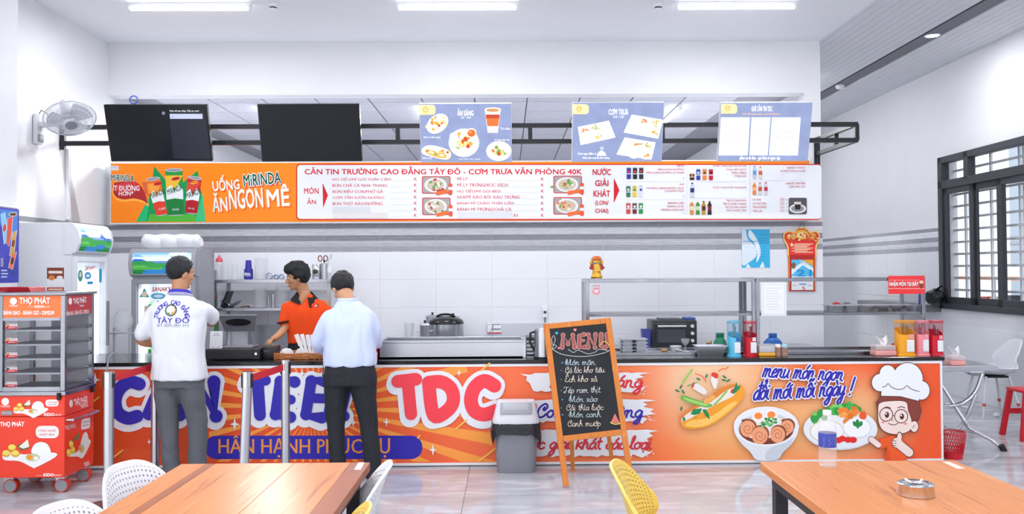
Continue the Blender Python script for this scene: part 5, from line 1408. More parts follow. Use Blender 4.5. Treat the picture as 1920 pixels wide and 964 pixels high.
# ---- till corner of the counter
def cx_at(px, Y): return at(px, 650, Y).x
X0, X1 = at(385, 664, 7.0).x, at(487, 664, 7.0).x
dz = at(430, 655, 7.0).z
t = thing('cash_drawer', 'long black cash drawer under the till stand on the counter', 'drawer', ((X0 + X1) / 2, 7.2, CT))
w2 = (X1 - X0) / 2
b = MB(); b.box((-w2, -.2, .004), (w2, .2, dz - CT), bev=.004, seg=1); P(b, 'case', mat('black drawer steel', '#25262b', .45, bump=.05, bscale=400), t)
b = MB(); b.box((-w2 + .012, -.206, .012), (w2 - .06, -.2, dz - CT - .012), bev=.002, seg=1); P(b, 'front_panel', mat('black drawer face', '#2c2d33', .5), t)
b = MB(); b.cyl((w2 - .03, -.206, .05), (w2 - .03, -.198, .05), .01); P(b, 'lock', chrome, t)
X0, X1 = at(488, 664, 7.02).x, at(513, 664, 7.02).x
t = thing('receipt_printer', 'small black printer box right of the cash drawer', 'printer', ((X0 + X1) / 2, 7.15, CT)); w2 = (X1 - X0) / 2 - .002
b = MB(); b.box((-w2, -.1, 0), (w2, .1, .1), bev=.008); P(b, 'case', black_pl, t)
b = MB(); b.box((-w2 + .02, -.105, .06), (w2 - .03, -.095, .075)); P(b, 'paper_slot', mat('grey slot', '#44464d', .5), t)
# till stand seen from behind
X = at(450, 640, 7.2).x; s_ = scale(7.2)
t = thing('till_stand', 'grey tablet till on a folding stand seen from behind', 'till', (X, 7.2, dz))
gm = mat('grey till shell', '#6f7179', .45, metal=.3)
b = MB(); b.box((-.13, -.1, 0), (.13, .1, .012), bev=.004, seg=1); P(b, 'base', mat('silver till base', '#b9bbc2', .3, metal=.8), t)
for sx in (-1, 1): b = MB(); b.bar((sx * .11, .05, .01), (sx * .085, -.01, .16), .025, .01); P(b, 'arm', mat('silver till arm', '#a5a7ae', .3, metal=.8), t)
Mt = Matrix.Translation((0, -.01, .145)) @ Matrix.Rotation(R(112), 4, 'X')
b = MB(); b.M = Mt; b.prism([(-.12, -.01), (.12, -.01), (.155, .135), (-.155, .135)], -.012, .012); P(b, 'tablet', gm, t)
b = MB(); b.M = Mt @ Matrix.Translation((0, .075, .013)); b.prism([(.105 * math.cos(a * .314) , .032 * math.sin(a * .314) ) for a in range(20)], -.002, .004); P(b, 'grip_slot', black_pl, t)
# card stand without its code
X = at(404.5, 640, 7.05).x
t = thing('card_stand', 'clear stand with a white payment card on the cash drawer', 'card stand', (X, 7.05, dz), R(0))
h = at(404, 621, 7.05).z - dz
b = MB(); b.M = Matrix.Rotation(R(-8), 4, 'X'); b.box((-.051, 0, .002), (.051, .004, h)); P(b, 'card', mat('white card', '#eef0f4', .4), t)
b = MB(); b.box((-.055, -.03, 0), (.055, .03, .004)); P(b, 'base', case_glass, t)
A = Art(lambda u, v: Matrix.Rotation(R(-8), 4, 'X') @ Vector((u, -.0005, h - v)), (0, -1, 0))
A.rect(-.02, .02, .02, .024, '#8a8d98', 0); A.rect(-.028, .034, .028, .038, '#8a8d98', 0); A.rect(-.034, .13, -.012, .133, '#8a8d98', 0); A.rect(.01, .13, .034, .133, '#8a8d98', 0)
A.build('card_print', t)
# basket with wrapped cutlery
Y = 7.14; X0, X1 = at(518, 665, Y).x, at(608, 665, Y).x
t = thing('wicker_basket', 'low woven orange brown basket on the counter beside the till', 'basket', ((X0 + X1) / 2, Y, CT)); w2 = (X1 - X0) / 2
wick = mat('woven cane', '#b9703a', .6, var=.25, vscale=60, bump=.4, bscale=150)
for k in range(4):
    b = MB(); z = .008 + .012 * k; q = []
    for i in range(72):
        a = 2 * math.pi * i / 72; c_, s2 = math.cos(a), math.sin(a); e = .35
        q.append((w2 * math.copysign(abs(c_) ** e, c_), .12 * math.copysign(abs(s2) ** e, s2), z + .003 * math.sin(i * math.pi / 2 + k * math.pi)))
    b.tube(q, .0075, 6, closed=True); P(b, 'woven_band', wick, t)
b = MB(); b.box((-w2 + .01, -.11, 0), (w2 - .01, .11, .005)); P(b, 'bottom', wick, t)
for px, r, lab in ((538, .06, 'left clear lidded bowl in the woven basket'), (566, .057, 'right clear lidded bowl in the woven basket')):
    b = MB(); b.lathe([(r * .95, 0), (r, .02), (r * .9, .045), (r * .55, .07), (.001, .078)], n=22); tag(b.build('plastic_bowl', milky_pl, None, (at(px, 660, Y).x, Y - .01, CT + .006)), lab, 'bowl', 'clear bowls in the basket')
random.seed(8)
for i in range(7):
    X = at(574 + i * 4.6, 650, Y).x; b = MB(); tl = R(-22 + i * 7)
    b.M = Matrix.Rotation(tl, 4, 'Y') @ Matrix.Rotation(R(random.uniform(-30, 30)), 4, 'Z'); hh = .17 + .02 * random.random()
    b.prism([(-.012, -.004), (.012, -.003), (.013, .004), (-.012, .005)], 0, hh); b.prism([(-.02, -.001), (.02, -.002), (.02, .001), (-.02, .002)], hh * .55, hh + .012)
    dzz = min(p.z for p in b.v)
    tag(b.build('wrapped_cutlery', mat('white paper wrapper', '#f0f1f4', .6), None, (X, Y - .03 + .008 * i, CT + .006 - dzz)), ('first', 'second', 'third', 'fourth', 'fifth', 'sixth', 'last')[i] + ' paper wrapped cutlery set from the left, fanned out in the woven basket', 'cutlery', 'wrapped cutlery in the basket')
# red snack carton by the man in the blue shirt
X = at(702, 655, 7.1).x
t = thing('red_carton', 'red printed carton on the counter right of the man in the blue shirt', 'carton', (X, 7.12, CT)); h = at(702, 637, 7.1).z - CT
b = MB(); b.box((-.036, -.05, 0), (.036, .05, h), bev=.003, seg=1); P(b, 'box', mat('red carton', '#e0242c', .4), t)
A = Art(lambda u, v: Vector((u, -.0505, v)), (0, -1, 0)); A.ell(0, .09, .024, .03, '#e9dede', 0); A.rect(-.03, .03, .03, .05, '#e9dede', 0); A.build('print', t)
# stainless guard trough
Y0, Y1 = 7.03, 7.45; X0, X1 = at(709, 655, Y0).x, at(985, 655, Y0).x; zg = at(850, 638.5, Y0).z
t = thing('steel_trough', 'long low stainless trough standing on the counter', 'trough', ((X0 + X1) / 2, (Y0 + Y1) / 2, CT)); w2, d2, h = (X1 - X0) / 2, (Y1 - Y0) / 2, zg - CT
b = MB(); b.box((-w2, -d2, 0), (w2, -d2 + .012, h - .01)); b.box((-w2, d2 - .012, 0), (w2, d2, h - .01)); b.box((-w2, -d2, 0), (-w2 + .012, d2, h - .01)); b.box((w2 - .012, -d2, 0), (w2, d2, h - .01)); b.box((-w2, -d2, 0), (w2, d2, .012)); P(b, 'wall', steel_h, t)
b = MB(); b.box((-w2, -d2 - .006, h - .02), (w2, -d2 + .03, h), bev=.003, seg=1); b.box((-w2, d2 - .03, h - .02), (w2, d2, h), bev=.003, seg=1); b.box((w2 - .03, -d2, h - .02), (w2, d2, h)); b.box((-w2, -d2, h - .02), (-w2 + .03, d2, h)); P(b, 'rim', steel_h, t)
b = MB(); b.box((w2 - .02, -d2 - .004, 0), (w2 + .004, -d2 + .02, h), bev=.003, seg=1); P(b, 'corner_strip', white_al, t)
X0, X1 = at(986, 655, 7.3).x, at(1016, 655, 7.3).x
t = thing('steel_drawer_unit', 'small stack of steel trays behind the kettle', 'trays', ((X0 + X1) / 2, 7.35, CT)); w2 = (X1 - X0) / 2
for k in range(4):
    b = MB(); b.box((-w2, -.12, .002 + .034 * k), (w2, .12, .026 + .034 * k), bev=.005, seg=1); P(b, 'tray', steel_h, t)
b = MB(); b.box((-w2, -.13, .138), (w2, .13, .15)); P(b, 'lid', mat('dark tray lid', '#55575e', .4, metal=.5), t)
# kettle
X = at(1020, 640, 7.0).x; h = at(1020, 613, 7.0).z - CT
t = thing('electric_kettle', 'tall brushed steel kettle on the counter beside the chalkboard', 'kettle', (X, 7.0, CT))
b = MB(); b.lathe([(.08, .014), (.08, .02), (.077, h * .92), (.07, h * .93), (.001, h * .93)], n=28); P(b, 'body', steel, t)
b = MB(); b.lathe([(.083, 0), (.083, .012), (.08, .014)], n=28); P(b, 'base', black_pl, t)
b = MB(); b.lathe([(.07, h * .93), (.066, h * .97), (.02, h * .985), (.016, h)], n=24); P(b, 'lid', steel, t)
b = MB(); b.tube([(-.07, 0, h * .85), (-.11, 0, h * .8), (-.115, 0, h * .5), (-.078, 0, h * .25)], .01, 8); P(b, 'handle', black_pl, t)

# ---- pots on the worktable
Y = 8.85
def bpx(px): return at(px, 640, Y).x
X = bpx(836); r = 33.5 / scale(Y); h = at(836, 593, Y).z - TB; hb = at(836, 607, Y).z - TB
t = thing('rice_cooker', 'big round rice cooker with a black lid on the back worktable', 'rice cooker', (X, Y, TB))
b = MB(); b.lathe([(r * .93, 0), (r, .02), (r, hb - .03), (r * 1.0, hb)], n=36); P(b, 'body', steel, t)
b = MB(); b.lathe([(r * 1.02, hb), (r * 1.02, hb + .012), (r * .93, hb + .04), (r * .7, h - .015), (r * .3, h)], n=36); P(b, 'lid', mat('black lid', '#1a1b1f', .18), t)
b = MB(); b.tube([(r * .5 * math.cos(R(a)), -r * .05, h - .01 + .03 * math.sin(R(a))) for a in range(0, 181, 15)], .012, 8); P(b, 'handle', black_pl, t)
b = MB(); b.box((r * .45, -r * .92, hb * .45), (r * .6, -r * .86, hb * .55)); b.box((r * .52, -r * .9, hb * .3), (r * .58, -r * .82, hb * .36)); P(b, 'switch', black_pl, t)
def pot(px, top, w_, lab, Y, base, knob=True, name='steel_pot'):
    X = at(px, 640, Y).x; r = w_ / scale(Y) / 2; h = at(px, top, Y).z - base
    t = thing(name, lab, 'pot', (X, Y, base), 0, 'steel pots on the worktable')
    al = mat('satin aluminium', '#cbcdd4', .35, metal=.9)
    b = MB(); b.lathe([(r * .95, 0), (r, .01), (r, h - .03), (r * 1.06, h - .025)], n=26); P(b, 'body', al, t)
    b = MB(); b.lathe([(r * 1.06, h - .025), (r * .9, h - .008), (r * .2, h)], n=26); P(b, 'lid', al, t)
    b = MB(); b.lathe([(.008, h), (.013, h + .01), (.012, h + .022), (.001, h + .024)], n=12); P(b, 'knob', black_pl, t)
    for s_ in (-1, 1): b = MB(); b.tube([(s_ * r, -.02, h * .7), (s_ * (r + .025), -.015, h * .72), (s_ * (r + .025), .015, h * .72), (s_ * r, .02, h * .7)], .005, 6); P(b, 'handle', al, t)
    return t
pot(811, 590, 25, 'lidded aluminium pot behind the left side of the rice cooker', 9.1, TB)
pot(850, 591.5, 24, 'lidded aluminium pot behind the right side of the rice cooker', 9.1, TB)
pot(797, 605, 19, 'small lidded pot left of the rice cooker on the worktable', 8.6, TB)
X = bpx(767)
t = thing('plastic_cup', 'clear plastic cup with a green strip on the worktable', 'cup', (X, Y, TB))
b = MB(); b.lathe([(.032, 0), (.05, .27), (.048, .27), (.03, .004)], n=20); P(b, 'cup', clear_pl, t)
b = MB(); b.lathe([(.0375, .085), (.039, .105)], n=20, cap=False); P(b, 'strip', mat('green strip', '#1f9a52', .5), t)
t = thing('tongs', 'steel tongs standing up against the splash board', 'tongs', (at(914, 640, 9.0).x, 9.0, TB))
for s_ in (-1, 1): b = MB(); b.M = Matrix.Rotation(R(14), 4, 'Y') @ Matrix.Rotation(R(-10), 4, 'X'); b.tube([(s_ * .022, 0, 0), (s_ * .018, 0, .12), (s_ * .004, 0, .24)], [.01, .008, .01], 8, flat=.4); P(b, 'arm', steel, t)
X0 = at(914, 615, 9.19).x; X1 = at(940, 615, 9.19).x
t = thing('price_notice', 'small white notice with a red base stripe on the splash board', 'notice', ((X0 + X1) / 2, 9.195, at(926, 625.7, 9.19).z)); h = at(926, 606.5, 9.19).z - t.location.z; w_ = X1 - X0
b = MB(); b.box((-w_ / 2, 0, 0), (w_ / 2, .003, h)); P(b, 'sheet', mat('white sheet', '#eceef3', .5), t)
A = Art(lambda u, v: Vector((u * w_ - w_ / 2, -.0004, h - v * h)), (0, -1, 0)); A.rect(0, .88, 1, 1, '#d8343c', 0); A.rect(.28, .08, .95, .15, '#6b6f7c', 0); A.rect(.3, .5, .95, .65, '#8a8e9a', 0); A.poly([(.08, .16), (.14, .06), (.2, .16)], '#d8343c', 0); A.build('print', t)
X = at(1021.5, 585, YB).x
t = thing('breaker_switch', 'white breaker box on the tiled wall above the kettle', 'switch', (X, YB - .009, at(1021, 595, YB).z)); h = at(1021, 575, YB).z - t.location.z
b = MB(); b.box((-.026, -.03, 0), (.026, 0, h), bev=.003, seg=1); P(b, 'case', white_pl, t)
for s_ in (-1, 1): b = MB(); b.box((s_ * .008 - .006, -.04, h * .4), (s_ * .008 + .006, -.028, h * .6)); P(b, 'toggle', black_pl, t)
b = MB(); b.tube([(0, -.01, 0), (.002, -.01, -.05), (0, -.01, -.085)], .008, 8); P(b, 'cable', mat('grey cable', '#7a7c84', .6), t)

# ---- glass display cases
YF, YR2 = 7.14, 7.56
def case(name, label, pxl, pxr, sx):
    X0, X1 = at(pxl, 560, YF).x, at(pxr, 560, YF).x
    zt_ = at(1250, 523, YF).z - CT; zs_ = at(1250, 590.5, YF).z - CT
    t = thing(name, label, 'display case', ((X0 + X1) / 2, (YF + YR2) / 2, CT), 0, 'glass display cases on the counter')
    w2, d2 = (X1 - X0) / 2, (YR2 - YF) / 2; k = .028
    for x in (-w2 + k / 2, w2 - k / 2):
        for y in (-d2 + k / 2, d2 - k / 2): b = MB(); b.box((x - k / 2, y - k / 2, 0), (x + k / 2, y + k / 2, zt_), bev=.002, seg=1); P(b, 'post', steel_f, t)
    for z in (zt_ - k, 0):
        for y in (-d2, d2 - k): b = MB(); b.box((-w2 + k, y, z), (w2 - k, y + k, z + k - .004 * (z == 0)), bev=.002, seg=1); P(b, 'rail', steel_f, t)
        for x in (-w2, w2 - k): b = MB(); b.box((x, -d2 + k, z), (x + k, d2 - k, z + k - .004 * (z == 0)), bev=.002, seg=1); P(b, 'rail', steel_f, t)
    b = MB(); b.box((-w2 + .004, -d2 + .004, zt_), (w2 - .004, d2 - .004, zt_ + .006)); P(b, 'top_pane', case_glass, t)
    for y in (-d2 + .012, d2 - .03): b = MB(); b.box((-w2 + k, y, zs_ - .012), (w2 - k, y + .018, zs_ + .01), bev=.002, seg=1); P(b, 'shelf_rail', steel_f, t)
    b = MB(); b.box((-w2 + k, -d2 + .03, zs_ + .004), (w2 - k, d2 - .03, zs_ + .01)); P(b, 'glass_shelf', case_glass, t)
    b = MB(); b.box((-w2 + k, -d2 + .004, k), (w2 - k, -d2 + .009, zt_ - k)); P(b, 'front_pane', case_glass, t)
    x = -w2 if sx < 0 else w2
    b = MB(); b.box((x - .003 * sx - .003, -d2 + k, k), (x - .003 * sx + .003, d2 - k, zt_ - k)); P(b, 'side_pane', case_glass, t)
    b = MB(); b.box((-w2 + k, -d2 + k, .002), (w2 - k, d2 - k, .008)); P(b, 'floor_sheet', steel_f, t)
    return t, zt_ + CT + .006, zs_ + CT + .01
caseL, ztop, zshelf = case('display_case', 'left glass display case, with the gold figure on top', 1098.5, 1416.5, -1)
caseR, _, _ = case('display_case', 'right glass display case, with the red sign at its corner', 1418, 1735.5, 1)
A = Art(lambda u, v: at(u, v, YF + .003) - Vector(caseL.location), (0, -1, 0))
for x in (1113, 1118, 1123): A.ell(x, 536, 1.6, 1.6, '#e8747c', 0, n=8)
A.ell(1118, 547, 7.5, 6, '#ee9aa0', 0); A.ell(1118, 546, 4, 3, '#dfe1e8', 1); A.rect(1112, 540, 1125, 541.2, '#e8747c', 0); A.build('window_sticker', caseL)
def plate(px0, py0, px1, py1, Y, name, label, cat, m, thick=.003):
    a, b_ = at(px0, py1, Y), at(px1, py0, Y)
    t = thing(name, label, cat, ((a.x + b_.x) / 2, Y, a.z)); w_, h = b_.x - a.x, b_.z - a.z
    b = MB(); b.box((-w_ / 2, 0, 0), (w_ / 2, thick, h)); P(b, 'sheet', m, t)
    org = Vector(t.location)
    return t, Art(lambda u, v: at(u, v, Y - .0003) - org, (0, -1, 0)), (w_, h)
t, A, _ = plate(1427.5, 530, 1474, 592.5, YF - .006, 'paper_notice', 'framed white paper notice taped to the right display case', 'notice', mat('white notice paper', '#eef0f5', .35))
A.rect(1430.5, 533.5, 1471.5, 590, '#c9ced9', 0); A.rect(1431.2, 534.2, 1470.8, 589.3, '#f1f2f6', 1)
for i in range(9): A.rect(1435 + (i % 3) * 2, 540 + i * 5, 1466 - (i * 7) % 9, 540.8 + i * 5, '#d3d6de', 2)
A.build('print', t)
t, A, _ = plate(1666, 517, 1733.5, 551.5, YF - .012, 'red_sign', 'red pick up sign hanging at the corner of the right display case', 'sign', mat('red sign', '#ee3b3f', .3))
A.rect(1666, 540.5, 1733, 541.8, '#f3b0a8', 0); A.rect(1666, 525, 1724, 525.8, '#f3b0a8', 0); A.text('NHẬN MÓN TẠI ĐÂY', 1668, 526.5, 1722, 538.5, '#ffffff', 1, bold=.03, outline=[('#a3232a', .03, 1, 1)])
A.poly([(1724, 530), (1731, 530), (1730, 541), (1725, 541)], '#8a3a2a', 1); A.ell(1727.5, 529, 4, 3, '#e8d0b0', 2); A.build('print', t)

# gold figure
X = at(1118.5, 500, 7.3).x; h = at(1118, 480, 7.3).z - ztop
t = thing('gold_figurine', 'small gold good luck figure holding a fan on the display case', 'figurine', (X, 7.3, ztop))
gold = mat('glossy gold', '#e0a83a', .3, metal=.6, var=.3, vscale=60); redc = mat('dark red lacquer', '#a32a2c', .35); bluec = mat('blue lacquer', '#3f7fb4', .4)
b = MB(); b.lathe([(.045, 0), (.05, .012), (.04, .03), (.034, .07), (.045, .1), (.035, .13), (.015, .145)], n=18); P(b, 'robe', gold, t)
b = MB(); b.ell((0, -.005, h - .052), (.036, .032, .036), 16, 12); b.ell((0, -.036, h - .056), (.008, .008, .007), 8, 6); P(b, 'head', gold, t)
b = MB(); b.lathe([(.04, h - .035), (.047, h - .03), (.036, h - .012), (.03, h - .004), (.01, h)], n=16); P(b, 'hat', mat('gold and red hat', '#c9622c', .4, var=.4, vscale=90), t)
for s_ in (-1, 1):
    b = MB(); b.ell((s_ * .045, -.005, h - .06), (.012, .016, .026), 10, 8); P(b, 'hat_flap', gold, t)
    b = MB(); b.tube([(s_ * .032, 0, .115), (s_ * .05, -.03, .09), (s_ * .025, -.05, .075)], [.014, .016, .012], 8); P(b, 'arm', redc, t)
    b = MB(); b.ell((s_ * .022, -.03, .125), (.014, .008, .009), 8, 6); P(b, 'collar', bluec, t)
b = MB(); b.M = Matrix.Translation((0, -.05, .06)) @ Matrix.Rotation(R(90), 4, 'X'); b.prism([(0, 0)] + [(.042 * math.cos(R(a)), .035 * math.sin(R(a)) + .005) for a in range(0, 181, 18)], -.004, .004); P(b, 'fan', mat('gold fan', '#d9b04a', .35, metal=.5), t)

# on the counter in front of the cases
metal_c = chrome
def holder(px, w_px, top, mid, c, label, Y, square=False):
    X = at(px, 640, Y).x; r = w_px / scale(Y) / 2; h = at(px, top, Y).z - CT; hm = at(px, mid, Y).z - CT
    t = thing('cutlery_holder', label, 'holder', (X, Y, CT), 0, 'cutlery holders on the counter')
    m = mat('holder plastic ' + c, c, .3)
    n = 28; e = .5 if square else 1.0
    def ringp(rr, z, cut=0.0):
        out = []
        for i in range(n):
            a = 2 * math.pi * i / n; x, y = math.cos(a), math.sin(a)
            x, y = math.copysign(abs(x) ** e, x) * rr, math.copysign(abs(y) ** e, y) * rr
            out.append((x, y, z + cut * (.5 + .5 * (y / rr)) ))
        return out
    b = MB(); b.loft([ringp(r * 1.08, 0), ringp(r * 1.08, .008), ringp(r * .95, .014), ringp(r * .93, hm * .98, hm * .3), ringp(r * .9, hm * .98, hm * .3), ringp(r * .88, .02)]); P(b, 'body', m, t)
    b = MB(); b.loft([ringp(r * .91, hm * .7), ringp(r * .94, h - .012), ringp(r * .92, h - .012), ringp(r * .89, hm * .7)], cap=False); P(b, 'clear_wall', glass_mat('clear holder wall ' + c, c, .1, .1), t)
    b = MB(); b.loft([ringp(r * .97, h - .02), ringp(r * .97, h - .004), ringp(r * .9, h)]); P(b, 'lid', glass_mat('holder lid ' + c, c, .45, .2), t)
    b = MB(); b.box((-r * .15, -r * .99, hm * .2), (r * .68, -r * .95, hm * .75)); P(b, 'label', mat('white label', '#eceef2', .5), t)
    b = MB(); b.box((r * .1, -r * 1.0, hm * .8), (r * .6, -r * .95, hm * 1.0)); P(b, 'badge', mat('badge ' + c, {'#5fc3e8': '#2f5fb0', '#c9152a': '#e9dfe2'}.get(c, '#e9a0a8'), .5), t)
    random.seed(int(px))
    for i in range(7):
        a = random.uniform(0, 6.28); q = r * .45 * random.random()
        x, y = q * math.cos(a), q * math.sin(a); tz = h * random.uniform(.78, .92)
        b = MB(); b.tube([(x * .6, y * .6, .025), (x, y, tz - .05), (x * 1.1, y * 1.1, tz)], [.004, .004, .009], 7, flat=.4); 
        o = b.build('cutlery', chrome if i % 2 else mat('dark cutlery', '#4a4d55', .35, metal=.4), None, (X, Y, CT))
        tag(o, 'spoon or stick standing in the ' + label.split(' cutlery')[0] + ' cutlery holder', 'cutlery', 'cutlery in the holders')
    return t
holder(1376, 26, 601, 632, '#5fc3e8', 'light blue cutlery holder, leftmost on the counter', 7.03)
holder(1406, 26, 602, 632, '#c9152a', 'dark red cutlery holder beside the light blue one', 7.03)
holder(1695.5, 33, 600.5, 626, '#f7a823', 'orange yellow cutlery holder under the red sign', 7.0, True)
holder(1727, 25, 600.5, 626, '#f4919c', 'pink cutlery holder between the yellow and red ones', 7.0, True)
holder(1754, 25, 600.5, 628, '#d0162f', 'bright red cutlery holder at the right end of the counter', 7.0, True)
def tissue(loc, label, w_=.175):
    t = thing('tissue_box', label, 'tissue box', loc, 0, 'pink tissue boxes')
    pk = mat('pink translucent plastic', '#f2a9a4', .35)
    b = MB(); b.box((-w_ / 2, -.06, 0), (w_ / 2, .06, .042), bev=.008); P(b, 'tray', pk, t)
    b = MB(); b.box((-w_ / 2 + .004, -.056, .042), (w_ / 2 - .004, .056, .085), bev=.01); P(b, 'cover', glass_mat('clear tissue cover', '#f3e4e4', .45, .3), t)
    b = MB()
    def leaf(u, v): return ((u - .5) * .085 * (.45 + .8 * v) + .012 * math.sin(v * 4), .02 * math.sin(u * 6 + v * 2), .075 + .075 * v + .012 * math.cos(u * 7) * v)
    b.grid(leaf, 10, 8, thick=.001); P(b, 'tissue', mat('white tissue', '#f6f7f9', .9), t)
    return t
tissue((at(1655.5, 650, 7.02).x, 7.02, CT), 'pink tissue box on the counter left of the yellow holder')
X = at(1681, 655, 7.0).x
t = thing('spice_jar', 'small jar with a red lid between tissue box and yellow holder', 'jar', (at(1677.5, 655, 7.1).x, 7.1, CT), 0, 'jars on the counter')
b = MB(); b.lathe([(.022, 0), (.024, .01), (.024, .065)], n=16); P(b, 'jar', mat('pale jar', '#ecd9cf', .3), t)
b = MB(); b.lathe([(.026, .065), (.026, .085), (.022, .088)], n=16); P(b, 'lid', mat('red jar lid', '#d8303a', .4), t)
X0, X1 = at(1420.5, 655, 7.03).x, at(1451.5, 655, 7.03).x; w2 = (X1 - X0) / 2
t = thing('plastic_tub', 'clear tub with a yellow base beside the dark red holder', 'tub', ((X0 + X1) / 2, 7.04, CT))
b = MB(); b.box((-w2, -.05, 0), (w2, .05, .03), bev=.008); P(b, 'base', mat('yellow tub base', '#f3b43a', .4), t)
b = MB(); b.box((-w2 + .003, -.047, .03), (w2 - .003, .047, .088), bev=.008); P(b, 'cover', milky_pl, t)
b = MB(); b.box((-w2, -.05, .088), (w2, .05, .096), bev=.003, seg=1); P(b, 'lid', clear_pl, t)
for px, c, lab in ((1458, '#efe4dc', 'spice shaker with a cream cap right of the clear tub'), (1471, '#a9d3e6', 'spice shaker with a pale blue cap, rightmost of the two')):
    t = thing('spice_shaker', lab, 'shaker', (at(px, 655, 7.04).x, 7.04, CT), 0, 'spice shakers on the counter')
    b = MB(); b.lathe([(.026, 0), (.026, .07)], n=18); P(b, 'jar', mat('shaker print ' + c, '#b08a78', .4, var=.5, vscale=70), t)
    b = MB(); b.lathe([(.027, .07), (.027, .085), (.02, .096), (.001, .098)], n=18); P(b, 'cap', mat('cap ' + c, c, .4), t)
def lidlike(px, py0, py1, w_, c, label, Y):
    base = CT + .0085; X = at(px, 640, Y).x; r = w_ / scale(Y) / 2; h = at(px, py0, Y).z - base
    t = thing('domed_cover', label, 'cover', (X, Y, base), 0, 'plastic covers in the display cases')
    m = mat('plastic ' + c, c, .35)
    b = MB(); b.lathe([(r, 0), (r * .98, .02), (r * .75, h * .55), (r * .45, h * .74), (r * .1, h * .78)], n=26); P(b, 'dome', m, t)
    b = MB(); b.box((-.035, -.01, h * .74), (.035, .01, h), bev=.006); P(b, 'handle', m, t)
lidlike(1449, 625, 650, 43, '#2b6cc4', 'blue plastic cover inside the right display case', 7.34)
lidlike(1350, 624, 650, 30, '#1f8f6a', 'green plastic cover behind the light blue holder', 7.36)
t = thing('sauce_jar', 'small brown labelled jar left of the green cover', 'jar', (at(1329, 640, 7.3).x, 7.3, CT + .0085), 0, 'jars on the counter')
b = MB(); b.lathe([(.024, 0), (.024, .08)], n=16); P(b, 'jar', mat('brown jar', '#a8673f', .4, var=.3, vscale=60), t)
b = MB(); b.lathe([(.026, .08), (.026, .1)], n=16); P(b, 'lid', mat('pale jar lid', '#d9c4b4', .4), t)
# steel pan
X0, X1 = at(1304, 650, 7.03).x, at(1360, 650, 7.03).x; w2 = (X1 - X0) / 2
t = thing('steel_pan', 'rectangular flared steel pan left of the light blue holder', 'pan', ((X0 + X1) / 2 , 7.05, CT))
rr = lambda x, y, z: [(-x, -y, z), (x, -y, z), (x, y, z), (-x, y, z)]
b = MB(); b.loft([rr(w2 * .75, .055, 0), rr(w2 * .97, .075, .085), rr(w2 * 1.05, .082, .085), rr(w2 * 1.05, .082, .09), rr(w2 * .95, .073, .09), rr(w2 * .73, .05, .006)], smooth=False); P(b, 'pan', steel_h, t)
# steel meal trays with five wells
def meal_tray(name, loc, label, w_=.26, d=.2, group='meal trays', e=0.0):
    t = thing(name, label, 'tray', loc, 0, group)
    b = MB(); b.box((-w_ / 2, -d / 2, .024 + e), (w_ / 2, d / 2, .028 + e)); P(b, 'rim', steel_h, t)
    for x, y, a, c in ((-w_ * .25, -d * .24, w_ * .2, d * .2), (w_ * .25, -d * .24, w_ * .2, d * .2), (-w_ * .3, d * .24, w_ * .15, d * .2), (0, d * .24, w_ * .12, d * .2), (w_ * .3, d * .24, w_ * .15, d * .2)):
        b = MB(); b.M = Matrix.Translation((x, y, 0)); b.loft([rr(a * .75, c * .75, 0), rr(a, c, .024 + e), rr(a * .96, c * .96, .0285 + e), rr(a * .72, c * .72, .004)], smooth=False); P(b, 'well', steel_h, t)
    return t
Xs = [at(px, 580, 7.3).x for px in (1580, 1637, 1690)]
for i, X in enumerate(Xs): meal_tray('meal_tray', (X, 7.35, zshelf + .001), ('left', 'middle', 'right')[i] + ' meal tray on the glass shelf of the right display case', .245, .24, 'meal trays on the glass shelf', .026)
for i, (dx, c, lab) in enumerate(((-.03, '#d9483c', 'red chilli piece in the left meal tray on the glass shelf'), (.06, '#8a8d95', 'grey spoon end in the left meal tray on the glass shelf'))):
    b = MB(); b.tube([(-.03, 0, .012), (0, .004, .016), (.035, 0, .012)], [.008, .011, .005], 8); tag(b.build('food_piece', mat('food ' + c, c, .5), None, (Xs[0] + dx, 7.36, zshelf + .054)), lab, 'food')
X = at(1187, 650, 7.34).x
for k in range(4): meal_tray('meal_tray', (X, 7.34, CT + .009 + .0295 * k), 'meal tray in the stack inside the left display case, ' + ('bottom', 'second', 'third', 'top')[k] + ' one', .23, .2, 'stacked meal trays')
# oven on the worktable
Y0 = 8.62; X0, X1 = at(1224, 630, Y0).x, at(1308, 630, Y0).x; h = at(1260, 601, Y0).z - TB; w2 = (X1 - X0) / 2
t = thing('toaster_oven', 'black toaster oven behind the left display case', 'oven', ((X0 + X1) / 2, 8.82, TB))
b = MB(); b.box((-w2, -.18, .015), (w2, .18, h), bev=.012); P(b, 'case', mat('black oven enamel', '#26272c', .35), t)
b = MB(); b.box((-w2 + .02, -.195, .04), (w2 * .52, -.18, h - .03), bev=.006, seg=1); dr = P(b, 'door', mat('oven door frame', '#1c1d21', .3), t)
b = MB(); b.box((-w2 + .05, -.199, .07), (w2 * .46, -.194, h - .09)); P(b, 'window', mat('dark oven glass', '#4d5058', .12), dr)
b = MB(); b.bar((-w2 + .05, -.215, h - .055), (w2 * .48, -.215, h - .055), .016); P(b, 'handle', white_al, dr)
for k in range(3): b = MB(); z = h * (.8 - .25 * k); b.cyl((w2 * .78, -.2, z), (w2 * .78, -.178, z), .017); P(b, 'knob', white_al, t)
for sx in (-1, 1): b = MB(); b.box((sx * w2 * .8 - .02, -.15, 0), (sx * w2 * .8 + .02, .15, .016)); P(b, 'foot', black_pl, t)
box_thing('dark_tray', 'flat dark tray lying on the toaster oven', 'tray', (at(1234, 600, 8.8).x, 8.7, TB + h), (at(1275, 600, 8.8).x, 8.9, TB + h + .015), mat('dark tray', '#5d5f66', .5), .004)
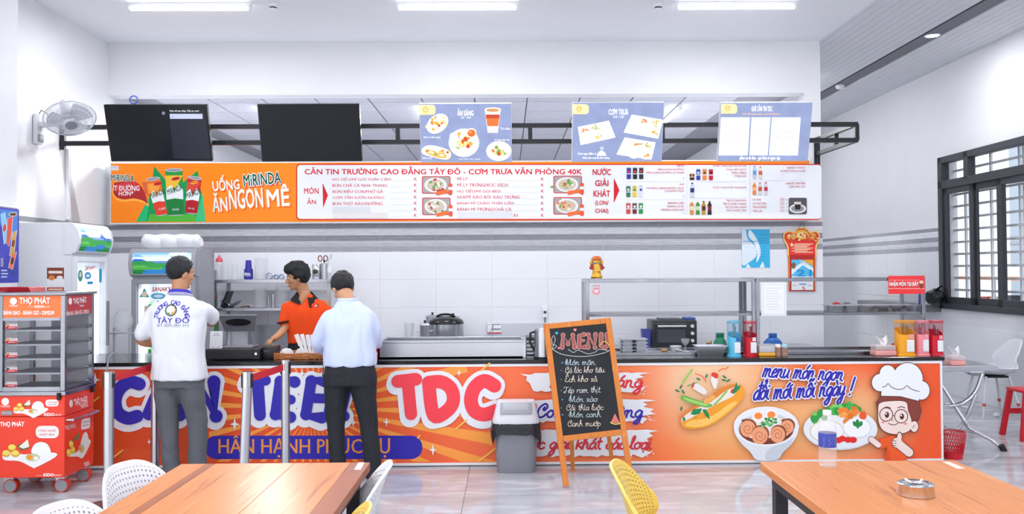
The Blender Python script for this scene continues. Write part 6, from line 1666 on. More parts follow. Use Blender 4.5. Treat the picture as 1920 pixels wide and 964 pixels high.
box_thing('blue_cloth', 'folded blue cloth lying on the toaster oven', 'cloth', (at(1281, 600, 8.8).x, 8.7, TB + h), (at(1301, 600, 8.8).x, 8.88, TB + h + .022), mat('blue cloth', '#3f62b4', .9, bump=.4, bscale=80), .008)
Xb = at(1211, 630, 8.75).x
t = thing('blue_container', 'blue patterned container left of the toaster oven', 'container', (Xb, 8.75, TB)); hh = at(1211, 617, 8.75).z - TB
b = MB(); b.loft([rr(.036, .036, 0), rr(.048, .048, hh), rr(.045, .045, hh), rr(.033, .033, .006)], smooth=False); P(b, 'bin', mat('blue container', '#4a55a8', .4, var=.25, vscale=30), t)
zf = CT + .0085
t = thing('white_bowl', 'white bowl inside the left display case', 'bowl', (at(1267, 650, 7.3).x, 7.3, zf))
b = MB(); b.lathe([(.025, 0), (.03, .006), (.052, .055), (.049, .055), (.026, .01), (.001, .008)], n=22); P(b, 'bowl', mat('white china', '#eceef2', .2), t)
t = thing('glass_goblet', 'stemmed glass behind the white bowl in the left case', 'glass', (at(1285, 645, 7.42).x, 7.42, zf))
b = MB(); b.lathe([(.03, 0), (.005, .008), (.005, .045), (.03, .07), (.038, .105), (.035, .105), (.026, .072), (.001, .05)], n=20); P(b, 'goblet', clear_pl, t)
b = MB(); b.tube([(-.06, .02, .03), (0, 0, .015), (.07, -.03, .008)], [.016, .005, .004], 8); tag(b.build('ladle', steel, None, (at(1282, 660, 7.22).x, 7.22, zf)), 'steel ladle lying in front of the white bowl', 'ladle')
box_thing('sauce_packet', 'small orange packet between tray stack and white bowl', 'packet', (at(1240, 650, 7.4).x, 7.38, zf), (at(1251, 650, 7.4).x, 7.42, zf + .02), mat('orange packet', '#d9a25a', .5), .005)

# ---- on the walls
YW = YB - .012
t, A, _ = plate(1391, 430, 1443, 502, YW, 'blue_poster', 'blue sheet in a shiny plastic sleeve on the tiled wall', 'poster', mat('blue poster', '#38b3e4', .25))
random.seed(2)
A.poly([(1391, 430), (1398, 430), (1402, 448), (1416, 462), (1418, 480), (1404, 492), (1391, 494)], '#dfeaf4', 0, smooth=4, win=(1391, 430, 1443, 502))  # the two white patches are sleeve glare painted onto the sheet
A.poly([(1405, 431), (1414, 440), (1424, 460), (1426, 478), (1418, 492), (1420, 474), (1414, 456), (1404, 444)], '#eef3f8', 1, smooth=4)
for y in (440, 452, 466, 473): A.rect(1393 if y > 450 else 1424, y, 1420 if y > 450 else 1440, y + 1, '#e8f0f6' if y > 460 else '#2a8cc4', 2)
for y in range(446, 490, 5): A.rect(1423, y, 1438, y + .9, '#2f9fd4', 2)
A.poly([(1398, 502), (1402, 494), (1408, 502)], '#e8f0f6', 2); A.poly([(1424, 502), (1430, 490), (1434, 502)], '#e8f0f6', 2); A.build('print', t)
tz = at(1504, 547, YW - .012)
t = thing('wall_calendar', 'red and gold wall calendar showing 21 hung on the tiled wall', 'calendar', (tz.x, YW - .012, tz.z)); org = Vector(t.location)
def cal(pts): return [((at(x, y, YW - .012) - org).x, (at(x, y, YW - .012) - org).z) for x, y in pts]
crown = catmull([(1478, 478), (1477, 462), (1470, 448), (1471, 438), (1480, 434), (1489, 436), (1494, 430), (1503, 427.5), (1513, 430), (1519, 436), (1530, 434), (1536, 441), (1535, 450), (1530, 463), (1530, 478)], 3)
b = MB(); b.M = Matrix.Rotation(R(90), 4, 'X'); b.prism(cal(crown), -.012, 0); P(b, 'crown', mat('red calendar card', '#e8372c', .35), t)
b = MB(); b.M = Matrix.Rotation(R(90), 4, 'X'); b.prism(cal([(1478, 478), (1530, 478), (1529, 546), (1479, 546)]), -.012, 0); P(b, 'backing', mat('dark red card', '#b5201f', .35), t)
A = Art(lambda u, v: at(u, v, YW - .013) - org, (0, -1, 0), step=3e-5)
A.stroke(crown, 2.4, '#f4d06a', 0); A.ell(1503, 440, 13, 9, '#f3c04e', 1); A.ell(1503, 441, 8, 5, '#fbe9b0', 2); A.ell(1484, 444, 9, 6, '#f0a85a', 1); A.ell(1523, 443, 8, 6, '#f0a85a', 1)
for i in range(26): A.ell(random.uniform(1474, 1532), random.uniform(436, 452), 2.2, 1.6, random.choice(['#f7dc8a', '#fff2c8', '#e86a3a', '#c9281f']), 3, n=7)
A.ell(1484.5, 459, 2.5, 3, '#f7dcb0', 3)
for i in range(7): A.rect(1490 - (i % 2) * 6, 457 + i * 2.6, 1524 - (i % 3) * 5, 458.2 + i * 2.6, '#fbe7c4', 3)
for x in (1479.5, 1528.5): A.rect(x - .9, 479, x + .9, 545, '#f2a23a', 1)
A.rect(1484, 487, 1525, 518, '#58bfe8', 1); A.poly([(1505, 487), (1525, 487), (1525, 500)], '#f0a23a', 2); A.poly([(1484, 505), (1507, 490), (1525, 503), (1525, 510), (1505, 497), (1484, 516)], '#e8f0f6', 2)
A.ell(1488, 498, 4, 6, '#8a5a3a', 2)
for i in range(8): A.ell(1500 + (i * 5) % 13, 490 + (i * 3) % 9, 1.3, 1.2, '#d9d4cf', 3, n=7)
A.text('21', 1494, 506, 1521, 518, '#2f8fd0', 4, bold=.03); A.rect(1484, 518, 1525, 544, '#eef0f5', 1); A.rect(1498, 532, 1512, 534, '#5a8fd0', 2); A.text('5', 1504, 537, 1510, 544, '#cf4a3a', 2, bold=.01)
A.rect(1486, 535, 1494, 536, '#9aa0b0', 2); A.rect(1514, 535, 1523, 536, '#9aa0b0', 2); A.build('print', t)
b = MB(); pts = [at(1498, 430, YW - .012) - org, at(1504, 413, YW - .012) - org, at(1509, 430, YW - .012) - org]; b.tube(pts, .002, 6); P(b, 'string', black_pl, t)
# wall fan
XW = XL; fb = atx(66, 240, XW)
t = thing('wall_fan', 'white wall mounted fan with a round wire guard on the left wall', 'fan', (XW, fb.y, fb.z))
fan_w = mat('white fan plastic', '#dfe0e6', .35); guard_m = mat('pale fan wire', '#d5d8e0', .4, metal=.3)
b = MB(); b.box((0, -.055, -.15), (.05, .055, .13), bev=.02); P(b, 'wall_base', fan_w, t)
b = MB(); b.box((.045, -.04, -.13), (.06, .04, -.06), bev=.006); P(b, 'switch_panel', mat('grey switch panel', '#8b8d95', .4), t)
hub = at(131, 222, fb.y - .1) - Vector(t.location)
b = MB(); b.tube([(.03, 0, .03), (hub.x * .5, -.03, .03), (hub.x * .72, -.06, hub.z - .02)], [.03, .026, .03], 12); P(b, 'arm', fan_w, t)
ax = Vector((.38, -.45, -.8)).normalized()         # the guard looks down into the room
ux = ax.cross(Vector((0, 0, 1))).normalized(); vx = ux.cross(ax)
Mf = Matrix.Translation(hub) @ Matrix((ux, vx, ax)).transposed().to_4x4()
b = MB(); b.M = Mf; b.lathe([(.05, -.2), (.06, -.19), (.062, -.06), (.05, -.04)], n=20); P(b, 'motor', fan_w, t)
RG = .215
for rr_, z in ((RG, 0), (RG * .8, .05), (RG * .55, .075), (RG * .3, .085), (RG * .8, -.035), (RG * .5, -.05)):
    b = MB(); b.M = Mf; b.tube([(rr_ * math.cos(R(a)), rr_ * math.sin(R(a)), z) for a in range(0, 360, 10)], .0055 if rr_ == RG else .0022, 6, closed=True); P(b, 'guard_ring', guard_m, t)
b = MB(); b.M = Mf
for k in range(72):
    a = R(k * 5); c_, s_ = math.cos(a), math.sin(a); a2 = a + .25
    b.tube([(RG * c_, RG * s_, 0), (RG * .8 * math.cos(a2), RG * .8 * math.sin(a2), .05), (RG * .5 * math.cos(a2 + .2), RG * .5 * math.sin(a2 + .2), .077), (.05 * math.cos(a2 + .3), .05 * math.sin(a2 + .3), .088)], .0016, 4)
    b.tube([(RG * c_, RG * s_, 0), (RG * .7 * math.cos(a), RG * .7 * math.sin(a), -.042), (.055 * c_, .055 * s_, -.055)], .0016, 4)
P(b, 'guard_wires', guard_m, t)['kind'] = 'stuff'
for k in range(3):
    b = MB(); a0 = R(120 * k)
    def bl(u, v, a0=a0): r_ = .04 + .15 * v; a = a0 + (u - .5) * 1.5 * (1 - .25 * v); return (r_ * math.cos(a), r_ * math.sin(a), .02 + (u - .5) * .04)
    b.M = Mf; b.grid(bl, 8, 8, thick=.002); P(b, 'blade', glass_mat('clear grey fan blade', '#c5c9d2', .55, .2), t)
b = MB(); b.M = Mf; b.lathe([(.05, .084), (.05, .092), (.001, .094)], n=20); P(b, 'badge', mat('grey fan badge', '#8d9098', .4), t)
b = MB(); b.tube([(.03, 0, .12), (.06, -.01, .16), (.12, -.03, .13), (.15, -.04, .06)], .004, 6); P(b, 'cord', black_pl, t)
# cable trunking down the left wall and the small blue coil over the first screen
tr_ = atx(127, 340, XL + .01); b = MB(); b.box((XL, tr_.y - .03, 2.07), (XL + .03, tr_.y + .03, 2.76), bev=.003, seg=1); b.build('trim_2', white_pl)['kind'] = 'structure'
cc = at(249, 187, 7.86); b = MB(); b.tube([(.036 * math.cos(R(a)), 0, .036 + .036 * math.sin(R(a))) for a in range(0, 360, 20)], .006, 8, closed=True)
tag(b.build('cable_coil', mat('blue cable', '#4a62c4', .4), None, (cc.x, 7.88, at(249, 194.5, 7.88).z)), 'small ring of blue cable on top of the leftmost screen', 'cable')
# ice cream poster on the pillar
XP = -3.81
pa, pb = atx(2, 390, XP), atx(33, 392, XP); z0_, z1_ = atx(18, 530, XP).z, atx(18, 391, XP).z
t = thing('ice_cream_poster', 'blue ice pop poster at the left edge on the white pillar', 'poster', (XP + .0095, 0, 0)); org = Vector(t.location)
b = MB(); b.box((0, 6.0, z0_), (.002, pb.y, z1_)); P(b, 'sheet', mat('blue poster print', '#3a3fb0', .3, var=.25, vscale=6), t)
A = Art(lambda u, v: atx(u, v, XP + .012) - org, (1, 0, 0), step=3e-5)
A.poly([(0, 392), (33, 396), (33, 440), (20, 450), (0, 420)], '#3f7fd0', 0)
for q, c, c2 in (([(2, 402), (9, 398), (15, 452), (8, 458)], '#7fc4e0', '#c9403c'), ([(14, 410), (24, 405), (21, 440), (16, 462), (12, 455)], '#d9503f', '#f3d9c0'), ([(24, 436), (31, 432), (26, 478), (18, 480)], '#c9a24a', '#7a4a32'), ([(22, 476), (31, 472), (23, 506), (16, 502)], '#e07a55', '#5a3a34')):
    A.stroke(q + [q[0]], 1.4, '#e8ebf4', 1); A.poly(q, c, 2); mx_ = [sum(p[i] for p in q) / 4 for i in (0, 1)]; A.ell(mx_[0], mx_[1], 3, 7, c2, 3, rot=10)
A.ell(24, 402, 8, 4, '#e8cf9a', 2); A.ell(24, 402, 6.5, 2.8, '#4a2c28', 3); A.text('XEN', 1, 484, 6, 500, '#e8ebf4', 2, rot=0)
for y in (506, 512, 518): A.rect(2, y, 15 - (y % 4), y + 2.5, '#c7cbe6', 2)
A.build('print', t)
# black bag and blue tool on the granite sill
X = 5.3; s_ = atx(1752, 590, X)
t = thing('black_bag', 'knotted black plastic bag on the grey sill left of the window', 'bag', (5.31, s_.y, 1.09))
b = MB(); b.ell((0, 0, .1), (.115, .12, .1), 20, 14); b.v = [p + p.normalized() * noise.noise(p * 16) * .03 for p in b.v]
b.v = [Vector((p.x, p.y, max(p.z, 0))) for p in b.v]; bagm = mat('shiny black plastic', '#17181b', .22, bump=.6, bscale=35)
P(b, 'sack', bagm, t)
b = MB(); b.tube([(.0, -.02, .18), (.02, -.06, .22), (.04, -.12, .25)], [.03, .018, .022], 8, flat=.5); P(b, 'knot', bagm, t)
b = MB(); b.tube([(0, .0, 0), (.0, -.03, .2)], [.014, .018], 8); tag(b.build('hand_brush', mat('blue tool handle', '#4a4fb4', .4), None, (5.24, s_.y + .26, 1.09)), 'blue handled tool standing behind the black bag', 'tool')
# ------------------------------------------------------------------ people
from mathutils.bvhtree import BVHTree
def remesh(mb, name, m, parent, voxel, it=3, fold=0.0, fscale=9.0, fstretch=(1, 1, .45), seed=0):
    """weld overlapping closed shapes into one smooth skin"""
    me = mb.mesh(name, m); o = bpy.data.objects.new(name, me); COL.objects.link(o)
    md = o.modifiers.new('weld', 'REMESH'); md.mode = 'VOXEL'; md.voxel_size = voxel
    ms = o.modifiers.new('smooth', 'SMOOTH'); ms.iterations = it; ms.factor = .5
    dg = bpy.context.evaluated_depsgraph_get()
    nm = bpy.data.meshes.new_from_object(o.evaluated_get(dg))
    o.modifiers.clear(); o.data = nm; bpy.data.meshes.remove(me)
    nm.materials.clear(); nm.materials.append(m)
    if fold:
        for v in nm.vertices:
            p = Vector((v.co.x * fstretch[0], v.co.y * fstretch[1], v.co.z * fstretch[2])) * fscale + Vector((seed, seed * 2, 0))
            k = noise.noise(p) + .5 * noise.noise(p * 2.3)
            v.co += v.normal * (abs(k) - .3) * fold
    nm.polygons.foreach_set('use_smooth', [True] * len(nm.polygons))
    nm.update()
    o.parent = parent
    return o
def limb(mb, pts, flat=1.0, n=14):
    """tapered limb with rounded ends through (x, y, z, radius) points"""
    q = catmull(pts, 4)
    mb.tube([p[:3] for p in q], [p[3] for p in q], n, flat=flat)
    for p in (q[0], q[-1]): mb.ell(p[:3], p[3] * .98, 12, 8)
def trunk(mb, rings, yaw=0.0, n=28, e=.8):
    out = []
    q = catmull(rings, 4)
    for x, y, z, w_, d in q:
        out.append([Vector((x, y, z)) + Matrix.Rotation(yaw, 3, 'Z') @ Vector((math.copysign(abs(math.cos(a)) ** e, math.cos(a)) * w_, math.copysign(abs(math.sin(a)) ** e, math.sin(a)) * d, 0)) for a in (2 * math.pi * i / n for i in range(n))])
    mb.loft(out)
def hand(mb, wrist, d, nrm, side, curl=40, r=.0092):
    """palm, four unequal bent fingers and a thumb; d points along the hand, nrm is where the palm faces"""
    d = Vector(d).normalized(); nrm = Vector(nrm); nrm = (nrm - d * nrm.dot(d)).normalized(); s_ = d.cross(nrm) * side
    W = Vector(wrist)
    for i in range(4):
        k = W + d * (.088 - .006 * abs(i - 1)) + s_ * (i - 1.5) * .021
        mb.tube([W + s_ * (i - 1.5) * .012, (W + k) / 2 + s_ * (i - 1.5) * .003, k], [.014, .0135, .0115], 8); mb.ell(k, .0115, 10, 8)
        p = k; L = (.038, .044, .041, .031)[i]; a = 0
        for j in range(3):
            a += R(curl * (.75, 1.1, .8)[j]); q = p + (d * math.cos(a) + nrm * math.sin(a)) * L * (1, .7, .55)[j]
            mb.tube([p, q], [r * (1.05 - .1 * j), r * (.97 - .1 * j)], 8); mb.ell(q, r * (.97 - .1 * j), 8, 6); p = q
    t0 = W + d * .02 - s_ * .026; t1 = t0 + d * .03 - s_ * .022 + nrm * .012; t2 = t1 + d * .03 - s_ * .004 + nrm * .014; t3 = t2 + d * .022 + s_ * .006 + nrm * .01
    for a_, b_, r0, r1 in ((W, t0, .016, .016), (t0, t1, .015, .0125), (t1, t2, .012, .0105), (t2, t3, .0105, .009)): mb.tube([a_, b_], [r0, r1], 8); mb.ell(b_, r1, 8, 6)
def head_M(c, yaw, pitch=0.0, roll=0.0):
    return Matrix.Translation(Vector(c)) @ Matrix.Rotation(R(yaw), 4, 'Z') @ Matrix.Rotation(R(pitch), 4, 'X') @ Matrix.Rotation(R(roll), 4, 'Y')
def head(mb, M):
    """faces local +y, origin at ear height"""
    M0 = mb.M; mb.M = M0 @ M
    e = mb.ell
    e((0, -.008, .028), (.073, .093, .085), 24, 16); e((0, .022, -.02), (.062, .07, .075), 20, 14); e((0, .035, -.062), (.046, .05, .048), 18, 12)
    e((0, .068, -.093), (.022, .018, .017)); e((0, .079, .025), (.045, .014, .014))
    mb.tube([(0, .085, .018), (0, .1, -.012), (0, .108, -.03)], [.008, .0095, .0125], 10); e((0, .107, -.03), .012, 10, 8)
    for s_ in (-1, 1):
        e((s_ * .013, .095, -.034), (.009, .01, .008), 10, 8); e((s_ * .04, .066, -.022), (.02, .016, .018)); e((s_ * .073, -.008, -.008), (.011, .022, .032), 12, 10, rot=(R(-12), 0, R(-s_ * 18))); e((s_ * .028, .083, .012), (.014, .008, .007), 10, 8)
    e((0, .086, -.06), (.022, .011, .0065), 12, 8); e((0, .084, -.07), (.019, .011, .007), 12, 8)
    mb.M = M0
skin_m = mat('warm brown skin', '#c08a66', .5, var=.05, vscale=20, bump=.03, bscale=300)
hair_m = mat('black hair', '#15161b', .45, var=.3, vscale=40, bump=.8, bscale=220, stretch=(1, 1, .25))
def face_parts(M, body):
    for s_ in (-1, 1):
        b = MB(); b.M = M; b.ell((s_ * .029, .081, .006), (.0115, .008, .0065), 12, 8); b.build('eye', mat('eye white', '#e9e6e2', .25), body)
        b = MB(); b.M = M; b.ell((s_ * .029, .0875, .006), (.0055, .0025, .0055), 10, 8); b.build('iris', mat('dark iris', '#241812', .2), body)
        b = MB(); b.M = M; b.tube([(s_ * .014, .092, .022), (s_ * .03, .09, .028), (s_ * .047, .075, .023)], [.003, .0045, .002], 6, flat=.7); b.build('eyebrow', hair_m, body)
    b = MB(); b.M = M; b.ell((0, .0945, -.0645), (.019, .0045, .0055), 12, 8); b.build('lips', mat('lips', '#a9604f', .45), body)
def hair(M, par, front, vol=.012, nape=-.06, fringe=0.0, seed=0, side=-.02):
    b = MB(); n, k = 64, 40; vs_ = []; fs = []
    for i in range(k + 1):
        th = math.pi * i / k
        for j in range(n):
            ph = 2 * math.pi * j / n
            d = Vector((math.sin(th) * math.sin(ph), math.sin(th) * math.cos(ph), math.cos(th)))
            p = Vector((d.x * .078, d.y * .098 - .008, d.z * .09 + .028))
            f = max(0, d.y)                                          # 1 straight ahead
            lim = nape + (front - nape) * min(1, max(0, (d.y + .35) / 1.05)) ** 1.3 if d.y > -.35 else nape
            if abs(d.x) > .75 and d.y < .45: lim = min(lim, side)
            t = max(0, min(1, (p.z - lim) / .028 + .5))
            w_ = noise.noise(Vector((d.x * 3.5 + seed, d.y * 3.5, d.z * 3))) * .5 + noise.noise(Vector((d.x * 14, d.y * 14 + seed, d.z * 6))) * .35
            h = vol * (.55 + .8 * max(0, d.z)) * (1 + w_) + (fringe * f * max(0, d.z + .1) if fringe else 0)
            q = p + d * (h * t - .014 * (1 - t))
            vs_.append(q)
    for i in range(k):
        for j in range(n): fs.append((i * n + j, i * n + (j + 1) % n, (i + 1) * n + (j + 1) % n, (i + 1) * n + j))
    b.M = M; b.add(vs_, [f[::-1] for f in fs], 0, True)
    return b.build('hair', hair_m, par, sharp=80)
def shoe(par, x, y, yaw, m):
    b = MB(); b.M = Matrix.Translation((x, y, 0)) @ Matrix.Rotation(yaw, 4, 'Z')
    def sec(t): w_ = .036 + .012 * math.sin(min(1, t * 1.4) * math.pi * .8); h = .085 - .045 * t; return w_ * (1 if t < .85 else .8), h
    rings = []
    for i in range(9):
        t = i / 8; w_, h = sec(t); yy = -.08 + .26 * t
        if i in (0, 8): w_ *= .6; h *= .75
        rings.append([(w_ * math.cos(a), yy, .012 + (h - .012) * max(0, math.sin(a)) if math.sin(a) > 0 else .0) for a in (2 * math.pi * q / 16 for q in range(16))])
    b.loft(rings); return b.build('shoe', m, par)

def person(label, loc): return thing('person', label, 'person', loc)

# --- man in the white polo, seen from behind
YA = 6.46; XA = at(336, 700, YA).x
pA = person('man in a white polo shirt with blue collar, seen from behind at the counter', (XA, YA, 0))
hM = head_M((-.005, .03, 1.545), -38, -6)
b = MB(); head(b, hM)
limb(b, [(0, 0, 1.36, .062), (-.003, .01, 1.43, .056), (-.004, .02, 1.5, .058)])
trunk(b, [(0, 0, .78, .16, .11), (0, 0, 1.0, .155, .1), (0, .01, 1.2, .17, .1), (0, 0, 1.31, .14, .085), (0, 0, 1.36, .06, .06)])
limb(b, [(-.17, 0, 1.28, .05), (-.25, -.01, 1.15, .043), (-.295, .02, 1.05, .038), (-.24, .12, 1.02, .037), (-.15, .21, 1.01, .03), (-.1, .25, 1.01, .026)])
hand(b, (-.1, .25, 1.01), (.75, .65, .05), (.3, -.6, .5), 1, 35)
limb(b, [(.16, 0, 1.28, .05), (.175, .12, 1.23, .043), (.17, .22, 1.17, .038), (.1, .31, 1.17, .034), (.03, .34, 1.18, .026)])
hand(b, (.03, .34, 1.18), (-.9, .1, .3), (0, -.9, 0), -1, 45)
for s_, x0, x1, x2 in ((-1, -.085, -.075, -.055), (1, .09, .125, .14)): limb(b, [(x0, 0, .8, .085), (x1, .01, .45, .05), (x2, 0, .1, .038)])
body = remesh(b, 'body', skin_m, pA, .0055, 2)
face_parts(hM, body); hair(hM, pA, .058, .011, -.055, 0, 2, side=.0)
b = MB()
trunk(b, [(.0, 0, .755, .2, .145), (0, 0, .85, .198, .14), (-.005, 0, 1.0, .19, .133), (0, 0, 1.15, .198, .132), (.0, .0, 1.26, .2, .12), (0, 0, 1.32, .165, .1), (0, 0, 1.365, .1, .085), (0, .005, 1.4, .068, .07)])
limb(b, [(-.16, 0, 1.275, .066), (-.225, -.01, 1.18, .063), (-.268, 0, 1.1, .063)])
limb(b, [(.155, 0, 1.275, .066), (.178, .07, 1.25, .062), (.18, .15, 1.21, .06)])
polo = mat('white polo cotton', '#e1e4eb', .85, bump=.12, bscale=500)
shA = remesh(b, 'polo_shirt', polo, pA, .011, 4, .02, 7, seed=3)
b = MB()
bl_, wh_ = mat('blue collar knit', '#4038b4', .8), polo
ring_ = lambda r1, r2, z, tilt: [(r1 * math.sin(a), .008 + r2 * math.cos(a), z + tilt * math.cos(a)) for a in (2 * math.pi * i / 28 for i in range(28))]
b.loft([ring_(.088, .088, 1.375, -.018), ring_(.084, .083, 1.4, -.018), ring_(.07, .072, 1.42, -.012), ring_(.066, .068, 1.41, -.012)], cap=False); col_ = b.build('collar', bl_, pA)
for z, r_ in ((1.379, .0895), (1.388, .088)): b = MB(); b.tube(ring_(r_, r_, z, -.018), .0022, 6, closed=True); b.build('collar_stripe', mat('white knit', '#f1f2f6', .8), col_)
b = MB(); trunk(b, [(0, 0, .86, .175, .12), (0, 0, .78, .18, .125), (0, 0, .7, .182, .125)])
limb(b, [(-.085, 0, .74, .1), (-.085, .0, .6, .092), (-.08, .01, .45, .075), (-.068, 0, .25, .064), (-.058, -.005, .1, .06), (-.056, -.005, .05, .062)])
limb(b, [(.085, 0, .74, .1), (.105, .0, .6, .09), (.128, .015, .45, .076), (.138, 0, .25, .066), (.14, -.005, .1, .062), (.14, -.005, .05, .064)])
trA = remesh(b, 'trousers', mat('dark grey twill', '#5d5f66', .85, var=.06, vscale=60, bump=.1, bscale=500), pA, .011, 3, .013, 7, (1, 1, .8), 5)
for x in (-.055, .14): shoe(pA, x, .03, R(-4), mat('dark shoe', '#2a2b30', .4))
tree_ = BVHTree.FromPolygons([v.co.copy() for v in shA.data.vertices], [tuple(p.vertices) for p in shA.data.polygons])
def on_shirt(u, v):
    p = at(u, v, YA - .13) - Vector((XA, YA, 0)); h = tree_.ray_cast(Vector((p.x, -1, p.z)), Vector((0, 1, 0)))
    return h[0] if h[0] else Vector((p.x, -.12, p.z))
A = Art(on_shirt, (0, -1, 0), .7); A.k = 120
A.arc_text('TRƯỜNG CAO ĐẲNG', 320, 597, 30, -84, 82, 8.4, '#4038b4', 0, wk=.85)
A.text('TÂY ĐÔ', 292, 593.5, 353, 606, '#4a46b4', 0, bold=.012); A.text('ĐT: 0292.3831 015', 293, 607.5, 353, 613, '#8a8db0', 0)
for r_, c in ((11.2, '#3c4f4a'), (9.2, '#d9dcd4')): A.ell(318.6, 582, r_, r_, c, 0 if r_ > 10 else 1, n=26)
A.ell(318.6, 582, 8.6, 8.6, '#2f7a55', 2, n=18, a0=90, a1=270); A.ell(318.6, 582, 8.6, 8.6, '#f2a24a', 2, n=18, a0=-90, a1=90)
A.poly([(317, 589), (320, 589), (319, 580), (322, 576), (318.6, 578), (316, 576), (318, 580)], '#eef0ee', 3); A.build('shirt_print', shA)

# --- man in the pale blue shirt, head bowed
YBm = 6.5; XB = at(656, 700, YBm).x
pB = person('man in a pale blue long sleeved shirt and black trousers with his head bowed', (XB, YBm, 0))
hM = head_M((-.075, .13, 1.425), 28, -38)
b = MB(); head(b, hM)
limb(b, [(-.01, .02, 1.27, .06), (-.03, .06, 1.33, .056), (-.055, .1, 1.39, .058)])
trunk(b, [(0, 0, .85, .15, .1), (0, 0, 1.05, .15, .1), (0, .0, 1.2, .155, .095), (0, .02, 1.27, .09, .07)])
limb(b, [(-.17, .02, 1.2, .045), (-.23, .03, 1.08, .04), (-.25, .06, 1.0, .036), (-.22, .17, .945, .032), (-.18, .26, .925, .026)])
hand(b, (-.18, .26, .925), (.35, .9, -.1), (.5, 0, -.8), 1, 40)
limb(b, [(.15, .02, 1.2, .045), (.18, .03, 1.09, .04), (.18, .1, 1.02, .036), (.14, .2, .98, .032), (.1, .28, .97, .026)])
hand(b, (.1, .28, .97), (-.35, .9, 0), (-.5, 0, -.8), -1, 40)
for s_, x0, x1, x2 in ((-1, -.09, -.105, -.088), (1, .09, .125, .165)): limb(b, [(x0, 0, .8, .085), (x1, .01, .45, .05), (x2, 0, .1, .038)])
body = remesh(b, 'body', mat('light tan skin', '#cf9a78', .5, var=.04, vscale=20), pB, .0055, 2)
face_parts(hM, body); hair(hM, pB, .05, .015, -.05, 0.0, 6, side=-.005)
b = MB()
trunk(b, [(0, 0, .84, .195, .135), (0, 0, .92, .2, .14), (0, 0, 1.05, .19, .135), (0, .0, 1.16, .2, .125), (0, .01, 1.23, .185, .105), (0, .015, 1.28, .13, .09), (-.02, .03, 1.33, .075, .075)])
limb(b, [(-.155, .01, 1.19, .07), (-.215, .02, 1.1, .062), (-.252, .05, 1.01, .058), (-.24, .13, .965, .054), (-.205, .22, .935, .046)])
limb(b, [(.14, .01, 1.19, .068), (.175, .03, 1.11, .058), (.18, .09, 1.025, .054), (.155, .17, .99, .05), (.125, .23, .975, .045)])
shB = remesh(b, 'shirt', mat('pale blue shirt cotton', '#ccd8f3', .8, bump=.06, bscale=500), pB, .011, 4, .024, 6.5, seed=9)
b = MB(); ring_ = lambda r1, r2, z, tilt: [(-.02 + r1 * math.sin(a), .035 + r2 * math.cos(a), z + tilt * math.cos(a)) for a in (2 * math.pi * i / 28 for i in range(28))]
b.loft([ring_(.08, .08, 1.32, .004), ring_(.076, .077, 1.35, .004), ring_(.067, .069, 1.355, .004), ring_(.068, .069, 1.33, .004)], cap=False); b.build('collar', shB.data.materials[0], pB)
b = MB(); trunk(b, [(0, 0, .87, .175, .118), (0, 0, .8, .195, .13), (0, 0, .7, .2, .132)])
limb(b, [(-.095, 0, .74, .105), (-.105, .0, .6, .088), (-.11, .01, .42, .07), (-.098, 0, .25, .064), (-.09, -.005, .1, .062), (-.088, -.005, .045, .064)])
limb(b, [(.095, 0, .74, .105), (.11, .0, .6, .088), (.135, .015, .42, .072), (.155, 0, .25, .068), (.17, -.005, .1, .066), (.172, -.005, .045, .068)])
blk = mat('black trouser cloth', '#22242b', .8, var=.1, vscale=50, bump=.1, bscale=500)
remesh(b, 'trousers', blk, pB, .011, 3, .014, 7, (1, 1, .8), 8)
b = MB(); trunk(b, [(0, 0, .845, .181, .124), (0, 0, .848, .186, .129), (0, 0, .872, .186, .129), (0, 0, .876, .18, .124)]); b.build('belt', mat('black belt', '#121317', .35), pB)
b = MB(); b.tube([(-.195, -.03 + .014 * math.cos(R(a)), .825 + .016 * math.sin(R(a))) for a in range(0, 360, 30)], .003, 6, closed=True); b.tube([(-.196, -.03, .81), (-.2, -.032, .76)], .006, 6); b.build('key_ring', chrome, pB)
for x in (-.088, .172): shoe(pB, x, .03, 0, mat('black shoe', '#141519', .3))

# --- staff member in the orange polo behind the counter
YCm = 7.96; XCm = at(574, 600, YCm).x
pC = person('young staff member in an orange polo with black collar behind the counter, looking left', (XCm, YCm, 0))
hM = head_M((-.07, -.03, 1.5), 105, -8, 3)
b = MB(); head(b, hM)
limb(b, [(0, 0, 1.3, .062), (-.02, -.01, 1.37, .054), (-.045, -.015, 1.44, .056)])
trunk(b, [(0, 0, .8, .145, .1), (0, 0, 1.0, .14, .095), (0, .0, 1.18, .16, .1), (0, 0, 1.26, .12, .08), (0, 0, 1.31, .06, .06)], R(12))
limb(b, [(-.16, -.03, 1.24, .048), (-.165, -.05, 1.12, .042), (-.17, -.08, 1.05, .036), (-.2, -.19, .985, .033), (-.23, -.28, .955, .0255)])
limb(b, [(0, -.02, 1.345, .05), (-.02, -.075, 1.3, .035), (-.02, -.1, 1.262, .014)])
hand(b, (-.23, -.28, .955), (-.4, -.75, -.35), (.5, -.3, -.7), -1, 70)
limb(b, [(.17, .02, 1.24, .048), (.21, .0, 1.1, .042), (.22, -.04, 1.02, .036), (.2, -.2, .98, .032), (.18, -.28, .96, .026)])
hand(b, (.18, -.28, .96), (-.3, -.9, 0), (0, 0, -1), 1, 30)
for s_ in (-1, 1): limb(b, [(s_ * .085, 0, .8, .08), (s_ * .09, 0, .45, .05), (s_ * .09, 0, .08, .038)])
body = remesh(b, 'body', mat('warm brown skin', '#c08a66'), pC, .0055, 2)
face_parts(hM, body); hair(hM, pC, .045, .026, -.06, .03, 4, side=-.015)
b = MB()
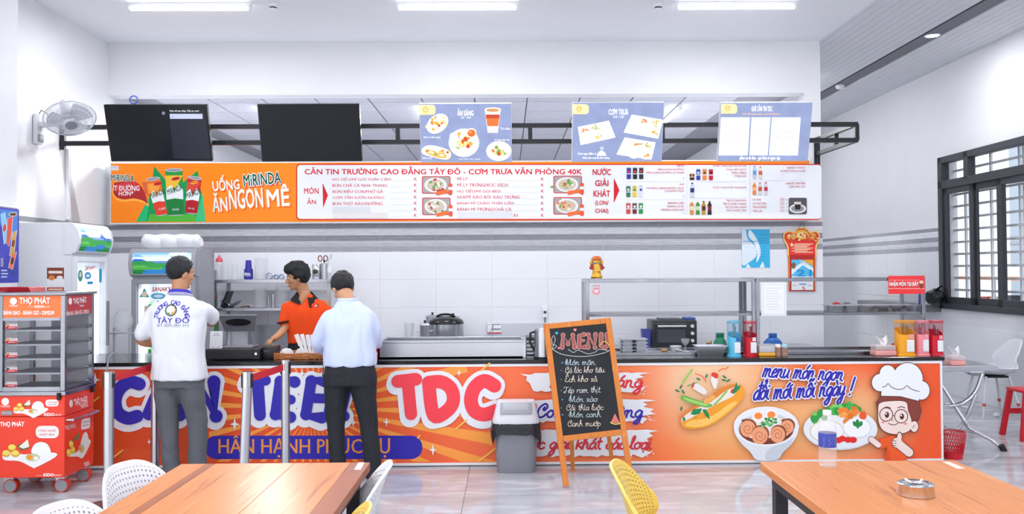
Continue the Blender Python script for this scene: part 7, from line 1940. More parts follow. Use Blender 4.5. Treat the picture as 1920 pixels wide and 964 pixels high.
trunk(b, [(0, 0, .9, .165, .115), (0, 0, 1.0, .172, .118), (0, 0, 1.12, .185, .12), (0, 0, 1.21, .19, .115), (0, 0, 1.27, .15, .095), (0, 0, 1.31, .09, .08), (-.01, 0, 1.345, .07, .07)], R(12))
limb(b, [(-.155, -.03, 1.225, .066), (-.172, -.045, 1.15, .062), (-.178, -.055, 1.1, .062)])
limb(b, [(.155, .02, 1.225, .066), (.205, .01, 1.14, .062), (.215, 0, 1.09, .062)])
shC = remesh(b, 'polo_shirt', mat('bright orange polo cotton', '#ff4f0c', .8, bump=.08, bscale=500), pC, .011, 4, .018, 7, seed=5)
kn = mat('black collar knit', '#1b1c20', .8)
b = MB(); b.tube([(-.179 + .066 * math.cos(a), -.056 + .066 * math.sin(a), 1.095 + .012 * math.cos(a)) for a in (R(15 * i) for i in range(24))], .009, 8, closed=True); b.build('cuff', kn, pC)
b = MB(); b.tube([(.216 + .066 * math.cos(a), 0 + .066 * math.sin(a), 1.085) for a in (R(15 * i) for i in range(24))], .009, 8, closed=True); b.build('cuff', kn, pC)
for s_ in (-1, 1):        # open collar with two leaves
    def leaf(u, v, s_=s_):
        a = R(178 - 160 * u); r_ = .075 + .05 * v
        return Matrix.Rotation(R(12), 3, 'Z') @ Vector((s_ * r_ * math.sin(a) * 1.0, -r_ * math.cos(a + math.pi) * (-1), 1.385 - .045 * v - .055 * u * (1 + .5 * v))) + Vector((-.012, 0, 0))
    b = MB(); b.grid(leaf, 16, 6, thick=.004); b.build('collar_leaf', kn, pC)
b = MB(); trunk(b, [(0, 0, .93, .15, .108), (0, 0, .85, .165, .115), (0, 0, .72, .17, .12)])
for s_ in (-1, 1): limb(b, [(s_ * .085, 0, .74, .095), (s_ * .092, 0, .45, .075), (s_ * .092, 0, .05, .064)])
remesh(b, 'trousers', blk, pC, .012, 3, .01, 8, seed=2)
for x in (-.092, .092): shoe(pC, x, -.03, R(180), mat('black shoe', '#141519', .3))
tree_ = BVHTree.FromPolygons([v.co.copy() for v in shC.data.vertices], [tuple(p.vertices) for p in shC.data.polygons])
def on_polo(u, v):
    p = at(u, v, YCm - .12) - Vector((XCm, YCm, 0)); h = tree_.ray_cast(Vector((p.x, -1, p.z)), Vector((0, 1, 0)))
    return h[0] if h[0] else Vector((p.x, -.12, p.z))
A = Art(on_polo, (0, -1, 0), .5); A.k = 150
A.rect(578.5, 570.5, 594.5, 577, '#1c1d22', 0, r=1.5); A.text('CANTEEN', 580, 572.5, 588.5, 575.5, '#e0403a', 1, bold=.01); A.rect(589, 572.5, 593, 575.3, '#d9dbe2', 1); A.build('badge', shC)
# ------------------------------------------------------------------ in front of the counter
def wood(key, c0, c1, c2, sc=(14, 1.1, 14), rough=.34, rot=0):
    if key in MATS: return MATS[key]
    m = mat(key, c1, rough, spec=.3)
    n, l, b = nodes(m)
    tc = n.new('ShaderNodeTexCoord'); mp = n.new('ShaderNodeMapping'); mp.inputs['Scale'].default_value = sc; mp.inputs['Rotation'].default_value = (0, 0, rot)
    oi = n.new('ShaderNodeObjectInfo'); ml = n.new('ShaderNodeMath'); ml.operation = 'MULTIPLY'; ml.inputs[1].default_value = 20; l.new(oi.outputs['Random'], ml.inputs[0])
    l.new(tc.outputs['Object'], mp.inputs[0])
    nz = n.new('ShaderNodeTexNoise'); nz.noise_dimensions = '4D'; nz.inputs['Scale'].default_value = 1.6; nz.inputs['Detail'].default_value = 8; nz.inputs['Distortion'].default_value = 1.2
    l.new(mp.outputs[0], nz.inputs['Vector']); l.new(ml.outputs[0], nz.inputs['W'])
    r = ramp(m.node_tree, [(.28, c0), (.45, c1), (.6, c1), (.75, c2)])
    l.new(nz.outputs['Fac'], r.inputs[0]); l.new(r.outputs[0], b.inputs['Base Color'])
    bp = n.new('ShaderNodeBump'); bp.inputs['Strength'].default_value = .05; l.new(nz.outputs['Fac'], bp.inputs['Height']); l.new(bp.outputs[0], b.inputs['Normal'])
    return m
wood_t = wood('varnished orange wood', '#9c4f25', '#d08246', '#e3a168', (24, 1.1, 24), .3)
wood_d = wood('dark varnished wood strip', '#74361b', '#9c5530', '#b36a3e')
# --- dining tables: boards glued side by side, black steel frame
def dining_table(label, Y, px0, px1, py, boards, L=1.35):
    a, b_ = at(px0, py, Y), at(px1, py, Y); z = (a.z + b_.z) / 2
    t = thing('dining_table', label, 'table', ((a.x + b_.x) / 2, Y - L / 2, 0), 0, 'wooden dining tables')
    w2 = (b_.x - a.x) / 2; x = -w2
    for w_, m in boards:
        x1 = x + w_ * 2 * w2; b = MB(); b.box((x + .0004, -L / 2, z - .036), (x1 - .0004, L / 2, z), bev=.0015, seg=1); P(b, 'table_board', m, t); x = x1
    b = MB(); k = .05
    for sx in (-1, 1): b.box((sx * (w2 - .03) - k / 2 * (1 + sx), -L / 2 + .06, z - .085), (sx * (w2 - .03) + k / 2 * (1 - sx), L / 2 - .06, z - .038))
    for sy in (-1, 1): b.box((-w2 + .03 + k, sy * (L / 2 - .06) - k / 2 * (1 + sy), z - .085), (w2 - .03 - k, sy * (L / 2 - .06) + k / 2 * (1 - sy), z - .038))
    P(b, 'apron_frame', dark_metal, t)
    for sx in (-1, 1):
        for sy in (-1, 1): b = MB(); x, y = sx * (w2 - .03 - k / 2), sy * (L / 2 - .06 - k / 2); b.box((x - k / 2, y - k / 2, 0), (x + k / 2, y + k / 2, z - .086), bev=.002, seg=1); P(b, 'leg', dark_metal, t)
    return t, z
YT1 = atz(517, 868.5, .75).y; YT2 = atz(1606, 864.5, .75).y
tb1, zt1 = dining_table('orange wooden dining table at the lower left with white chairs', YT1, 340, 694, 868.5, ((.13, wood_t), (.05, wood_d), (.42, wood_t), (.3, wood_t), (.1, wood_d)))
tb2, zt2 = dining_table('orange wooden dining table at the lower right carrying bottle and ashtray', YT2, 1425, 1788, 864.5, ((.3, wood_t), (.4, wood_t), (.3, wood_t)))
for tb, z, q, nm in ((tb1, zt1, ((672, 867.5), (683.5, 867.5), (676, 881), (664, 881)), 'table_sticker'), (tb2, zt2, ((1768, 866.5), (1779, 866.5), (1809, 878.5), (1795, 879)), 'table_sticker')):
    b = MB(); pts = [(p - tb.location) for p in (atz(x, y, z) for x, y in q)]; b.prism([(p.x, p.y) for p in pts], z, z + .0008); P(b, nm, mat('white sticker', '#e3e5ec', .4), tb)
# --- shell chairs
def shell_mat(key, c):
    m = mat(key, c, .4, spec=.4)
    n, l, b = nodes(m)
    uv = n.new('ShaderNodeUVMap'); sp = n.new('ShaderNodeVectorMath'); sp.operation = 'MULTIPLY'; sp.inputs[1].default_value = (26, 44, 0); l.new(uv.outputs[0], sp.inputs[0])
    fr = n.new('ShaderNodeVectorMath'); fr.operation = 'FRACTION'; l.new(sp.outputs[0], fr.inputs[0])
    ds = n.new('ShaderNodeVectorMath'); ds.operation = 'DISTANCE'; ds.inputs[1].default_value = (.5, .5, 0); l.new(fr.outputs[0], ds.inputs[0])
    lt = n.new('ShaderNodeMath'); lt.operation = 'LESS_THAN'; lt.inputs[1].default_value = .21; l.new(ds.outputs['Value'], lt.inputs[0])
    # a plain rim round the shell
    rm = n.new('ShaderNodeVectorMath'); rm.operation = 'DISTANCE'; rm.inputs[1].default_value = (.5, .5, 0); ab = n.new('ShaderNodeVectorMath'); ab.operation = 'SUBTRACT'; ab.inputs[1].default_value = (.5, .5, 0); l.new(uv.outputs[0], ab.inputs[0])
    a2 = n.new('ShaderNodeVectorMath'); a2.operation = 'ABSOLUTE'; l.new(ab.outputs[0], a2.inputs[0]); sx = n.new('ShaderNodeSeparateXYZ'); l.new(a2.outputs[0], sx.inputs[0])
    mx_ = n.new('ShaderNodeMath'); mx_.operation = 'MAXIMUM'; l.new(sx.outputs[0], mx_.inputs[0]); l.new(sx.outputs[1], mx_.inputs[1])
    ok = n.new('ShaderNodeMath'); ok.operation = 'LESS_THAN'; ok.inputs[1].default_value = .465; l.new(mx_.outputs[0], ok.inputs[0])
    mu = n.new('ShaderNodeMath'); mu.operation = 'MULTIPLY'; l.new(lt.outputs[0], mu.inputs[0]); l.new(ok.outputs[0], mu.inputs[1])
    tr = n.new('ShaderNodeBsdfTransparent'); ms = n.new('ShaderNodeMixShader'); l.new(mu.outputs[0], ms.inputs[0]); l.new(b.outputs[0], ms.inputs[1]); l.new(tr.outputs[0], ms.inputs[2]); l.new(ms.outputs[0], n['Material Output'].inputs[0])
    return m
def chair(label, back, rz, m, top=.8):
    """back = where the top of the backrest stands; the chair faces its local +y"""
    d = Vector((-math.sin(rz), math.cos(rz), 0)); loc = Vector((back[0], back[1], 0)) + d * .27
    t = thing('shell_chair', label, 'chair', loc, rz, 'perforated shell chairs')
    prof = catmull([(.2, .42), (.17, .45), (.05, .435), (-.1, .43), (-.185, .47), (-.215, .56), (-.25, .68), (-.295, top)], 6)
    def fn(u, v):
        s_ = (u - .5) * 2; k = v * (len(prof) - 1); i = min(int(k), len(prof) - 2); f = k - i
        y = prof[i][0] * (1 - f) + prof[i + 1][0] * f; z = prof[i][1] * (1 - f) + prof[i + 1][1] * f
        back_ = max(0, min(1, (v - .45) / .3)); tip = max(0, (v - .7) / .3)
        hw = .225 - .01 * back_
        sq = abs(s_) ** 2.4
        y += sq * back_ * (.075 + .05 * tip); z += sq * .09 * (1 - back_) - (abs(s_) ** 3.2) * .16 * tip ** 1.6
        z -= (abs(s_) ** 3) * .02 * max(0, (.15 - v) / .15)
        return (s_ * hw * (1 - .10 * tip * abs(s_)), y, z)
    b = MB(); nu, nv = 36, 40; b.grid(fn, nu, nv, thick=.006); o = P(b, 'seat_shell', m, t, sharp=70)
    ul = o.data.uv_layers.new(name='UVMap'); K = (nu + 1) * (nv + 1)
    for lp in o.data.loops:
        i = lp.vertex_index % K; ul.data[lp.index].uv = ((i % (nu + 1)) / nu, (i // (nu + 1)) / nv)
    e = [fn(i / 30, 1) for i in range(31)]; e = [fn(0, i / 30) for i in range(31)] + e[1:] + [fn(1, 1 - i / 30) for i in range(1, 31)]
    b = MB(); b.tube([Vector(p) + Vector((0, 0, -.001)) for p in e], .0055, 8); P(b, 'rim', mat(m.name + ' rim', '#eceef3' if 'white' in m.name else '#f2d675', .4), t)
    for sx in (-1, 1):
        for yy, y0 in ((.2, .12), (-.22, -.12)): b = MB(); b.cyl((sx * .12, y0, .43), (sx * .2, yy, 0), .014, .01); P(b, 'leg', mat('chair leg', '#d9dade', .4) if 'white' in m.name else wood_t, t)
    b = MB(); b.box((-.13, -.13, .415), (.13, .13, .432), bev=.004, seg=1); P(b, 'under_plate', black_pl, t)
    return t
wsh, ysh = shell_mat('white perforated shell', '#e9ebf1'), shell_mat('yellow perforated shell', '#eccb62')
chair('white perforated shell chair at the left table, in front of the steel barrier posts', (-1.50, 3.42), R(-112), wsh)
chair('white perforated shell chair in the lower left corner, mostly cut off', (-1.455, 2.82), R(-112), wsh)
chair('white perforated shell chair at the right side of the left table', (-.48, 3.38), R(97), wsh)
chair('yellow perforated shell chair behind the white one at the left table', (-.47, 2.8), R(97), ysh, .79)
chair('yellow perforated shell chair in the middle, left of the right table', (.43, 3.36), R(-106), ysh)
# --- bottle and ashtray
Pb = atz(1552, 873, zt2)
t = thing('water_bottle', 'clear plastic water bottle with a blue label on the right table', 'bottle', (Pb.x, Pb.y, zt2))
pet = glass_mat('clear bottle plastic', '#f2f6fb', .2, .08); h = .222; r = .035
prof = [(r * .7, .004), (r * .95, 0), (r, .01), (r * .97, .03), (r, .045), (r * .96, .06), (r, .075), (r, .12), (r, .155), (r * .95, .175), (r * .7, .193), (r * .42, .203), (r * .4, .21)]
b = MB(); b.lathe(prof, n=28); b.v = [p * (1 + (.05 * math.cos(5 * math.atan2(p.y, p.x)) if p.z < .03 else 0)) if p.z > .001 else p for p in b.v]; P(b, 'bottle', pet, t)
b = MB(); b.lathe([(r * 1.01, .078), (r * 1.012, .08), (r * 1.012, .132), (r * 1.005, .134)], n=28, cap=False); lb = P(b, 'label', mat('blue bottle label', '#3f4fb4', .35), t)
A = Art(lambda u, v: Vector((.0358 * math.sin(u / .0358), -.0358 * math.cos(u / .0358), v)), (0, -1, 0), step=1.5e-5)
for i in range(6): A.rect(-.027, .086 + .006 * i, -.006 + .004 * (i % 3), .0885 + .006 * i, '#b9c3e6', 0)
A.poly([(.004, .092), (.02, .09), (.024, .12), (.012, .125)], '#6f7fd0', 0); A.rect(-.03, .081, .028, .084, '#dfe4f3', 0); A.build('label_print', lb)
b = MB(); b.lathe([(.0165, .205), (.017, .208), (.017, .222), (.0155, .224)], n=24); P(b, 'cap', white_pl, t)
Pa = atz(1717, 928, zt2)
t = thing('ashtray', 'round steel ashtray holding cigarette ends on the right table', 'ashtray', (Pa.x, Pa.y, zt2))
b = MB(); b.lathe([(.06, 0), (.062, .002), (.061, .037), (.062, .039), (.056, .043), (.03, .041), (.027, .036), (.026, .012), (.001, .01)], n=40); P(b, 'bowl', chrome, t)
b = MB(); b.lathe([(.0262, .036), (.001, .038)], n=20, cap=False); P(b, 'ash', mat('grey ash', '#55565b', .95, var=.4, vscale=200), t)
for (x, y, a) in ((.008, -.004, 30), (-.012, .006, 140)):
    b = MB(); d = Vector((math.cos(R(a)), math.sin(R(a)), .5)) * .022; b.cyl((x, y, .041), (x + d.x, y + d.y, .041 + d.z), .004, n=10)
    tag(b.build('cigarette_end', mat('cigarette paper', '#e9e4da', .8), None, (Pa.x, Pa.y, zt2)), ('right' if a == 30 else 'left') + ' cigarette end lying in the steel ashtray', 'cigarette', 'cigarette ends')
# --- barrier posts and belts
def post(px, py_top, Y, label, lean=0.0):
    X = at(px, py_top, Y).x; h = at(px, py_top, Y).z
    t = thing('barrier_post', label, 'post', (X, Y, 0), 0, 'steel barrier posts')
    b = MB(); b.lathe([(.16, 0), (.16, .012), (.15, .02), (.06, .034), (.035, .04)], n=40); P(b, 'base', mat('dull steel base', '#a09b9d', .3, metal=1), t)
    b = MB(); b.cyl((-lean, 0, .035), (0, 0, h - .1), .0315, n=24); P(b, 'pole', steel, t)
    b = MB(); b.cyl((0, 0, h - .1), (0, 0, h), .032, n=24); P(b, 'head', chrome, t)
    b = MB()
    for s_ in (-1, 1): b.box((s_ * .03 - .006, -.018, h - .105), (s_ * .03 + .006, .018, h - .012), bev=.003, seg=1)
    b.box((-.018, .028, h - .105), (.018, .036, h - .012)); P(b, 'belt_slot', black_pl, t)
    return Vector((X, Y, h - .05))
pA_ = post(204.5, 697, 5.74, 'steel barrier post beside the red food cart, base in view')
pB_ = post(291.5, 674, 6.62, 'steel barrier post behind the legs of the man in the white polo')
pC_ = post(463.5, 697, 5.74, 'steel barrier post between the two customers, nearer the table', .03)
pD_ = post(535.5, 675, 6.42, 'steel barrier post left of the man in the blue shirt, nearest the counter')
beltm = mat('red belt webbing', '#d0202f', .7, bump=.2, bscale=400)
def belt(a, b_, label):
    d = (b_ - a).normalized(); a = a + d * .042; b_ = b_ - d * .042; mid = (a + b_) / 2 - Vector((0, 0, .004))
    o = Vector((a.x, a.y, a.z)); mb = MB()
    def fn(u, v): p = a * (1 - u) ** 2 + mid * 2 * u * (1 - u) + b_ * u * u - o; return p + Vector((0, 0, (v - .5) * .05))
    mb.grid(fn, 12, 1, thick=.002); tag(mb.build('barrier_belt', beltm, None, o), label, 'belt', 'red barrier belts')
belt(pA_, pB_, 'red belt running from the post by the cart to behind the white polo man')
belt(pC_, pD_, 'red belt between the two posts left of the man in the blue shirt')
# --- chalkboard
f0 = atz(1057, 916, 0); f1_ = atz(1190, 911, 0)
zt_b = .0; top_l, top_r = at(1019, 609, f0.y + .27), at(1146, 604, f1_.y + .27)
ex = ((f1_ - f0).normalized() + (top_r - top_l).normalized()).normalized(); ez = ((top_l - f0) + (top_r - f1_)).normalized(); ex = (ex - ez * ex.dot(ez)).normalized(); ey = ez.cross(ex)
W_ = ((f1_ - f0).length + (top_r - top_l).length) / 2; H_ = ((top_l - f0).length + (top_r - f1_).length) / 2
t = thing('chalkboard', 'wood framed A frame chalkboard with a coloured handwritten menu in front of the counter', 'sign', f0)
Rm = Matrix((ex, ey, ez)).transposed(); Mb = Rm.to_4x4(); n_ = -ey
frm = wood('orange board wood', '#b5622c', '#d5803c', '#e09a58', (10, 10, 1.2), .4)
k = .042; zb0 = at(1100, 812, f0.y + .08); hb = (zb0 - f0).dot(ez)
for x0, x1, nm in ((0, k, 'leg'), (W_ - k, W_, 'leg')): b = MB(); b.M = Mb; b.box((x0, 0, .012), (x1, .024, H_), bev=.003, seg=1); P(b, nm, frm, t)
for z0, z1 in ((H_ - k, H_ - .001), (hb - k, hb)): b = MB(); b.M = Mb; b.box((k, .001, z0), (W_ - k, .023, z1), bev=.003, seg=1); P(b, 'rail', frm, t)
b = MB(); b.M = Mb; b.box((k - .004, .008, hb - .004), (W_ - k + .004, .018, H_ - k + .004)); P(b, 'board', mat('black chalkboard', '#24262b', .75, var=.25, vscale=5), t)
rf = atz(1074, 884, 0) - f0; rt_ = Rm @ Vector((W_ * .35, .03, H_ - .12))
b = MB(); b.bar(rt_, rf + Vector((0, 0, .005)), .03, .02, upv=(0, 1, 0)); P(b, 'rear_leg', frm, t)
rf2 = rf + ex * (W_ * .62); b = MB(); b.bar(rt_ + ex * (W_ * .4), Vector((rf2.x, rf2.y, .005)), .03, .02, upv=(0, 1, 0)); P(b, 'rear_leg', frm, t)
P0 = f0 + ey * .008
A = Art(lambda u, v: onplane(u, v, P0, n_) - f0, n_, .9); A.frame(1000, 590, 2.921)
PKC, WC = '#a5605c', '#dfe0e4'
for ch, x0, x1, pts in (('M', 0, 0, [(158, 180), (163, 112), (190, 160), (216, 112), (226, 180)]), ('E', 0, 0, [(278, 108), (252, 118), (250, 178), (282, 178)]), ('e', 0, 0, [(252, 143), (276, 142)]), ('N', 0, 0, [(300, 180), (302, 110), (338, 180), (340, 108)]), ('U', 0, 0, [(372, 108), (370, 170), (392, 182), (408, 168), (403, 108)])):
    A.stroke(pts, 25 if ch != 'e' else 15, '#dcaaa0', 0, joints=True)
    A.stroke(pts, 20 if ch != 'e' else 10, PKC, 1, joints=True)
A.stroke([(365, 170), (378, 150), (398, 152), (413, 170)], 4, '#e9c95a', 2, smooth=3); A.stroke([(105, 190), (150, 215), (220, 228), (300, 228), (380, 212), (420, 195)], 2.4, WC, 1, smooth=4); A.stroke([(190, 190), (220, 208), (240, 195), (260, 200), (300, 215), (340, 205), (360, 190), (415, 198)], 2.2, WC, 1, smooth=4)
A.stroke([(105, 165), (100, 135), (112, 115), (120, 140), (110, 165), (105, 188)], 2.2, WC, 1, smooth=4); A.stroke([(100, 165), (92, 180), (108, 188)], 2.2, WC, 1, smooth=3); A.stroke([(112, 188), (128, 172), (112, 165)], 2.2, WC, 1, smooth=3)
for x, y, r_, c in ((128, 102, 8, '#4ab4e6'), (228, 84, 9, '#e58a86'), (139, 184, 7, '#e58a86')):
    A.ell(x - r_ * .45, y - r_ * .3, r_ * .55, r_ * .55, c, 1, n=10); A.ell(x + r_ * .45, y - r_ * .3, r_ * .55, r_ * .55, c, 1, n=10); A.poly([(x - r_, y), (x + r_, y), (x, y + r_ * 1.1)], c, 1)
for tx, x0, x1, y, c, dot in (('Món mặn.', 175, 345, 276, '#c9dbe6', '#4ab4e6'), ('Cá lóc kho tiêu.', 172, 395, 318, '#e6d9cf', 0), ('Ếch kho sả.', 170, 355, 368, '#e9dcc4', 0), ('Tép ram thịt.', 165, 372, 428, '#d9d9df', 0), ('Món xào', 195, 350, 478, '#c9d6de', '#4ab4e6'), ('Cải thìa luộc', 178, 382, 524, '#e3d3c9', 0), ('Món canh.', 195, 375, 562, '#c9d8d6', '#4ab4e6'), ('Canh mướp', 185, 368, 612, '#ecd9c0', 0)):
    A.hand(tx, x0, y - 17, x1, y, 2.6, c, 1, slant=.12, rot=-1)
    A.ell(158 if dot else 152, y - 12, 4 if dot else 2, 4 if dot else 2, dot or WC, 1, n=8)
A.poly([(445, 542), (422, 592), (474, 598)], '#d97a70', 1); A.stroke([(421, 592), (445, 601), (474, 598)], 5, '#e2cf6a', 2, smooth=3)
for i in range(9): A.ell(432 + (i * 11) % 34, 572 + (i * 7) % 20, 1.5, 2, '#6a2f2c', 3, n=6)
A.build('chalk_writing', t, 'stuff')
# --- litter bin
pb = atz(968, 887, 0)
t = thing('litter_bin', 'grey litter bin with a white swing lid and black liner by the counter', 'bin', (pb.x, pb.y + .085, 0)); s_ = scale(pb.y)
def rrect(w_, d, z, n=32, e=.42): return [(math.copysign(abs(math.cos(a)) ** e, math.cos(a)) * w_, math.copysign(abs(math.sin(a)) ** e, math.sin(a)) * d, z) for a in (2 * math.pi * i / n for i in range(n))]
w0, w1, hb_ = 36 / s_, 42 / s_, (887 - 796) / s_; d0_, d1_ = .105, .125
b = MB(); b.loft([rrect(w0, d0_, 0), rrect(w0 * 1.01, d0_ * 1.01, .01), rrect(w1, d1_, hb_)]); P(b, 'bin_body', mat('grey metallic plastic', '#8b8d96', .3, metal=.35), t)
lw = mat('off white lid plastic', '#d9dae0', .35)
b = MB(); b.loft([rrect(w1 * 1.05, d1_ * 1.08, hb_), rrect(w1 * 1.06, d1_ * 1.09, hb_ + .02), rrect(w1 * 1.0, d1_ * 1.0, hb_ + .05), rrect(w1 * .85, d1_ * .66, hb_ + .16), rrect(w1 * .83, d1_ * .6, hb_ + .17)]); P(b, 'lid', lw, t)
sl_ = math.atan2(d1_ * .34, .11)
b = MB(); b.M = Matrix.Translation((0, -d1_ * .92, hb_ + .085)) @ Matrix.Rotation(-sl_, 4, 'X'); b.box((-w1 * .7, -.012, -.005), (w1 * .7, .004, .085), bev=.006); P(b, 'flap_frame', mat('grey flap', '#a9aab2', .4), t)
b = MB(); b.M = Matrix.Translation((0, -d1_ * .92, hb_ + .085)) @ Matrix.Rotation(-sl_, 4, 'X'); b.box((-w1 * .56, -.016, .02), (w1 * .56, -.004, .078), bev=.005); P(b, 'swing_flap', mat('light grey flap', '#b9bac2', .35), t)
b = MB(); N = 96; rings = []
for j in range(5):
    f = j / 4; ring = []
    for i in range(N):
        a = 2 * math.pi * i / N; x, y, _ = rrect(w1 * (1.07 + .06 * f), d1_ * (1.1 + .12 * f), 0, N)[i]
        drop = .085 + .05 * noise.noise(Vector((math.cos(a) * 2.2, math.sin(a) * 2.2, 3))) + (.1 * math.exp(-((a - 5.75) / .3) ** 2)) + .07 * math.exp(-((a - 3.75) / .2) ** 2)
        kx = 1 + .04 * noise.noise(Vector((a * 5, f * 2, 1))); ring.append((x * kx, y * kx, hb_ + .008 - drop * f + .006 * noise.noise(Vector((a * 9, f * 3, 7)))))
    rings.append(ring)
b.loft(rings, cap=False); P(b, 'bin_liner', mat('black bin liner', '#202127', .4, bump=.4, bscale=60), t)
# --- steamed bun cart
YC0, YC1 = 6.12, 6.55; XR_ = at(121, 800, YC0).x; XL_ = XR_ - .47
ct = thing('food_warmer_cart', 'red and steel steamed bun warmer cart on castors at the left', 'cart', ((XL_ + XR_) / 2, (YC0 + YC1) / 2, 0)); w2, d2 = .235, (YC1 - YC0) / 2
zc = lambda y: at(60, y, YC0).z
zb0, zb1, zb2, zs0, zt0 = zc(896), zc(781), zc(742), zc(738), zc(549)
redm = mat('red cart panel', '#f0412a', .35)
b = MB(); b.box((-w2, -d2, zb0), (w2, d2, zb1 - .004), bev=.003, seg=1); P(b, 'lower_cabinet', redm, ct)
b = MB(); b.box((-w2, -d2, zb1), (w2, d2, zb2), bev=.003, seg=1); P(b, 'drawer_front', redm, ct)
b = MB(); b.box((-w2 - .01, -d2 - .01, zb2), (w2 + .01, d2 + .01, zs0 + .014), bev=.003, seg=1); P(b, 'deck', steel_f, ct)
b = MB(); b.box((-w2 - .015, -d2 - .015, zt0 - .02), (w2 + .015, d2 + .015, zt0 + .004), bev=.004, seg=1); P(b, 'roof', steel_f, ct)
zh = zc(596); zd = zs0 + .015
for x in (-w2 + .016, w2 - .016):
    for y in (-d2 + .016, d2 - .016): b = MB(); b.box((x - .016, y - .016, zd), (x + .016, y + .016, zt0 - .021), bev=.002, seg=1); P(b, 'corner_post', steel_f, ct)
b = MB(); b.box((-w2 + .033, -d2, zh - .02), (w2 - .033, -d2 + .02, zh)); P(b, 'door_rail', steel_f, ct); b = MB(); b.box((-w2 + .033, -d2, zd), (w2 - .033, -d2 + .02, zd + .03)); P(b, 'door_rail', steel_f, ct)
b = MB(); b.box((-w2 + .033, -d2 + .004, zh), (w2 - .033, -d2 + .02, zt0 - .021)); P(b, 'header_panel', mat('orange cart sign', '#fb7a3c', .3), ct)
b = MB(); b.box((w2 - .02, -d2 + .033, zh + .015), (w2 - .003, d2 - .033, zt0 - .021)); P(b, 'side_header', mat('crimson cart sign', '#b8303a', .3), ct)
b = MB(); b.box((-w2 * .35, d2 - .012, zd), (w2 - .034, d2 - .006, zt0 - .021)); P(b, 'back_panel', mat('dull steel back', '#b4b6bd', .45, metal=.6), ct)
b = MB(); b.box((-w2 + .034, -d2 + .006, zd + .032), (w2 - .034, -d2 + .01, zh - .021)); P(b, 'front_pane', case_glass, ct)
b = MB(); b.box((w2 - .012, -d2 + .034, zd), (w2 - .007, d2 - .034, zh + .014)); P(b, 'side_pane', case_glass, ct)
b = MB(); b.box((-w2 + .004, -d2 + .034, zd), (-w2 + .008, d2 - .034, zt0 - .021)); P(b, 'side_pane', case_glass, ct)
for k, py in enumerate((619, 646, 673, 700, 728)):
    z = zc(py); b = MB(); b.box((-w2 + .034, -d2 + .03, z - .012), (w2 - .034, -d2 + .036, z)); b.box((-w2 + .034, d2 - .036, z - .012), (w2 - .034, d2 - .03, z))
    for s_ in (-1, 1): b.box((s_ * (w2 - .037) - .003, -d2 + .036, z - .012), (s_ * (w2 - .037) + .003, d2 - .036, z))
    for i in range(1, 22): b.bar((-w2 + .04 + i * (2 * w2 - .08) / 22, -d2 + .036, z - .005), (-w2 + .04 + i * (2 * w2 - .08) / 22, d2 - .036, z - .005), .004)
    P(b, 'wire_shelf', mat('dull shelf wire', '#a9abb2', .4, metal=.8), ct)['kind'] = 'stuff'
    b = MB(); b.cyl((w2 - .035, d2 - .06, z + .006), (w2 - .005, d2 - .06, z + .006), .007, n=10); P(b, 'shelf_pin', chrome, ct)
    zc_ = z + .012; b = MB(); b.box((-w2 + .045, -d2 + .012, zc_ - .005), (-w2 + .128, -d2 + .016, zc_ + .032)); tg = P(b, 'price_tag', mat('white price tag', '#eef0f3', .4), ct)
    A = Art(lambda u, v: Vector((-w2 + .045 + u, -d2 + .0115, zc_ + .032 - v)), (0, -1, 0)); A.rect(0, .018, .083, .037, '#dd2230', 0, r=.008); A.rect(.02, .025, .07, .03, '#f3d9d9', 1); A.ell(.018, .012, .012, .008, ('#d98a4a', '#e2a04a', '#c9803a', '#2f5f4a', '#c7cad2')[k], 1); A.rect(.035, .005, .078, .009, '#e38a8a', 1); A.rect(0, 0, .008, .008, '#dd2230', 1); A.build('tag_print', tg)
b = MB()
for s_ in (-1, 1): b.cyl((w2 + .003, s_ * (d2 - .02), zb1 - .03), (w2 + .045, s_ * (d2 - .02), zb1 - .03), .008, n=10)
b.tube([(w2 + .045, -d2 + .02, zb1 - .03), (w2 + .05, 0, zb1 - .03), (w2 + .045, d2 - .02, zb1 - .03)], .009, 10); P(b, 'push_handle', chrome, ct)
for x, y in ((w2 - .035, -d2 - .012), (w2 + .012, d2 - .05)): b = MB(); b.box((x - .012, y - .012, zb2 - .03), (x + .012, y + .012, zb2 + .02), bev=.004, seg=1); P(b, 'latch', black_pl, ct)
for x in (-w2 + .06, w2 - .05):
    for y in (-d2 + .06, d2 - .06):
        b = MB(); b.box((x - .035, y - .03, zb0 - .012), (x + .035, y + .03, zb0 - .001)); b.prism([(x - .03, y - .02), (x + .03, y - .02), (x + .03, y + .02), (x - .03, y + .02)], .05, zb0 - .012); cf = P(b, 'castor_fork', mat('zinc fork', '#c3c5cb', .35, metal=.7), ct)
        b = MB(); b.cyl((x + .01, y - .024, .048), (x + .01, y + .024, .048), .048, n=24); wh = P(b, 'wheel', mat('red castor tyre', '#c9402f', .5), cf)
        b = MB(); b.cyl((x + .01, y - .026, .048), (x + .01, y + .026, .048), .041, n=20); P(b, 'hub', mat('grey castor hub', '#8f9198', .4), cf)
org = Vector(ct.location)
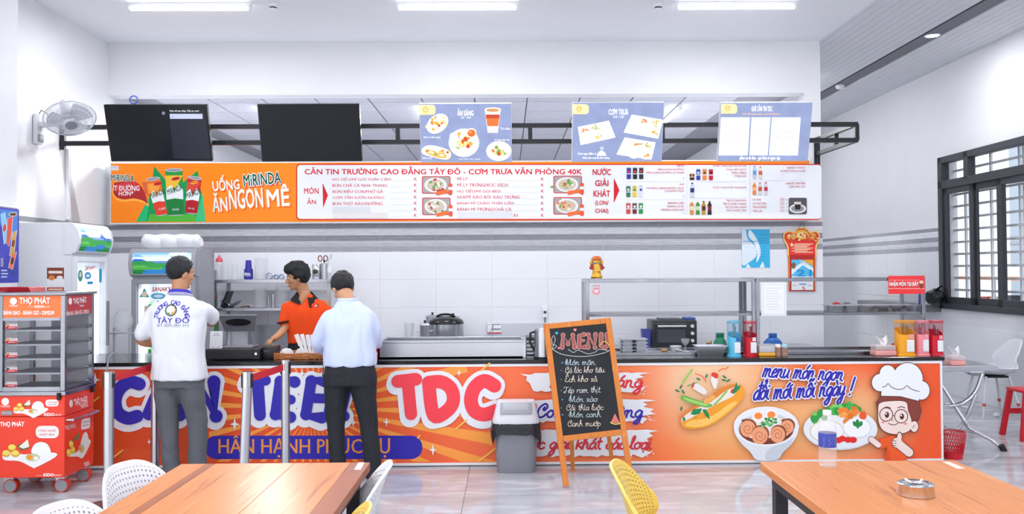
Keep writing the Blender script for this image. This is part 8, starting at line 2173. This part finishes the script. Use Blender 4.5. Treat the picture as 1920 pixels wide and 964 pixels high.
def bun_art(A, ox, oy, k, sh=0):
    f = lambda pts: [(ox + x * k, oy + y * k + sh * x * k) for x, y in pts]
    A.poly(f([(0, 30), (10, 22), (45, 28), (105, 24), (111, 33), (70, 55), (62, 55), (35, 42), (5, 40)]), '#f0f0f3', 1, smooth=3); A.poly(f([(62, 26), (66, 8), (80, 2), (95, 8), (99, 28)]), '#f3f4f7', 2, smooth=4)
    A.poly(f([(30, 10), (50, 0), (57, 14), (40, 20)]), '#5f6a3f', 2); A.poly(f([(34, 12), (53, -4), (56, 12), (44, 16)]), '#e9ead9', 3)
    for x, y in ((8, 26), (27, 26), (20, 14)): A.poly(f([(x - 9 + 9 + 9 * math.cos(a), y + 7.5 * math.sin(a)) for a in (i * .45 for i in range(14))]), '#d9a531', 4 + (y < 20)); A.poly(f([(x + 7.5 * math.cos(a), y - 1.5 + 5.5 * math.sin(a)) for a in (i * .45 for i in range(14))]), '#f2d764', 5 + (y < 20))
    A.poly(f([(63 + 15 * math.cos(a), 34 + 8 * math.sin(a)) for a in (i * .4 for i in range(16))]), '#c9c79a', 3); A.poly(f([(57 + 6 * math.cos(a), 34 + 5 * math.sin(a)) for a in (i * .5 for i in range(13))]), '#f09a2f', 4); A.poly(f([(70 + 5 * math.cos(a), 36 + 4 * math.sin(a)) for a in (i * .5 for i in range(13))]), '#f7f5ee', 4)
A = Art(lambda u, v: at(u, v, YC0 - .001) - org, (0, -1, 0), step=3e-5)
A.frame(0, 530, 4.592)
A.ell(115, 160, 31, 31, '#f3ece6', 1); A.text('THỌ PHÁT', 168, 118, 430, 195, '#ffffff', 1, bold=.035); A.text('THOPHAT', 77, 192, 158, 210, '#f3ece6', 1, bold=.02); A.text('thuộc tập đoàn', 240, 202, 298, 215, '#fbe3d6', 1); A.text('KIDO', 300, 197, 378, 217, '#ffffff', 1, bold=.04); A.text('GROUP', 380, 203, 430, 216, '#fbe3d6', 1, bold=.01); A.text('BÁNH BAO - BÁNH GIÒ - DIMSUM', 32, 235, 467, 277, '#ffffff', 1, bold=.025)
A.build('cart_sign_print', ct)
A.frame(0, 730, 4.12)
A.ell(41, 95, 29, 29, '#f3ece6', 1); A.text('THOPHAT', 5, 124, 80, 140, '#f3ece6', 1, bold=.02); bun_art(A, 105, 92, 2.35, -.02); A.rect(352, 80, 453, 133, '#f3eeee', 1, r=22); A.text('CÔNG NGHỆ', 364, 90, 440, 110, '#d8452f', 2); A.text('NHẬT BẢN', 370, 110, 436, 128, '#d8452f', 2)
A.text('KIDO', 342, 184, 418, 207, '#ffffff', 1, bold=.04); A.text('GROUP', 422, 190, 475, 206, '#fbe3d6', 1, bold=.01); A.rect(8, 166, 96, 200, '#8f8a8c', 1); A.rect(14, 172, 90, 194, '#a9a5a7', 2)
A.text('THỌ PHÁT', 2, 245, 187, 295, '#ffffff', 1, bold=.035); A.rect(277, 283, 455, 378, '#f3eeee', 1, r=40); A.text('CÔNG NGHỆ', 295, 305, 432, 334, '#d8452f', 2, bold=.01); A.text('NHẬT BẢN', 308, 336, 422, 364, '#d8452f', 2, bold=.01)
bun_art(A, 20, 400, 3.7, .0); A.text('thuộc tập đoàn', 278, 661, 332, 672, '#fbe3d6', 1); A.text('KIDO', 338, 650, 416, 672, '#ffffff', 1, bold=.04); A.text('GROUP', 420, 657, 474, 671, '#fbe3d6', 1, bold=.01)
A.build('cart_front_print', ct)
A = Art(lambda u, v: atx(u, v, XR_ + .001) - org, (1, 0, 0), step=3e-5)
A.frame(0, 530, 4.592); A.ell(605, 160, 16, 30, '#f0dfe0', 1); A.text('THỌ PHÁT', 632, 120, 745, 190, '#f6eeee', 1, bold=.03, rot=-7); A.text('KIDO', 688, 192, 722, 206, '#f6eeee', 1, bold=.03, rot=-7); A.text('BÁNH BAO - BÁNH GIÒ - DIMSUM', 570, 232, 764, 274, '#f0dcdc', 1, bold=.02, rot=-6)
A.frame(0, 730, 4.12); A.ell(548, 110, 14, 30, '#f0dfdc', 1); A.text('THỌ PHÁT', 573, 55, 680, 128, '#f6eeee', 1, bold=.03, rot=-14); A.text('KIDO', 625, 112, 678, 138, '#f6eeee', 1, bold=.03, rot=-16); A.text('THỌ PHÁT', 502, 268, 586, 312, '#f0dcd6', 1, bold=.03, rot=-14)
A.poly([(628, 250), (640, 232), (690, 220), (696, 235), (694, 285), (684, 300), (634, 312), (626, 295)], '#efe6e4', 1, smooth=2); A.text('CÔNG NGHỆ', 634, 240, 690, 262, '#b8402f', 2, rot=-12); A.text('NHẬT BẢN', 636, 266, 686, 292, '#b8402f', 2, rot=-12)
A.poly([(520, 500), (600, 480), (640, 350), (670, 335), (685, 385), (700, 410), (640, 530), (600, 520), (530, 520)], '#e9e6df', 1, smooth=3); A.poly([(560, 400), (606, 335), (612, 378), (575, 405)], '#6a7048', 2)
for x, y in ((530, 488), (562, 470), (548, 425)): A.ell(x, y, 18, 28, '#e0b040', 2); A.ell(x, y - 6, 15, 20, '#f0d060', 3)
A.ell(628, 458, 22, 34, '#c9b98a', 2); A.ell(620, 460, 9, 14, '#e8873a', 3); A.text('KIDO', 650, 560, 690, 590, '#f6e6e0', 1, bold=.03, rot=-22)
A.build('cart_side_print', ct)
b = MB(); q = lambda x0, x1, y0, y1, z: [(x0, y0, z), (x1, y0, z), (x1, y1, z), (x0, y1, z)]
pL = at(8, 548, 6.3); pR = at(68, 548, 6.3); cx = (pL.x + pR.x) / 2; hw = (pR.x - pL.x) / 2
b.loft([q(-hw * .92, hw, -.1, .1, 0), q(-hw, hw * .9, -.11, .11, .03), q(-hw * .97, hw * .87, -.105, .105, .034)], smooth=False); tag(b.build('red_tray', mat('dark red tray', '#a8141f', .3), None, (cx, 6.33, zt0 + .0045)), 'dark red plastic tray on the roof of the bun cart', 'tray')
b = MB(); b.tube([(0, 0, 0), (.0, .03, .09), (.03, .05, .125), (.07, .06, .11), (.085, .07, .06)], .006, 8); o_ = at(200, 697, 5.74)
pf = Vector((o_.x, 5.74, at(204.5, 697, 5.74).z)); tag(b.build('grey_hose', mat('grey hose', '#7c7e86', .4), None, pf), 'short bent grey hose sticking up from the post by the cart', 'hose')
# --- right background: folding table, basket, chairs
tt = thing('folding_table', 'stainless folding table with curved crossed legs right of the counter', 'table', (at(1822, 690, 7.45).x, 7.7, 0))
YFt = 7.35; x1 = at(1873, 690, YFt).x - tt.location.x; x0 = 3.56 - tt.location.x; zt_ = at(1850, 686.5, YFt).z
b = MB(); b.box((x0, -.35, zt_ - .045), (x1, .35, zt_), bev=.004, seg=1); P(b, 'table_top', steel_h, tt)
def lg(pxs, Y, Y2, w_=.019):
    n = len(pxs); b = MB(); b.tube(catmull([tuple(at(x, y, Y + (Y2 - Y) * i / (n - 1)) - Vector(tt.location)) for i, (x, y) in enumerate(pxs)], 5), w_, 10); return b
P(lg([(1766, 722), (1790, 760), (1808, 788), (1818, 803), (1838, 814), (1858, 824), (1874, 838), (1879, 847)], 7.6, 7.25), 'leg', chrome, tt)
P(lg([(1842, 700), (1832, 728), (1818, 747), (1800, 758), (1778, 762)], 7.5, 7.55), 'leg', chrome, tt)
P(lg([(1830, 740), (1818, 768), (1806, 792), (1790, 808), (1774, 814)], 7.5, 7.6), 'leg', chrome, tt)
P(lg([(1772, 800), (1800, 806), (1826, 812)], 7.9, 7.95, .012), 'cross_bar', chrome, tt)
P(lg([(1772, 757), (1800, 762), (1818, 766)], 7.95, 7.95, .012), 'cross_bar', chrome, tt)
b = MB(); f_ = at(1880, 850, 7.25) - Vector(tt.location); b.cyl((f_.x - .012, f_.y, .05), (f_.x + .012, f_.y, 0), .025, .027); P(b, 'rubber_foot', black_pl, tt)
for dx, dy in ((x0 + .1, .3), (x0 + .08, -.3), (x1 - .25, .3)): b = MB(); b.cyl((dx, dy, 0), (dx, dy, zt_ - .046), .018); P(b, 'leg', chrome, tt)
tissue((at(1792, 680, 7.45).x, 7.46, zt_), 'pink tissue box on the steel folding table, right of the counter', .13)
pk = atz(1798, 864, 0); sk = scale(pk.y + .1); rB = 24 / sk
t = thing('red_basket', 'red perforated plastic waste basket under the folding table', 'basket', (pk.x, pk.y + .1, 0)); hB = 50 / sk
m = mat('red basket plastic', '#d01a2a', .35)
b = MB(); b.lathe([(rB * .72, 0), (rB * .76, hB * .2)], n=28); P(b, 'basket_base', m, t); b = MB(); b.lathe([(rB * .98, hB * .92), (rB * 1.04, hB), (rB * .97, hB)], n=28, cap=False); P(b, 'basket_rim', m, t)
b = MB()
for i in range(30):
    a = 2 * math.pi * i / 30
    for s_ in (-1, 1): b.tube([((rB * (.76 + .23 * v)) * math.cos(a + s_ * v * .6), (rB * (.76 + .23 * v)) * math.sin(a + s_ * v * .6), hB * (.19 + .74 * v)) for v in (0, .25, .5, .75, 1)], .0035, 5)
P(b, 'lattice_wall', m, t)['kind'] = 'stuff'
b = MB(); b.loft([[(rB * k_ * math.cos(a) * (1 + .06 * noise.noise(Vector((a * 3, z * 20, 1)))), rB * k_ * math.sin(a), z) for a in (2 * math.pi * i / 32 for i in range(32))] for k_, z in ((.9, hB * .86), (.97, hB * 1.01), (1.07, hB * 1.02), (1.13, hB * .85), (1.1, hB * .62))], cap=False); P(b, 'bag_liner', glass_mat('thin clear film', '#eef2f6', .06, .2), t)
# white chair with a cloth, red stool
chs = chair('white perforated chair with a cloth on its seat by the right wall', (5.33, 8.95), R(90), wsh)
for q in [o for o in COL.objects if o.parent is chs and o.name.startswith('leg')]:
    bb = [Vector(v.co) for v in q.data.vertices]; c_ = sum(bb, Vector()) / len(bb)
    x, y = c_.x, c_.y; b = MB(); b.cyl((x * 1.07, y * 1.06, .16), (x * 1.09, y * 1.08, .13), .016, n=12); P(b, 'leg_band', mat('orange leg band', '#c9553a', .5), q)
b = MB(); b.grid(lambda u, v: ((u - .5) * .5 * (1 - .2 * (v - .5) ** 2), (v - .5) * .34, .012 + .02 * abs(noise.noise(Vector((u * 5, v * 5, 2)))) + .025 * math.exp(-((u - .55) / .12) ** 2)), 24, 14, thick=.006); tag(b.build('folded_cloth', mat('pale blue grey cloth', '#c3c9d4', .9, bump=.3, bscale=60), None, (5.0, 8.95, .462)), 'crumpled pale cloth lying on the white chair by the right wall', 'cloth')
Yr = 7.7; xr_ = at(1909, 750, Yr)
t = thing('red_plastic_stool', 'red plastic stool cut off by the right edge', 'stool', (xr_.x + .2, Yr + .1, 0)); zr = .45
for sx in (-1, 1):
    for sy in (-1, 1): b = MB(); b.bar((sx * .14, sy * .12, zr - .02), (sx * .2, sy * .16, 0), .045, .03, upv=(0, 1, 0)); P(b, 'leg', m, t)
b = MB(); b.box((-.17, -.15, zr - .03), (.17, .15, zr), bev=.012); P(b, 'seat', m, t)
for sy in (-1, 1): b = MB(); b.box((-.17, sy * .135 - .006, .2), (.17, sy * .135 + .006, .25)); P(b, 'stretcher', m, t)
pl = atz(1869, 782, 0); b = MB(); b.ell((0, 0, .02), (.035, .025, .02)); b.v = [p + p * noise.noise(p * 60) * .4 for p in b.v]; b.v = [Vector((p.x, p.y, max(0, p.z))) for p in b.v]
tag(b.build('paper_scrap', mat('white paper scrap', '#dfe0e4', .8), None, (pl.x, pl.y, 0)), 'crumpled scrap of white paper on the floor by the white stool', 'paper')
